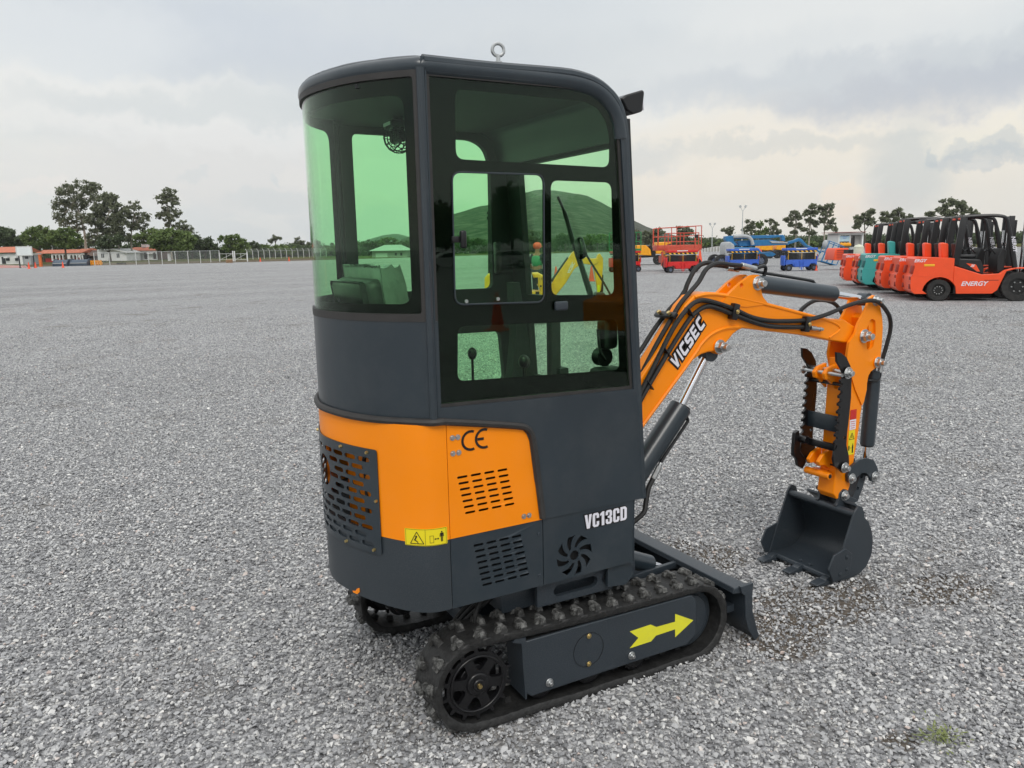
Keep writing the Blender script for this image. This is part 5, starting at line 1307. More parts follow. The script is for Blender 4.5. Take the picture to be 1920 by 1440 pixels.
tree(317, 150, [(300, 450, 20, 14), (326, 442, 22, 14), (346, 450, 20, 16), (312, 462, 26, 9), (340, 464, 24, 8), (290, 458, 10, 9)], 'leaf_green', 'bark_pale', [(317, None), (317, 468), (318, 452)], 'broad round bright green tree with whitewashed trunk by the fence', group=GL, tr=.3, white=True, dens=1.4)
tree(352, 185, [(350, 420, 13, 10), (358, 432, 10, 9), (344, 430, 9, 8)], 'leaf_euc', label='small eucalyptus leaning right of the tall slim one', group=GL, dens=.8)
tree(385, 180, [(368, 452, 16, 14), (386, 456, 18, 12), (398, 464, 16, 8), (374, 468, 20, 6)], 'leaf_dark', label='dark tree left of the wire gate', group=GL, dens=1.2)
tree(436, 178, [(425, 452, 18, 10), (442, 448, 18, 9), (455, 458, 14, 10), (432, 464, 24, 8)], 'leaf_green', label='round green tree right behind the wire gate', group=GL, dens=1.3)
tree(480, 200, [(478, 458, 11, 6), (484, 464, 16, 7), (470, 466, 12, 5)], 'leaf_dark', label='small grey green tree right of the gate tree', group=GL)
tree(518, 205, [(516, 446, 8, 4), (523, 447, 7, 3), (510, 452, 6, 3)], 'leaf_euc', 'bark_dark', [(518, None), (518, 460), (518, 448)], 'flat topped umbrella tree over the fence', group=GL, dens=.9)
tree(512, 195, [(505, 463, 16, 6), (528, 463, 16, 6), (518, 468, 24, 5)], 'leaf_green', label='low wide tree under the flat topped one', group=GL)
tree(560, 205, [(558, 451, 8, 6), (566, 456, 8, 5), (552, 459, 7, 5), (566, 462, 10, 4)], 'leaf_euc', label='airy tree over the fence near the cab', group=GL, dens=.7)
tree(588, 205, [(582, 460, 8, 6), (592, 458, 9, 7)], 'leaf_euc', label='small tree half hidden by the green rear window', group=GL, dens=.8)
for k, (x, y) in enumerate(((405, 470), (460, 470), (495, 470), (545, 469), (575, 469), (620, 466))):
    tree(x, 185, [(x - 12, y, 13, 6), (x + 8, y - 1, 14, 7), (x, y + 5, 18, 4)], 'leaf_green' if k % 2 else 'leaf_dark', name='bush', label=['dark bush behind the left gate leaf', 'light bush behind the right gate leaf', 'dark bush behind the fence, third from the gate', 'light bush behind the fence before the airy tree', 'dark bush behind the fence, last before the cab', 'light bush seen through the green rear window'][k], cat='bush', group='bushes behind the wire fence', dens=.9)
hl = ('bush left of the gatehouse roof', 'bush above the gatehouse roof', 'bush behind the sign board', 'bush right of the sign board', 'bush over the left end of the arcade', 'bush over the right end of the arcade', 'bush behind the dark shed roof', 'bush behind the white gabled house', 'bush between the white house and the arched house', 'bush behind the arched house', 'bush right of the arched house', 'bush under the round bright tree', 'bush right of the round bright tree')
for k, x in enumerate((-10, 18, 48, 82, 108, 142, 172, 204, 236, 262, 298, 332, 360)):
    tree(x, 190, [(x - 10, 462, 15, 9), (x + 9, 460, 15, 10), (x, 469, 20, 6)], 'leaf_dark', name='bush', label='tall dark ' + hl[k], cat='bush', group='dark bushes behind the left buildings', dens=.8, limbs=1)
# behind the cab, seen through its windows, and to the right
for k, (x, y, w, h) in enumerate(((700, 456, 16, 7), (730, 452, 15, 9), (640, 460, 20, 8), (880, 452, 26, 10), (960, 450, 24, 10), (1005, 444, 18, 14), (1060, 448, 20, 11), (1120, 448, 26, 11), (1165, 450, 18, 10))):
    tree(x, 210, [(x - w * .4, y, w * .7, h), (x + w * .4, y + 1, w * .7, h * .9), (x, y + 6, w, 5)], ['leaf_dark', 'leaf_green', 'leaf_euc'][k % 3], label=['dark tree behind the green roofed house, left', 'green tree behind the green roofed house, right', 'grey green tree behind the left rear pillar', 'dark tree at the foot of the hill, behind the side window latch', 'green tree at the hill foot behind the cab pillar', 'grey green tree behind the worker with the orange helmet', 'dark tree at the hill foot above the yellow boom', 'green tree at the hill foot right of the yellow boom', 'grey green tree behind the front edge of the cab window'][k], group='trees at the foot of the hill')
tree(1224, 170, [(1214, 444, 15, 12), (1232, 438, 13, 11), (1220, 456, 20, 9)], 'leaf_euc', label='rounded tree above the yellow truck, right of the cab', group=GRt, dens=1.1)
tree(1196, 190, [(1192, 436, 9, 9), (1198, 450, 12, 9)], 'leaf_dry', label='brownish tree next to the green lift rail', group=GRt)
tree(1284, 160, [(1276, 432, 10, 8), (1288, 434, 10, 9), (1280, 448, 14, 10), (1292, 458, 12, 7)], 'leaf_euc', label='tree behind the guard rail of the red platform', group=GRt, dens=1.1)
tree(1365, 185, [(1360, 432, 7, 6), (1370, 430, 7, 6), (1366, 438, 8, 4)], 'leaf_euc', 'bark_dark', [(1365, None), (1365, 450), (1365, 434)], 'small airy tree left of the floodlight mast', group=GRt, dens=.6)
for k, (x, bl) in enumerate(((1408, [(1405, 418, 9, 7), (1398, 430, 9, 7), (1412, 432, 10, 8), (1404, 440, 14, 5)]), (1428, [(1424, 420, 8, 9), (1420, 436, 12, 7), (1430, 432, 9, 9)]), (1448, [(1442, 416, 8, 7), (1452, 424, 8, 8), (1444, 434, 10, 7), (1458, 434, 6, 7)]))):
    tree(x, 180, bl, 'leaf_euc' if k != 1 else 'leaf_green', label=['left tree of the clump behind the blue boom lift', 'greener middle tree of the clump behind the blue boom lift', 'right tree of the clump behind the blue boom lift'][k], group=GRt, dens=.8)
tree(1491, 165, [(1488, 398, 7, 6), (1480, 408, 8, 5), (1494, 408, 6, 7), (1485, 420, 8, 5), (1496, 424, 7, 6), (1488, 436, 9, 4), (1473, 412, 5, 4)], 'leaf_euc', 'bark_pale', [(1492, None), (1492, 440), (1490, 405)], 'ragged eucalyptus, leftmost of three behind the blue lifts', group=GRt, dens=.5, tr=.2)
tree(1517, 160, [(1518, 389, 10, 7), (1510, 400, 9, 8), (1522, 402, 10, 8), (1515, 414, 10, 7), (1526, 420, 7, 6), (1508, 430, 7, 5), (1520, 436, 8, 5)], 'leaf_euc', 'bark_pale', [(1517, None), (1517, 445), (1517, 400)], 'round headed eucalyptus, middle of three behind the blue lifts', group=GRt, dens=.9, tr=.2)
tree(1546, 160, [(1540, 389, 9, 7), (1554, 388, 10, 7), (1548, 400, 13, 8), (1540, 412, 8, 5), (1558, 416, 8, 7), (1550, 426, 8, 5), (1562, 430, 6, 5)], 'leaf_euc', 'bark_pale', [(1546, None), (1545, 440), (1544, 405)], 'double headed eucalyptus, rightmost of three behind the blue lifts', group=GRt, dens=.75, tr=.2)
tree(1622, 150, [(1610, 412, 11, 9), (1622, 404, 10, 8), (1632, 398, 7, 6), (1604, 424, 8, 5), (1630, 416, 12, 8)], 'leaf_euc', 'bark_dark', [(1622, None), (1622, 450), (1618, 410)], 'dark slanting tree above the white office cabin', group=GRt, dens=.9)
tree(1676, 150, [(1664, 402, 12, 8), (1684, 398, 13, 7), (1696, 406, 11, 7), (1672, 414, 16, 7), (1654, 410, 7, 6)], 'leaf_euc', 'bark_dark', [(1676, None), (1676, 450), (1676, 410)], 'round topped tree above the forklift row', group=GRt, dens=.9)
tree(1780, 145, [(1770, 380, 14, 9), (1792, 382, 13, 9), (1760, 394, 12, 8), (1808, 394, 12, 8), (1782, 400, 22, 7), (1742, 402, 8, 5), (1824, 400, 8, 5)], 'leaf_euc', 'bark_dark', [(1782, None), (1782, 440), (1782, 395)], 'widest tree on the right, above the nearest forklift', group=GRt, dens=.8)
for k, x in enumerate((1318, 1340, 1358, 1590, 1520, 1470)):
    y = 458 if k < 3 else 455
    tree(x, 185, [(x - 8, y, 11, 5), (x + 8, y + 1, 11, 5), (x, y + 4, 15, 4)], 'leaf_dark' if k % 2 else 'leaf_green', name='bush', label=['light bush right of the red lift', 'dark bush at the foot of the small mast', 'light bush left of the grey engine cover', 'dark bush behind the office cabin', 'light bush under the middle eucalyptus', 'dark bush under the ragged eucalyptus'][k], cat='bush', group='bushes at the far right edge')

# ------------------------------------------------------------------ buildings on the left
def wbox(b, f, x0, y0, x1, y1, ya, yb):
    ax, az = f(x0, y1); bx, bz = f(x1, y0)
    b.box(((ax + bx) / 2, (ya + yb) / 2, (az + bz) / 2), (abs(bx - ax), abs(yb - ya), abs(bz - az))); return b
e, f = frame('gatehouse', 16, 146, 0, 'white gatehouse with tiled roof and black doorway behind the sign board', 'building')
b = MB(); wbox(b, f, -60, 475, 36, 502, 0, 7); b.build('wall', M['wall_white'], e)
b = MB(); x0, z0 = f(-60, 475); x1, z1 = f(37, 464); b.prism([(-.5, z0), (3.5, z1 + .2), (7.5, z0)], x0, x1, 'yz'); b.build('roof', M['roof_tile'], e)
b = MB(); wbox(b, f, -60, 473.6, 37, 475.6, -.55, 0); b.build('eaves', M['bark_dark'], e)
b = MB(); wbox(b, f, 3, 481.5, 10, 495, -.04, .1); b.build('door', M['window_dark'], e)
for x in (11, 28): b = MB(); wbox(b, f, x, 483, x + 7, 489, -.05, .1); w_ = b.build('window', M['window_dark'], e); b = MB(); wbox(b, f, x, 481, x + 7, 484, -.7, -.05); b.build('awning', M['wall_white'], w_)
e, f = frame('guard_booth', 49, 144, 0, 'pale grey guard booth with one small window right of the gatehouse', 'building')
b = MB(); wbox(b, f, 36, 479, 57, 500, 0, 3); b.build('wall', M['plastic_grey'], e)
b = MB(); wbox(b, f, 36, 478, 43.5, 500, -.3, 0); b.build('door_panel', M['wall_white'], e)
b = MB(); wbox(b, f, 47, 480.5, 53, 485.5, -.04, .1); b.build('window', M['window_dark'], e)
b = MB(); wbox(b, f, 35, 478, 58, 479.5, -.4, 3.3); b.build('roof', M['concrete'], e)
e, f = frame('road_barrier', 10, 134, 0, 'long low barrier painted in slanting red and white stripes', 'barrier')
b = MB(); ax, az = f(-60, 495.5); bx, bz = f(45, 498.5); x1, z1 = f(-60, 503); x2, z2 = f(45, 503)
b.prism([(x1, -.05), (bx, -.05), (bx, bz), (ax, az)], 0, .4); BR = b.build('rail', M['wall_white'], e)
b = MB(); n = 26
for k in range(n):
    t0, t1 = k / n, (k + .5) / n; xa, xb = ax + (bx - ax) * t0, ax + (bx - ax) * t1; za, zb = az + (bz - az) * t0, az + (bz - az) * t1; sh_ = .45
    b.prism([(xa + sh_, .0), (xb + sh_, .0), (xb, zb), (xa, za)], -.02, 0)
b.build('red_stripes', M['rail_red'], BR)
e, f = frame('sign_board', 47, 130, 0, 'large white notice board on two dark posts', 'sign')
for x in (35, 62): b = MB(); wbox(b, f, x - .8, 478, x + .8, 505, 0, .15); b.build('post', M['cloth_dark'], e)
b = MB(); wbox(b, f, 31.5, 461.5, 62.5, 480, -.1, 0); PB = b.build('panel', M['post_white'], e)
b = MB(); wbox(b, f, 34, 463.5, 60.5, 478.5, -.13, -.1); b.build('notice', M['sign_white'], PB)
b = MB()
for k in range(6): wbox(b, f, 37 + (k % 3), 465.2 + 2.1 * k, 57 - (k % 2) * 3, 465.7 + 2.1 * k, -.14, -.13)
b.build('text_lines', M['plastic_grey'], PB)
b = MB(); e, f = frame('gate_post', 74.5, 141, 0, 'thick orange gate post right of the sign board', 'post')
wbox(b, f, 73, 477, 77, 501.5, -.2, .2); b.build('post', M['orange_post'], e)
b = MB(); wbox(b, f, 72.5, 477.5, 79, 479, -.25, .25); b.build('cap', M['roof_tile'], e)
e, f = frame('arcade_building', 118, 158, .3, 'long white arcade with red walls under round arches', 'building')
b = MB(); wbox(b, f, 78, 483, 152, 492, 1.2, 5); b.build('wall', M['arch_red'], e)
# arched front cut through a white band
ax, az = f(94, 492); bx, bz = f(152, 474.5)
arches = []
xx = 96.5
while xx < 150:
    if not (120 < xx < 127):
        cx, cz = f(xx + 2.6, 480.4); r_ = f(xx + 5, 480)[0] - cx
        arches.append([(cx - r_, az + .35), (cx + r_, az + .35)] + arcpts(cx, cz, r_, 0, 180, 8))
    xx += 6.5
me = curve_mesh([[(ax, az + .3), (bx, az + .3), (bx, bz), (ax, bz)]] + arches, .4); b = MB(); b.add(me, NEAR(.6)); b.build('arched_front', M['wall_white'], e)
b = MB(); x0, _ = f(62, 470); x1, _ = f(152, 470); zr = f(110, 474.8)[1]; zt = f(110, 470.6)[1]; b.prism([(.1, zr), (4, zt + .3), (8, zr)], x0, x1, 'yz'); b.build('roof', M['roof_tile'], e)
b = MB(); wbox(b, f, 152, 478, 160, 500, .5, 4); b.build('dark_annexe', M['cloth_dark'], e)
e, f = frame('tiled_house', 152, 176, .5, 'white house with orange tiled hip roof behind the arcade', 'building')
b = MB(); wbox(b, f, 143, 474, 176, 490, 0, 6); b.build('wall', M['wall_white'], e)
b = MB(); x0, z0 = f(141, 471.5); x1, z1 = f(165, 466); b.prism([(-.5, z0), (3, z1), (6.5, z0)], x0, x1, 'yz'); b.build('roof', M['roof_tile'], e)
e, f = frame('shed', 174, 160, .5, 'low shed with dark weathered roof left of the white house', 'shed')
b = MB(); wbox(b, f, 165, 478, 183, 490, 0, 3); b.build('wall', M['tile_dark'], e)
b = MB(); x0, z0 = f(162, 480); x1, z1 = f(184, 469); b.prism([(-.6, z0), (2.5, z1), (4, z1)], x0, x1, 'yz'); b.build('roof', M['tile_dark'], e)
e, f = frame('white_house', 208, 158, .5, 'white gabled house behind the fork trunked eucalyptus', 'house')
P_ = [f(183, 489), f(237, 489), f(237, 473.5), f(215, 467), f(203, 469.5), f(183, 467.5)]
b = MB(); b.prism(P_, 0, 6); b.build('wall', M['wall_white'], e)
b = MB(); b.prism([f(202, 468.4), f(215, 466), f(240, 473), f(240, 474.6), f(215, 468), f(202, 470)], -.5, 6.5); b.build('roof', M['post_white'], e)
for x in (190, 219): b = MB(); wbox(b, f, x, 475.5, x + 5, 483, -.05, .1); w_ = b.build('window', M['window_dark'], e); b = MB(); wbox(b, f, x + 2.2, 475.5, x + 2.8, 483, -.08, -.05); b.build('mullion', M['wall_white'], w_)
e, f = frame('arched_house', 268, 165, .5, 'white house with orange roof and three dark arches', 'house')
me = curve_mesh([[f(238, 487), f(294, 487), f(294, 470), f(238, 470)]] + [[f(cx - 3.6, 486), f(cx + 3.6, 486), f(cx + 3.6, 476.5), f(cx + 2.4, 473.8), f(cx, 473), f(cx - 2.4, 473.8), f(cx - 3.6, 476.5)] for cx in (256, 273, 290)], .4)
b = MB(); b.add(me, NEAR(0)); b.build('arched_front', M['wall_white'], e)
b = MB(); wbox(b, f, 238, 470, 296, 487, 1.5, 7); b.build('wall', M['tile_dark'], e)
b = MB(); x0, z0 = f(236, 470.5); x1, z1 = f(297, 462.5); b.prism([(-.7, z0), (4, z1), (8, z0)], x0, x1, 'yz'); b.build('roof', M['roof_tile'], e)
b = MB(); wbox(b, f, 240, 475.5, 296, 476.8, -.9, -.1); b.build('awning', M['post_white'], e)
b = MB(); wbox(b, f, 254, 458, 262, 464, 3, 5); b.build('chimney', M['wall_white'], e)
e, f = frame('hip_roof_house', 728, 175, 0, 'pale hip roofed house seen through the green rear window', 'house')
b = MB(); wbox(b, f, 697, 469.5, 762, 486, 0, 7); b.build('wall', M['concrete'], e)
b = MB(); zA = f(728, 470)[1]; zB = f(728, 459)[1]; x0 = f(692, 470)[0]; x1 = f(768, 470)[0]; xm = f(717, 460)[0]; xn = f(748, 460)[0]
v = [b.bm.verts.new(p) for p in ((x0, -1, zA), (x1, -1, zA), (x1, 8, zA), (x0, 8, zA), (xm, 3.5, zB), (xn, 3.5, zB))]
for q in ((0, 1, 5, 4), (1, 2, 5), (2, 3, 4, 5), (3, 0, 4), (3, 2, 1, 0)): b.bm.faces.new([v[i] for i in q])
b.build('roof', M['galv'], e)
b = MB(); wbox(b, f, 704, 474.5, 726, 485.5, -.06, .1); b.build('garage_door', M['wall_white'], e)
for x in (740, 750): b = MB(); wbox(b, f, x, 474, x + 4, 479, -.05, .1); b.build('window', M['window_dark'], e)

# cones, loader buckets, small yard things
def cone_thing(px, D, h, label, zz=0):
    e, f = frame('traffic_cone', px, D, zz, label, 'traffic cone', 'orange traffic cones across the yard')
    b = MB(); b.cyl((0, 0, .03), (0, 0, h), h * .19, h * .045, 14); c = b.build('cone', M['cone'], e)
    b = MB(); b.cyl((0, 0, h * .55), (0, 0, h * .75), h * .19 * .52 + .004, h * .19 * .36 + .004, 14); b.build('sleeve', M['wall_white'], c)
    b = MB(); b.box((0, 0, .02), (h * .5, h * .5, .04), bev=.01); b.build('base', M['cone'], e)
    return e
for px, D, h, lab in ((52, 119, 1.0, 'traffic cone nearest the end of the striped barrier'), (64.5, 126, .95, 'traffic cone under the right post of the sign board'), (116, 123, .95, 'traffic cone before the left blue loader bucket'),
                      (487, 150, .8, 'small traffic cone at the fence right of the gate'), (541, 150, .8, 'small traffic cone at the fence close to the cab'), (1533, 46, .32, 'small traffic cone by the wheel of the right blue lift'),
                      (1427, 60, 1.2, 'traffic cone right behind the left blue lift'), (1313, 62, 1.2, 'traffic cone right behind the red lift'), (1042, 38, .75, 'traffic cone seen left of the yellow boom through the window'), (1109, 38, .75, 'traffic cone seen behind the yellow boom through the window')):
    cone_thing(px, D, h, lab)
for px, w, lab in ((111, 26, 'dark blue loader bucket, the smaller left one'), (146, 31, 'dark blue loader bucket, the larger one nearer the pale trunk')):
    e, f = frame('loader_bucket', px, 142, 0, lab, 'loader bucket', 'loader buckets lying at the yard edge')
    s = 142 / 1450; W_ = w * s
    b = MB(); b.prism([(0, 0), (-.1, .5), (.25, .95), (.6, 1.15), (1.2, 1.1), (1.5, .6), (1.4, 0)], -W_ / 2, W_ / 2, 'yz'); b.build('shell', M['bucket_blue'], e, bevel=.05)
    b = MB(); b.box((0, -.12, .52), (W_, .1, .10)); b.build('lip', M['galv'], e)
    for sx in (-1, 1): b = MB(); b.prism([(-.2, 0), (-.2, .5), (.3, 1.1), (.7, 1.3), (1.6, 1.2), (1.9, 0)], sx * W_ / 2 - .05, sx * W_ / 2 + .05, 'yz'); b.build('side_plate', M['bucket_blue'], e)
e, f = frame('orange_implement', 179, 143, 0, 'orange farm implement frame lying at the verge', 'implement')
b = MB()
for k in range(5): x = f(170 + 4.5 * k, 490)[0]; b.box((x, 0, .5), (.12, .5, .9)); b.tube([(x - .15, 0, .2), (x, .1, .7), (x + .25, 0, .3)], .06, 6)
b.box((0, 0, .75), (2.0, .15, .15)); b.box((0, 0, .35), (1.9, .12, .1)); b.build('frame', M['mach_yellow'], e)
e, f = frame('dark_implement', 226, 143, 0, 'dark tined implement lying at the verge', 'implement')
b = MB(); b.box((0, 0, .35), (1.6, .3, .12))
for k in range(7): b.tube([(-.75 + .25 * k, 0, .3), (-.7 + .25 * k, -.2, .1), (-.6 + .25 * k, -.1, .45)], .04, 5)
b.build('frame', M['cloth_dark'], e)
e, f = frame('crate', 429, 142, 0, 'brown crate standing before the wire gate', 'crate')
b = MB(); b.box((0, 0, .3), (1.0, .7, .6), bev=.02)
for k in range(3): b.box((0, -.37, .12 + .18 * k), (1.04, .03, .1))
b.build('body', mat('crate_wood', (.28, .17, .09), .8), e)

# wire fence with gate
def fence_run(name, pts, h, label, bent, group=None, n_label=None):
    o = pts[0]; e = empty(name, o, 0, label, 'fence', group)
    top = []
    for p in pts:
        q = p - o
        b = MB(); b.cyl((q.x, q.y, 0), (q.x, q.y, h), .065, seg=6)
        if bent: b.cyl((q.x, q.y, h), (q.x - .32, q.y - .1, h + .38), .055, seg=6)
        b.build('post', M['post_white'], e); top.append(q + Vector((0, 0, h - .05)))
    b = MB()
    for a, c in zip(top, top[1:]): b.cyl(a, c, .028, seg=5)
    if bent:
        for k in (.12, .24, .36):
            for a, c in zip(top, top[1:]): b.cyl(a + Vector((-.3 * k / .38, -.1, k + .05)), c + Vector((-.3 * k / .38, -.1, k + .05)), .008, seg=3)
    b.build('top_rail', M['galv'], e)
    b = MB()
    for a, c in zip(top, top[1:]):
        b.bm.faces.new([b.bm.verts.new(v) for v in (Vector((a.x, a.y, .05)), Vector((c.x, c.y, .05)), c, a)])
    b.build('wire_mesh', M['wire'], e)
    return e
m, nt, bs = newmat('wire_mesh'); bs.inputs['Base Color'].default_value = (.35, .37, .37, 1); bs.inputs['Alpha'].default_value = .16; M['wire'] = m
fence_run('wire_fence', [at(x, 139 + k * .6, GZ) for k, x in enumerate((176, 204.5, 254, 278, 303, 328, 352, 375))], 2.3, 'wire fence with straight pale posts before the white houses', False)
fence_run('wire_fence', [at(x, 145 + k * 1.2, GZ + .1) for k, x in enumerate((375, 394, 411))], 2.2, 'short fence stretch left of the wire gate', False)
fence_run('wire_fence', [at(463 + 10.6 * k + .12 * k * k * .0, 152 + 1.6 * k, GZ + .15) for k in range(15)], 1.95, 'long wire fence whose post tops bend towards the left', True)
e, f = frame('wire_gate', 437, 149, 0, 'double leaf wire gate in the far fence', 'gate')
for x, hh in ((411, 474), (436.5, 470.5), (439.5, 470.5), (463, 473)): b = MB(); xx, zt = f(x, hh); b.cyl((xx, 0, 0), (xx, 0, zt), .11, seg=8); b.build('gate_post', M['wall_white'], e)
for xa, xb in ((412, 436), (440.5, 462)):
    b = MB(); (x0, z0), (x1, z1) = f(xa, 487), f(xb, 475.5)
    for p, q in (((x0, z0), (x1, z0)), ((x0, z1), (x1, z1)), ((x0, z0), (x0, z1)), ((x1, z0), (x1, z1)), (((x0 + x1) / 2, z0), ((x0 + x1) / 2, z1)), ((x0 if xa > 430 else x1, z1 if xa < 430 else z0), (x1 if xa > 430 else x0, z0 if xa < 430 else z1))): b.cyl((p[0], 0, p[1]), (q[0], 0, q[1]), .04, seg=6)
    b.build('gate_leaf', M['post_white'], e)
# concrete wall far right behind the red lift
e, f = frame('boundary_wall', 1330, 165, 0, 'low pale block wall right of the red lift in the distance', 'wall')
b = MB(); b.prism([f(1312, 472), f(1365, 471), f(1365, 462), (f(1345, 461.5)), f(1312, 468)], 0, .4); b.build('blocks', M['concrete'], e)
b = MB()
for k in range(9): x, z_ = f(1316 + 5.5 * k, 467 - .55 * k); b.box((x, -.1, z_ / 2), (.25, .3, z_ + .3))
b.build('piers', M['post_white'], e)

# floodlight masts
for px, D, top, lab in ((1391, 150, 386, 'tall floodlight mast with two heads above the blue lifts'), (1335, 170, 419, 'smaller floodlight mast right of the red lift')):
    e, f = frame('floodlight_mast', px, D, 0, lab, 'light mast'); zt = f(px, top)[1]
    b = MB(); b.cyl((0, 0, 0), (0, 0, zt - 1), .12, .07, 8); b.build('pole', M['galv'], e)
    for sx in (-1, 1):
        b = MB(); b.cyl((0, 0, zt - 1.05), (sx * .42, 0, zt - .3), .05, seg=6); b.box((sx * .5, 0, zt - .1), (.35, .3, .42), Euler((0, sx * .5, 0)).to_matrix()); b.build('floodlight', M['galv'], e)

# ------------------------------------------------------------------ wheels
def wheel(parent, x, y, zc, r, w, rim, tyre=None, lugs=0, name='wheel', side=-1, rimr=.6, bolts=6):
    b = MB(); b.ring((x, y, zc), (0, 1, 0), r, r * rimr, w, 32)
    if lugs:
        for k in range(lugs):
            a = 2 * PI * k / lugs
            for sd_ in (-1, 1): b.box((x + (r - .004) * math.cos(a + .06 * sd_), y + sd_ * w * .26, zc + (r - .004) * math.sin(a + .06 * sd_)), (.028, w * .5, r * .12), Euler((sd_ * .5, -a, 0)).to_matrix())
    T = b.build(name, tyre or M['tyre'], parent, bevel=min(.02, r * .06))
    b = MB(); b.cyl((x, y + side * w * .18, zc), (x, y - side * w * .2, zc), r * rimr * 1.01, seg=28); b.cyl((x, y + side * w * .28, zc), (x, y, zc), r * rimr * .45, r * rimr * .5, 20)
    rm = b.build('rim', rim, T, bevel=.004)
    b = MB()
    for k in range(bolts):
        a = 2 * PI * k / bolts; q = (x + r * rimr * .62 * math.cos(a), zc + r * rimr * .62 * math.sin(a)); b.cyl((q[0], y + side * w * .17, q[1]), (q[0], y + side * w * .30, q[1]), r * rimr * .085, seg=8)
    b.build('wheel_nuts', M['zinc'], rm)
    return T

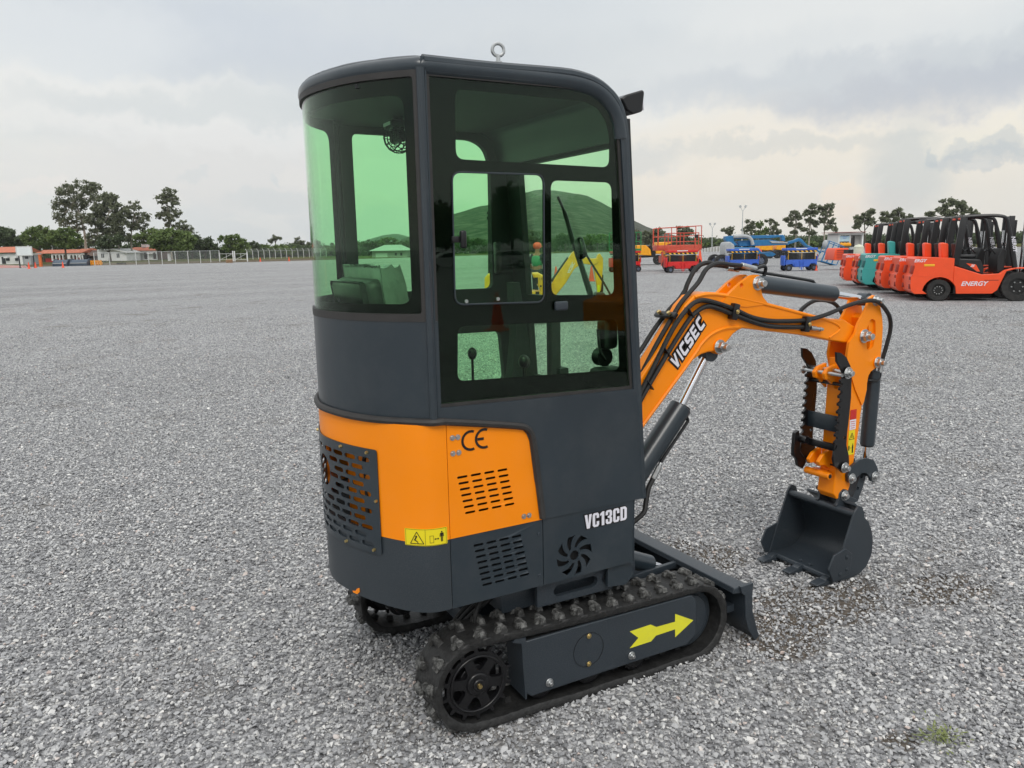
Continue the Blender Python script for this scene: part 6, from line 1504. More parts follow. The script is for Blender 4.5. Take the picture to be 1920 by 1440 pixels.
# ------------------------------------------------------------------ forklifts
def forklift():
    e = empty('forklift', (0, 0, 0), 0, 'x', 'forklift', 'forklifts parked in a row')
    hw = .60; red = M['fork_red']; blk = M['fork_black']
    # counterweight with wheel arch and blocks coloured as shaded recesses
    def arch(cx, cz, r, a0, a1, n=10): return [(cx + r * math.cos(R(a0 + (a1 - a0) * k / n)), cz + r * math.sin(R(a0 + (a1 - a0) * k / n))) for k in range(n + 1)]
    cw = [(-.60, .20), (-.30, .20)] + arch(0, .24, .42, 172, 40, 8) + [(.33, .50), (.33, 1.16), (.22, 1.18), (-.60, 1.20), (-.66, 1.16), (-.66, 1.00), (-.64, .95), (-.68, .72), (-.72, .68), (-.72, .42), (-.69, .28)]
    b = MB(); b.prism(cw, -hw, hw); 
    cwo = b.build('counterweight', red, e, bevel=.035, seg=3)
    for y0 in (-hw + .05, hw - .21):
        b = MB(); b.box((-.655, y0 + .085, .86), (.13, .20, .22), Euler((0, R(8), 0)).to_matrix(), bev=.02); b.build('grip_recess', M['shade_red'], cwo)
        b = MB(); b.box((-.712, y0 + .06, .63), (.06, .13, .09), bev=.01); b.build('lamp_recess', M['shade_red'], cwo)
        b = MB(); b.box((-.715, y0 + .06, .40), (.06, .10, .13), bev=.01); b.build('step_recess', M['shade_red'], cwo)
    b = MB(); b.prism([(-.645, 1.03), (-.10, 1.03), (-.10, 1.05), (-.645, 1.05)], -hw - .004, -hw + .01); b.prism([(-.70, .70), (-.12, .66), (-.06, .9), (-.12, .9), (-.17, .70), (-.70, .73)], -hw - .004, -hw + .01); b.build('crease', red, cwo, bevel=.002)
    b = MB(); b.box((-.28, -hw - .002, .985), (.26, .012, .06), bev=.003); b.build('tail_lamp', M['hazard_yellow'], cwo)
    b = MB(); me = text_mesh('ERGY', .12, offset=.003, th=.003, shear=.3); b.add(me, Matrix.Translation((-.52, -hw - .004, 1.11)) @ NEAR(0)); b.build('rear_lettering', M['white'], cwo)
    body = [(.335, .50)] + [(.40, .40), (.43, .20), (1.30, .20), (1.42, .30), (1.60, .80), (1.82, .86), (2.12, .86), (2.12, .90), (1.80, .90), (1.55, .83), (1.44, .74), (1.02, .72), (.335, .96)]
    b = MB(); b.prism(body, -hw + .01, -hw + .14); b.prism(body, hw - .14, hw - .01); bd = b.build('chassis', red, e, bevel=.012)
    b = MB(); b.box((.85, 0, .45), (.95, hw * 1.8, .5)); b.box((1.25, 0, .68), (.42, hw * 1.75, .05)); b.build('under_body', blk, e)
    b = MB(); b.box((.85, 0, .13), (1.0, .5, .14)); b.build('belly_pan', M['blackmatte'], e)
    b = MB(); me = text_mesh('ENERGY', .165, offset=.004, th=.004, shear=.3, spacing=1.02); b.add(me, Matrix.Translation((.84, -hw + .006, .47)) @ NEAR(0)); b.build('side_lettering', M['white'], bd)
    b = MB(); b.box((1.26, -hw + .008, .565), (.34, .004, .012)); b.build('step_line', blk, bd)
    hood = [(.36, 1.12), (.40, 1.15), (.95, 1.12), (1.00, 1.06), (1.06, .90), (1.06, .735), (.98, .74), (.345, .975)]
    b = MB(); b.prism(hood, -hw + .03, hw - .03); hd = b.build('hood', blk, e, bevel=.02)
    b = MB(); b.prism([(.62, 1.03), (.86, .99), (.97, .80), (.90, .80), (.74, .93)], -hw + .022, -hw + .03); b.build('hood_decal', red, hd)
    b = MB(); me = text_mesh('35', .09, offset=.003, th=.003, shear=.4); b.add(me, Matrix.Translation((.77, -hw + .018, .955)) @ NEAR(0)); b.build('number', M['white'], hd)
    b = MB(); b.box((.70, 0, 1.20), (.48, .46, .10), bev=.03); b.prism([(.44, 1.18), (.54, 1.18), (.46, 1.58), (.38, 1.56)], -.22, .22); b.build('seat', blk, e, bevel=.02)
    b = MB(); b.prism([(.10, 1.17), (.28, 1.17), (.25, 1.56), (.09, 1.60), (.06, 1.55)], -.16, .20); b.build('air_cowl', red, e, bevel=.03)
    # guard
    for sy in (-1, 1):
        y = sy * (hw - .07)
        b = MB(); b.bar((.37, y, .98), (.50, y, 2.26), .085, .17, .012); b.build('rear_pillar', blk, e)
        b = MB(); b.tube([(.46, y, 2.27), (1.0, y, 2.285), (1.38, y, 2.26), (1.52, y, 2.15), (1.62, y, 1.75), (1.74, y, 1.2), (1.80, y, .90)], [.045, .045, .045, .05, .06, .07, .07], 8, 5); fpil = b.build('front_pillar', blk, e)
        if sy < 0:
            b = MB(); me = text_mesh('NERGY', .13, offset=.003, th=.003, shear=.2); b.add(me, Matrix.Translation((1.715, y - .075, 1.52)) @ Matrix.Rotation(R(78), 4, 'Y') @ NEAR(0)); b.build('pillar_lettering', M['white'], fpil)
        b = MB(); b.box((.44, sy * (hw - .03), 1.72), (.10, .004, .035)); b.build('reflector', M['white'], fpil)
    b = MB()
    for k in range(7): b.bar((.50 + .13 * k, -hw + .07, 2.27), (.50 + .13 * k, hw - .07, 2.27), .03, .04)
    b.build('roof_slats', blk, e)
    b = MB(); b.box((.44, -.30, 2.22), (.06, .10, .05), bev=.01); b.box((.44, .30, 2.22), (.06, .10, .05), bev=.01); b.build('tail_lights', M['rail_red'], e)
    b = MB(); b.prism([(1.42, .74), (1.58, .80), (1.62, 1.35), (1.50, 1.42), (1.40, 1.15)], -.40, .40); b.build('dashboard', blk, e, bevel=.02)
    b = MB(); b.ring((1.30, -.05, 1.42), (-.55, 0, .83), .16, .145, .022, 24); b.cyl((1.30, -.05, 1.42), (1.45, -.05, 1.25), .02, seg=8); b.build('steering_wheel', blk, e)
    # mast
    for y in (-.28, .28):
        b = MB(); b.bar((2.20, y, .12), (2.24, y, 2.30), .07, .14, .006); b.build('mast_rail', blk, e)
        b = MB(); b.bar((2.30, y * .8, .15), (2.34, y * .8, 2.18), .05, .10, .004); b.build('inner_rail', M['blackmatte'], e)
        b = MB(); b.cyl((2.16, y * .75, .2), (2.19, y * .75, 1.9), .035, seg=12); b.build('lift_cylinder', M['chrome'], e)
    b = MB()
    for zz_ in (.6, 1.5, 2.24): b.box((2.25, 0, zz_), (.08, .6, .10))
    b.box((2.42, 0, .75), (.05, 1.0, .10)); b.box((2.42, 0, .35), (.05, 1.0, .10)); b.build('mast_crossbars', blk, e)
    for y in (-.25, .25): b = MB(); b.prism([(2.44, .8), (2.44, .06), (3.4, .04), (3.4, .06), (2.49, .11), (2.49, .8)], y - .06, y + .06); b.build('fork', M['grey_metal'], e)
    for x, r, w, y in ((0, .295, .20, .46), (1.89, .385, .26, .49)):
        for sy in (-1, 1): wheel(e, x, sy * y, r, r, w, M['black_rim'], lugs=22, side=sy, rimr=.56, bolts=6 if r > .3 else 10)
    return e
M['shade_red'] = mat('recess_shade_red', (.30, .03, .015), .6); M['black_rim'] = mat('black_rim', (.01, .01, .01), .4); M['blue_rim'] = mat('grey_rim', (.10, .13, .20), .5)  # darker red copy puts the shade of recesses and louvres into the colour
FKH = R(-45.3)
fo = Vector((19.72, 10.54, GZ)) + Vector((.711, .703, 0)) * .46
fk0 = forklift(); fk0.location = fo; fk0.rotation_euler = (0, 0, FKH)
rowdir = Vector((.636, .772, 0))
flab = ['nearest orange red forklift, whole side view with ENERGY lettering, right edge of the photo', 'orange red forklift second from the near end of the row', 'orange red forklift third in the row, standing before the teal one', 'teal forklift, the only one not orange red in the row', 'orange red forklift just beyond the teal one', 'farthest orange red forklift at the far end of the row']
swap_teal = {M['fork_red']: M['fork_teal'], M['shade_red']: mat('recess_shade_teal', (.02, .12, .12), .6)}  # darker teal copy paints in the same recess shade
for i, d in enumerate((0, 1.40, 3.0, 5.15, 6.3, 8.2)):
    o = fk0 if i == 0 else copy_tree(fk0, swap=swap_teal if i == 3 else None)
    o.location = fo + rowdir * d; o['label'] = flab[i]
    if i == 3: o.scale = (1.08, 1.08, 1.04)

# ------------------------------------------------------------------ scissor lifts
def scissor(name, px, D, yaw, c, rails, label, rail_c=None, railing_h=1.05):
    e = empty(name, at(px, D, GZ), RZ0 + yaw, label, 'scissor lift', 'scissor lifts parked in a line')
    L_ = 1.92; hw = .40; wb = .76
    b = MB(); b.prism([(-.93, .50), (-.88, .66), (.88, .66), (.93, .50), (.93, .30), (.80, .42), (.55, .42), (.42, .22), (-.42, .22), (-.55, .42), (-.93, .36)], -hw + .04, hw - .04); ch = b.build('chassis', c, e, bevel=.015)
    b = MB(); b.box((-.10, -hw, .36), (.03, .04, .46)); b.box((.10, -hw, .36), (.03, .04, .46)); b.box((-.28, -hw + .01, .36), (.30, .03, .20)); b.box((.28, -hw + .01, .36), (.30, .03, .20)); b.build('side_doors', c, ch, bevel=.004)
    b = MB(); b.box((0, -hw + .005, .14), (.06, .03, .14)); b.build('foot_pad', c, ch)
    for sx in (-1, 1):
        for sy in (-1, 1): wheel(e, sx * wb, sy * (hw - .02), .19, .19, .13, M['blue_rim'], side=sy, rimr=.55, bolts=5)
    b = MB()
    for k in range(5):
        zc = .70 + .075 * k
        b.box((0, 0, zc), (1.62, hw * 1.5, .055), bev=.004); b.bar((-.80, -hw * .78, zc - .02), (.80, -hw * .78, zc + .05), .05, .04); b.bar((-.80, -hw * .82, zc + .05), (.80, -hw * .82, zc - .02), .04, .04)
    sk = b.build('scissor_stack', M['fork_black'], e)
    b = MB()
    for k in range(5):
        for x in (-.80, 0, .80): b.cyl((x, -hw * .80, .70 + .075 * k), (x, -hw * .92, .70 + .075 * k), .022, seg=8)
    b.build('pivot_pins', M['hazard_yellow'], sk)
    b = MB(); b.box((0, 0, 1.14), (1.76, hw * 1.96, .10), bev=.006); pl = b.build('deck_edge', M['fork_black'], e)
    b = MB()
    for k in range(7): x = -.80 + .265 * k; b.prism([(x - .09, 1.185), (x + .03, 1.185), (x + .10, 1.095), (x - .02, 1.095)], -hw * .98 - .008, -hw * .98 + .01)
    b.build('hazard_stripes', M['hazard_yellow'], pl)
    b = MB(); b.box((0, 0, 1.27), (1.86, hw * 2.0, .14), bev=.02); b.box((-.98, -.0, .62), (.08, hw * 1.5, .58), bev=.01); b.box((.96, 0, .70), (.06, hw * 1.3, .3), bev=.01); dk = b.build('platform', c, e)
    b = MB(); b.box((-.05, -hw - .002, 1.30), (.66, .004, .05)); b.build('name_strip', M['wall_white'], dk)
    b = MB(); b.box((1.0, -.2, .80), (.03, .10, .34), bev=.01); b.build('tail_reflector', M['rail_red'], e)
    if rails:
        rc = rail_c or c
        for sy in (-1, 1):
            b = MB()
            for x in (-.93, 0.02, .93): b.cyl((x, sy * hw * .95, 1.3), (x, sy * hw * .95, 1.3 + railing_h), .028, seg=6)
            for zz_ in (.52, 1.0): b.cyl((-.93, sy * hw * .95, 1.3 + railing_h * zz_), (.93, sy * hw * .95, 1.3 + railing_h * zz_), .026, seg=6)
            b.box((0, sy * hw * .95, 1.40), (1.86, .02, .14)); b.build('guard_rail', rc, e)
        b = MB()
        for x in (-.93, .93):
            for zz_ in (.52, 1.0): b.cyl((x, -hw * .95, 1.3 + railing_h * zz_), (x, hw * .95, 1.3 + railing_h * zz_), .026, seg=6)
        b.build('end_rail', rc, e)
        b = MB(); b.box((.80, -hw * .8, 2.15), (.20, .14, .20), bev=.03); b.build('control_box', M['fork_black'], e)
    return e
scissor('scissor_lift', 1278, 47.5, R(4), M['lift_red'], True, 'red scissor lift with raised orange red guard rails, left of the blue ones', M['rail_red'])
scissor('scissor_lift', 1393, 49.5, R(4), M['lift_blue'], False, 'blue scissor lift on the left, before the grey engine cover')
scissor('scissor_lift', 1500, 46.5, R(2), M['lift_blue'], False, 'blue scissor lift on the right, before the aerial basket')
scissor('scissor_lift', 1172, 50.5, R(14), M['lift_red'], True, 'red scissor lift with green guard rails, half hidden by the cab edge', M['lift_green'], 1.2)
# rough terrain lift standing behind the red one
e = empty('large_scissor_lift', at(1262, 50.5, GZ), RZ0 + R(3), 'faded orange rough terrain platform lift close behind the red scissor lift', 'scissor lift')
for sx in (-.35, 1.35):
    wheel(e, sx, -.35, .42, .42, .26, M['rail_red'], side=-1, rimr=.68)
b = MB(); b.box((.45, .4, .75), (2.3, 1.1, .45), bev=.03); b.box((-.75, -.2, .8), (.10, .2, .9)); b.build('chassis', M['rail_red'], e)
b = MB()
for k in range(4): b.box((-.30, .2, .98 + .1 * k), (.5, .9, .05))
b.build('stack', M['hazard_yellow'], e)
b = MB(); b.box((.35, .35, 1.48), (2.9, 1.3, .34), bev=.02); b.build('platform', M['rail_red'], e)
for y in (-.3, 1.0):
    b = MB()
    for x in (-1.05, .15, 1.75): b.cyl((x, y, 1.6), (x, y, 2.72 + .04 * (x + 1)), .045 if x < -1 else .03, seg=6)
    b.cyl((-1.05, y, 2.72), (1.75, y, 2.83), .03, seg=6); b.cyl((-1.05, y, 2.18), (1.75, y, 2.22), .03, seg=6); b.build('guard_rail', M['rail_red'], e)

# ------------------------------------------------------------------ blue articulated boom lift
e, f = frame('boom_lift', 1400, 56, 0, 'long blue articulated boom lift with grey engine cover and tilted basket', 'boom lift')
for x, y in ((1347, -.9), (1420, -.9), (1347, 1.0), (1420, 1.0)): wheel(e, f(x, 500)[0], y, .46, .46, .34, M['blue_rim'], lugs=18, side=-1, rimr=.55)
b = MB(); (x0, z0), (x1, z1) = f(1345, 488), f(1425, 478); b.box(((x0 + x1) / 2, 0, .62), (x1 - x0, 1.2, .35), bev=.04); b.build('chassis', M['plastic_grey'], e)
def pp(*L): return [f(*p) for p in L]
b = MB(); b.prism(pp((1352, 480), (1351, 460), (1354, 454), (1362, 453), (1370, 459), (1371, 466), (1365, 478), (1360, 482)), -1.0, .3); b.build('engine_cover', M['plastic_grey'], e, bevel=.10, seg=3)
b = MB(); b.prism(pp((1365, 483), (1364, 470), (1371, 463), (1415, 464), (1425, 474), (1422, 483)), -.7, .9); b.build('turret', M['boom_blue'], e, bevel=.05)
b = MB(); b.prism(pp((1357, 450), (1357, 443), (1372, 442), (1373, 452), (1380, 460), (1368, 462)), -.45, .2); b.build('boom_heel', M['boom_blue'], e, bevel=.03)
b = MB(); b.tube([(f(1371, 443.5)[0], -.45, f(1371, 443.5)[1]), (f(1385, 443)[0], -.45, f(1385, 443)[1]), (f(1398, 444)[0], -.45, f(1398, 444)[1]), (f(1405, 450)[0], -.45, f(1405, 450)[1]), (f(1408, 459)[0], -.45, f(1408, 459)[1])], .13, 8, 5); b.build('hose_guard', M['plastic_grey'], e)
b = MB(); b.prism(pp((1372, 442.5), (1464, 440.5), (1466, 444), (1440, 447), (1372, 448.5)), -.25, .05); b.build('upper_boom', M['boom_blue'], e, bevel=.03)
b = MB(); b.prism(pp((1464, 440), (1468, 442), (1470, 452), (1464, 453), (1462, 446)), -.30, .10); b.build('knuckle', M['boom_blue'], e, bevel=.03)
b = MB(); b.prism(pp((1380, 452), (1408, 450), (1440, 449), (1480, 456), (1478, 459), (1432, 461), (1385, 462)), -.2, .3); b.build('lower_boom', M['boom_blue'], e, bevel=.03)
b = MB(); b.prism(pp((1440, 451.5), (1475, 454), (1475, 456.5), (1445, 456)), -.26, -.1); b.build('boom_trim', M['plastic_grey'], e, bevel=.02)
b = MB(); b.prism(pp((1476, 453), (1487, 450), (1496, 446), (1501, 448), (1516, 463), (1510, 463), (1497, 452), (1488, 455), (1478, 458)), -.2, .1); b.build('jib', M['boom_blue'], e, bevel=.03)
b = MB(); b.prism(pp((1422, 474), (1450, 472), (1458, 477), (1452, 481), (1424, 481)), .2, 1.0); b.build('riser', M['boom_blue'], e, bevel=.04)
# the basket, tilted
b = MB()
A, B_, C_, D4 = (Vector((f(x, y)[0], 0, f(x, y)[1])) for x, y in ((1537, 489), (1566, 497), (1578, 462), (1551, 452)))
for y in (-.45, .45):
    o_ = Vector((0, y, 0))
    for p, q in ((A, B_), (B_, C_), (C_, D4), (D4, A), (A.lerp(D4, .5), B_.lerp(C_, .5)), (A.lerp(B_, .33), D4.lerp(C_, .33)), (A.lerp(B_, .66), D4.lerp(C_, .66))): b.cyl(p + o_, q + o_, .03, seg=6)
for p in (A, B_, C_, D4, A.lerp(D4, .5), B_.lerp(C_, .5)): b.cyl(p + Vector((0, -.45, 0)), p + Vector((0, .45, 0)), .03, seg=6)
BKT = b.build('basket_rails', M['boom_blue'], e)
b = MB(); b.bar(A, B_, .95, .06); b.build('basket_floor', M['boom_blue'], e)
b = MB(); b.sphere(A.lerp(D4, .82), .28, (.8, 1, 1.2)); b.build('control_console', M['plastic_grey'], e)
b = MB(); b.tube([(f(1514, 461)[0], 0, f(1514, 461)[1]), (f(1530, 468)[0], 0, f(1530, 468)[1]), (f(1540, 474)[0], 0, f(1540, 474)[1])], .06, 6); b.build('basket_link', M['boom_blue'], e)

# ------------------------------------------------------------------ yellow dump truck left of the red lift, and things beyond
e, f = frame('dump_truck', 1228, 68, 0, 'orange yellow articulated dump truck in two boxes behind the lifts', 'dump truck')
b = MB(); b.prism(pp_ := [f(1170, 477), f(1172, 460), (f(1208, 460)), f(1216, 468), f(1218, 479)], -1.0, 1.0); b.build('tipping_body', M['mach_yellow'], e, bevel=.05)
b = MB(); b.prism([f(1226, 476), f(1227, 455), f(1254, 453), f(1256, 456), f(1246, 459), f(1246, 476)], -1.0, 1.0); b.build('front_body', M['mach_yellow'], e, bevel=.05)
b = MB(); b.prism([f(1212, 461), f(1217, 459), f(1226, 473), f(1226, 482), f(1174, 484), f(1174, 479), f(1217, 479), f(1219, 472)], -.9, .9); b.build('chassis', M['fork_black'], e, bevel=.03)
for x in (1185, 1231, 1243): wheel(e, f(x, 480)[0], -.75, .42, .42, .3, M['fork_black'], side=-1)
for k, (px, w, lab) in enumerate(((1432, 26, 'orange yellow machine glimpsed under the blue boom, left one'), (1460, 18, 'orange yellow machine glimpsed under the blue boom, right one'))):
    e, f = frame('loader', px, 84, 0, lab, 'loader', 'yellow machines beyond the boom lift')
    x0 = -w / 2 * 84 / 1450
    b = MB(); b.prism([(x0, .9), (x0 + .2, 1.7), (-x0 * .4, 1.8), (-x0, 1.5), (-x0, .8)], -.8, .8); b.build('body', M['mach_yellow'], e, bevel=.08)
    b = MB(); b.box((0, 0, .7), (-x0 * 1.8, 1.3, .3)); b.build('frame', M['fork_black'], e)
    for sx in (-.6, .6): wheel(e, sx * -x0, -.7, .45, .45, .3, M['fork_black'], side=-1)
e, f = frame('office_cabin', 1588, 74, 0, 'white site office cabin with glass front and maroon roof line', 'cabin')
b = MB(); wbox(b, f, 1571, 438, 1573.5, 489, -.1, 2.5); wbox(b, f, 1592, 438, 1594, 489, -.1, 0); wbox(b, f, 1615, 438, 1618, 489, -.1, 2.5); wbox(b, f, 1571, 436, 1618, 441, -.1, 2.5); b.build('frame', M['wall_white'], e)
b = MB(); wbox(b, f, 1561, 434.4, 1619, 436.5, -.5, 2.7); b.build('roof', mat('maroon', (.25, .06, .06), .7), e)
b = MB(); wbox(b, f, 1573, 441, 1616, 488, .25, 2.4); b.build('interior_wall', M['concrete'], e)
b = MB(); wbox(b, f, 1573.5, 442, 1592, 453, -.06, 0); SB = b.build('banner', mat('pale_blue', (.45, .62, .70), .5), e)
b = MB(); wbox(b, f, 1576, 443.5, 1589, 444.3, -.075, -.06); wbox(b, f, 1580, 446, 1586, 447, -.075, -.06); b.build('banner_lines', M['lift_blue'], SB)
b = MB()
for k in range(6): x, zz_ = f(1575 + 3.1 * k, 458 + (k % 2)); b.sphere((x, -.35, zz_), .16, (1, .6, 1.1), 8, 6)
b.build('flower_boxes', M['mach_yellow'], e)
b = MB(); wbox(b, f, 1575, 461, 1592, 465, -.5, -.1); b.build('planter', M['bark_dark'], e)
b = MB(); wbox(b, f, 1596, 446, 1602, 487, -.07, -.02); b.build('door', M['window_dark'], e)
e, f = frame('red_machine', 1578, 46, 0, 'orange red machine body with louvres before the office cabin', 'machine')
b = MB(); b.prism([f(1565, 488), f(1567, 470), f(1570, 465), f(1592, 465), f(1596, 488)], 0, 1.4); rb = b.build('body', M['fork_red'], e, bevel=.04)
b = MB()
for k in range(5): wbox(b, f, 1570, 469 + 3.4 * k, 1586, 470.2 + 3.4 * k, -.03, .01)
b.build('louvres', M['shade_red'], rb)
e, f = frame('water_tank', 1611, 33, 0, 'cream plastic liquid tank behind the forklift counterweights', 'tank')
x0, z0 = f(1611, 476); zt = f(1611, 459)[1]
b = MB(); b.cyl((0, 0, 0), (0, 0, zt - .08), .20, seg=24); b.cyl((0, 0, zt - .08), (0, 0, zt), .20, .12, 24); b.cyl((0, 0, zt), (0, 0, zt + .03), .06, seg=12); b.build('tank_body', M['tank_cream'], e)
e, f = frame('drive_unit', 1600, 34, 0, 'dark engine block with upright pipe beside the cream tank', 'engine')
b = MB(); wbox(b, f, 1592, 468, 1604, 478, 0, .5); b.box((0, .3, .5), (.3, .4, 1.0), bev=.03); b.build('block', M['fork_black'], e)
b = MB(); wbox(b, f, 1601.5, 442, 1604.5, 476, .1, .2); b.build('upright', M['fork_black'], e)
b = MB(); wbox(b, f, 1594, 463, 1601, 468, -.02, .05); b.build('label', M['plastic_grey'], e)

# ------------------------------------------------------------------ yellow mini excavator seen through the cab windows
e, f = frame('yellow_excavator', 975, 17.5, 0, 'yellow mini excavator seen through the side windows of the cab', 'excavator')
b = MB(); b.prism([f(907, 562), f(908, 520), f(914, 513), f(934, 512), f(938, 545), f(1012, 545), f(996, 512), f(1008, 511), f(1024, 520), f(1030, 556), f(1025, 566)], -.35, .45); YB_ = b.build('house', M['exc_yellow'], e, bevel=.03, seg=3)
b = MB()
for (x0, y0, x1, y1) in ((1000, 519, 1007, 531), (1001, 534, 1007, 542), (1002, 545, 1009, 550), (923, 520, 931, 533)): wbox(b, f, x0, y0, x1, y1, -.36, -.34)
(cx, cz) = f(1012, 535); b.cyl((cx, -.36, cz), (cx, -.34, cz), .022, seg=12); b.build('vents', M['fork_black'], YB_)
b = MB(); x, z_ = f(1012, 522); b.add(text_mesh('CE', .07, th=.003), Matrix.Translation((x, -.352, z_)) @ NEAR(0)); b.build('ce_letters', M['decal'], YB_)
b = MB(); wbox(b, f, 1016, 530, 1022, 537, -.357, -.352); b.build('sticker', M['yellow'], YB_)
b = MB(); wbox(b, f, 900, 568, 1032, 590, -.45, -.2); wbox(b, f, 900, 568, 1032, 590, .3, .55); b.build('tracks', M['rubber'], e, bevel=.06, seg=3)
b = MB(); wbox(b, f, 930, 556, 1010, 575, -.3, .4); b.build('slew_frame', M['fork_black'], e)
b = MB(); (x, z_) = f(916, 512); (xt, zt) = f(918, 402); b.cyl((x, -.1, z_), (xt, -.1, zt), .022, seg=8); b.cyl((xt, -.1, zt), (xt, -.1, zt + .06), .05, .035, 10); b.cyl((xt, -.1, zt - .12), (xt, -.1, zt - .05), .045, seg=10); b.build('guard_post', M['fork_black'], e)
b = MB(); b.prism([f(1036, 560), f(1020, 556), f(1040, 520), f(1066, 483), f(1072, 474), f(1080, 468), f(1088, 472), f(1092, 481), f(1110, 485), f(1120, 484), f(1122, 492), f(1112, 497), f(1090, 494), f(1076, 504), f(1060, 530)], -.10, .12); b.build('boom', M['exc_yellow'], e, bevel=.015)
b = MB(); wm = Matrix.Translation((f(1070, 502)[0], -.104, f(1070, 502)[1])) @ Matrix.Rotation(R(-62), 4, 'Y') @ NEAR(0); b.add(text_mesh('VICSEC', .09, offset=.002, th=.003, sx=.9), wm); b.build('brand_lettering', M['white'], e)
b = MB(); b.prism([f(1116, 492), f(1120, 478), f(1124, 475), f(1130, 484), f(1130, 500), f(1126, 545), f(1120, 547), f(1113, 500)], -.08, .10); b.build('arm', M['exc_yellow'], e, bevel=.012)
b = MB(); x, z_ = f(1122, 540); wbox(b, f, 1119, 534, 1124, 547, -.09, -.08); b.build('warning_label', M['yellow'], e)
b = MB(); p, q = f(1034, 528), f(1066, 484); b.cyl((p[0], -.02, p[1]), (q[0], -.02, q[1]), .045, seg=14); b.cyl((f(1128, 515)[0], .0, f(1128, 515)[1]), (f(1128, 547)[0], 0, f(1128, 547)[1]), .04, seg=12); b.build('cylinder', M['fork_black'], e)
b = MB(); b.prism([f(1112, 575), f(1116, 548), f(1130, 547), f(1140, 560), f(1136, 580), f(1120, 586)], -.25, .25); b.build('bucket', M['fork_black'], e, bevel=.02)

# ------------------------------------------------------------------ worker behind the yellow excavator
def person(px, D, face, label):
    e = empty('person', at(px, D, GZ), RZ0 + face, label, 'person')
    J = {'pelvis': ((0, 0, .95), .15), 'waist': ((0, 0, 1.10), .14), 'chest': ((0, .01, 1.34), .165), 'neck': ((0, 0, 1.50), .065), 'head0': ((0, -.01, 1.58), .075), 'head1': ((0, -.015, 1.70), .095),
         'shL': ((.18, 0, 1.43), .065), 'elL': ((.25, .03, 1.16), .045), 'wrL': ((.22, -.10, .95), .03), 'haL': ((.21, -.15, .90), .034),
         'shR': ((-.18, 0, 1.43), .065), 'elR': ((-.25, .03, 1.16), .045), 'wrR': ((-.22, -.12, .97), .03), 'haR': ((-.21, -.17, .93), .034),
         'hiL': ((.09, 0, .90), .10), 'knL': ((.11, -.02, .50), .065), 'anL': ((.12, .03, .09), .045), 'toL': ((.13, -.14, .04), .04),
         'hiR': ((-.09, 0, .90), .10), 'knR': ((-.12, -.01, .50), .065), 'anR': ((-.13, .04, .09), .045), 'toR': ((-.15, -.13, .04), .04)}
    E_ = [('pelvis', 'waist'), ('waist', 'chest'), ('chest', 'neck'), ('neck', 'head0'), ('head0', 'head1'), ('chest', 'shL'), ('shL', 'elL'), ('elL', 'wrL'), ('wrL', 'haL'), ('chest', 'shR'), ('shR', 'elR'), ('elR', 'wrR'), ('wrR', 'haR'), ('pelvis', 'hiL'), ('hiL', 'knL'), ('knL', 'anL'), ('anL', 'toL'), ('pelvis', 'hiR'), ('hiR', 'knR'), ('knR', 'anR'), ('anR', 'toR')]
    def skin(names, edges, name, m, grow=0.):
        me = bpy.data.meshes.new(name); idx = {n: i for i, n in enumerate(names)}
        me.from_pydata([J[n][0] for n in names], [(idx[a], idx[c]) for a, c in edges], [])
        o = bpy.data.objects.new(name, me); link(o, e); me.materials.append(m)
        md = o.modifiers.new('skin', 'SKIN'); md.use_smooth_shade = True
        for i, n in enumerate(names): r = J[n][1] + grow; me.skin_vertices[0].data[i].radius = (r, r)
        me.skin_vertices[0].data[0].use_root = True
        o.modifiers.new('sub', 'SUBSURF').levels = 2; o.modifiers['sub'].render_levels = 2
        return o
    skin(list(J), E_, 'body', M['skin'])
    T = ['waist', 'chest', 'shL', 'elL', 'shR', 'elR']; J['waist'] = ((0, 0, 1.02), .16)
    skin(T, [('waist', 'chest'), ('chest', 'shL'), ('shL', 'elL'), ('chest', 'shR'), ('shR', 'elR')], 'dark_shirt', M['cloth_dark'], .014)
    J['vtop'] = ((0, 0, 1.44), .13)
    skin(['waist', 'chest', 'vtop'], [('waist', 'chest'), ('chest', 'vtop')], 'green_vest', M['cloth_green'], .036)
    P = ['pelvis', 'hiL', 'knL', 'anL', 'hiR', 'knR', 'anR']
    skin(P, [('pelvis', 'hiL'), ('hiL', 'knL'), ('knL', 'anL'), ('pelvis', 'hiR'), ('hiR', 'knR'), ('knR', 'anR')], 'trousers', M['cloth_dark'], .016)
    b = MB(); b.sphere((0, -.015, 1.735), .135, (1, 1.12, .85), 20, 12); b.cyl((0, -.06, 1.70), (0, -.06, 1.712), .155, seg=24); b.build('helmet', M['cone'], e)
    return e
person(1007, 25, R(150), 'person in a green vest with orange helmet, standing behind the yellow excavator')

# ------------------------------------------------------------------ what stands behind the photographer and shows in the glass
def behind(px, D, z0=0.):
    v = at(px, D, GZ + z0); return Vector((v.x, 2 * YS - v.y, v.z))
def car(px, D, rz, label):
    e = empty('parked_car', behind(px, D), rz, label, 'car', 'white cars parked behind the camera')
    b = MB(); b.prism([(-2.1, .35), (-2.15, .75), (-1.9, 1.0), (-1.1, 1.05), (-.55, 1.45), (1.2, 1.5), (1.8, 1.1), (2.1, .95), (2.15, .4), (1.75, .3), (-1.7, .3)], -.85, .85); bd = b.build('body', M['car_white'], e, bevel=.08, seg=3)
    for s_ in (-1, 1):
        b = MB(); b.prism([(-.98, 1.06), (-.5, 1.38), (1.1, 1.42), (1.55, 1.08)], s_ * .80, s_ * .86); b.build('side_window', M['window_dark'], bd)
        for x in (-1.35, 1.35): wheel(e, x, s_ * .76, .33, .33, .2, M['plastic_grey'], side=s_)
    return e
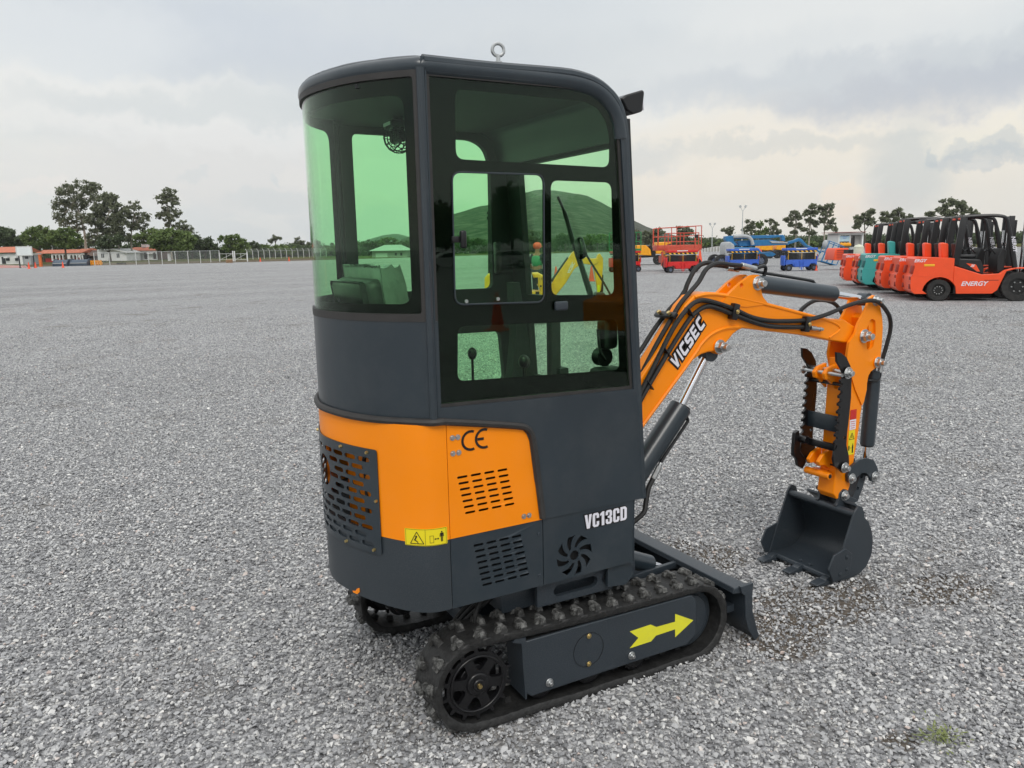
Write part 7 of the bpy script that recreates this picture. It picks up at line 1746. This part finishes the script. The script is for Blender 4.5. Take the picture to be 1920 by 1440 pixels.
for k, (px, D, a) in enumerate(((842, 60, 10), (945, 66, 25), (985, 75, 15), (900, 80, -5), (830, 90, 60))):
    car(px, D, R(a), ['white car nearest behind the camera, reflected at the left of the side glass', 'white car reflected on the cab pillar in the side glass', 'white car behind the one reflected on the cab pillar', 'white car at the back of the reflected row', 'white car turned sideways at the far left of the reflected row'][k])
def rtree(px, D, h, w, label):
    rng = random.Random(px); p0 = behind(px, D); e = empty('tree', p0, 0, label, 'tree', 'trees behind the camera')
    verts, faces = [], []
    for _ in range(60):
        c = Vector((rng.uniform(-w, w) * .6, rng.uniform(-w, w) * .6, h * rng.uniform(.35, .95)))
        for _k in range(34):
            p = c + Vector((rng.gauss(0, .5), rng.gauss(0, .5), rng.gauss(0, .4))); q = Euler((rng.uniform(-1, 1), rng.uniform(-1, 1), rng.uniform(0, 6))).to_matrix(); i0 = len(verts)
            for ux, uy in ((-.3, -.2), (.3, -.2), (.25, .25), (-.25, .2)): verts.append(p + q @ Vector((ux, uy, 0)) * 1.3)
            faces.append((i0, i0 + 1, i0 + 2, i0 + 3))
    me = bpy.data.meshes.new('crown'); me.from_pydata(verts, [], faces); me.materials.append(M['leaf_dark']); link(bpy.data.objects.new('crown', me), e)
    b = MB(); b.tube([(0, 0, 0), (.1, 0, h * .4), (0, .1, h * .8)], [.2, .15, .08], 6, 3); b.build('trunk', M['bark_dark'], e)
for k, (px, h) in enumerate(((700, 9), (760, 8), (800, 8.5), (835, 7), (880, 7.5), (935, 8.5), (960, 9.5), (1000, 8.5), (1040, 7.5), (1090, 8), (1140, 8), (1190, 7), (1260, 8), (1350, 8), (600, 8), (500, 9))):
    rtree(px, 105 + (k % 3) * 6, h, 3.2, 'dark tree reflected in the cab glass, number %s from the near end' % ['one', 'two', 'three', 'four', 'five', 'six', 'seven', 'eight', 'nine', 'ten', 'eleven', 'twelve', 'thirteen', 'fourteen', 'fifteen', 'sixteen'][k])
# orange machine and cone reflected at the front of the side glass
p0 = behind(1185, 11.0); e = empty('orange_machine', p0, R(-20), 'orange machine body behind the camera, reflected in the lower side glass', 'excavator')
b = MB(); b.prism([(-.6, .55), (-.62, .95), (-.3, 1.0), (-.25, 1.5), (.3, 1.5), (.7, 1.15), (.7, .55)], -.4, .4); b.build('body', M['orange'], e, bevel=.03)
b = MB(); b.box((0, 0, .2), (1.3, .8, .35), bev=.08); b.build('tracks', M['rubber'], e)
cq = cone_thing(900, 20, .8, 'traffic cone behind the camera, reflected in the side glass'); cq.location = behind(930, 16)

# far-off undergrowth that reads as one mass
def undergrowth(x0, x1, D, hmin, hmax, n, leaf, label, z0=.5):
    rg = random.Random(x0); verts, faces = [], []
    for _ in range(n):
        px = rg.uniform(x0, x1); d = D + rg.uniform(-6, 10); top = hmin + (hmax - hmin) * (.5 + .5 * mnoise.noise(Vector((px * .03, 0, 0)))) * 1.2
        c = at(px, d, GZ + z0 + rg.random() ** .8 * top)
        for _k in range(14):
            p = c + Vector((rg.gauss(0, .5), rg.gauss(0, .5), rg.gauss(0, .35))); q = Euler((rg.uniform(-1.2, 1.2), rg.uniform(-1.2, 1.2), rg.uniform(0, 6))).to_matrix(); h = .45 * rg.uniform(.5, 1.2); i0 = len(verts)
            for ux, uy in ((-.5, -.35), (.5, -.3), (.35, .4), (-.4, .3)): verts.append(p + q @ Vector((ux * h, uy * h, 0)))
            faces.append((i0, i0 + 1, i0 + 2, i0 + 3))
    me = bpy.data.meshes.new('undergrowth'); me.from_pydata(verts, [], faces); me.materials.append(M[leaf])
    tag(link(bpy.data.objects.new('undergrowth', me)), label=label, kind='stuff')
undergrowth(-80, 660, 205, 1.6, 3.2, 5200, 'leaf_dark', 'mass of dark undergrowth behind the left trees')
undergrowth(660, 1200, 235, 2.0, 4.0, 3600, 'leaf_dark', 'band of scrub at the foot of the hill')
undergrowth(1200, 1960, 200, 1.2, 2.8, 5200, 'leaf_dark', 'mass of undergrowth behind the right machines')

# ------------------------------------------------------------------ haze
hb = MB(); hb.box((0, 300, 64), (4300, 4300, 130.06)); hz_ = hb.build('haze', bpy.data.materials.new('haze')); hz_.data.materials[0].use_nodes = True
hn = hz_.data.materials[0].node_tree; hn.nodes.clear()
ho = hn.nodes.new('ShaderNodeOutputMaterial'); hv = hn.nodes.new('ShaderNodeVolumePrincipled'); hv.inputs['Color'].default_value = (.93, .95, .97, 1); hv.inputs['Density'].default_value = .00016; hv.inputs['Anisotropy'].default_value = .2
hn.links.new(hv.outputs[0], ho.inputs['Volume'])
tag(hz_, label='pale haze over the far yard and hill', kind='stuff')
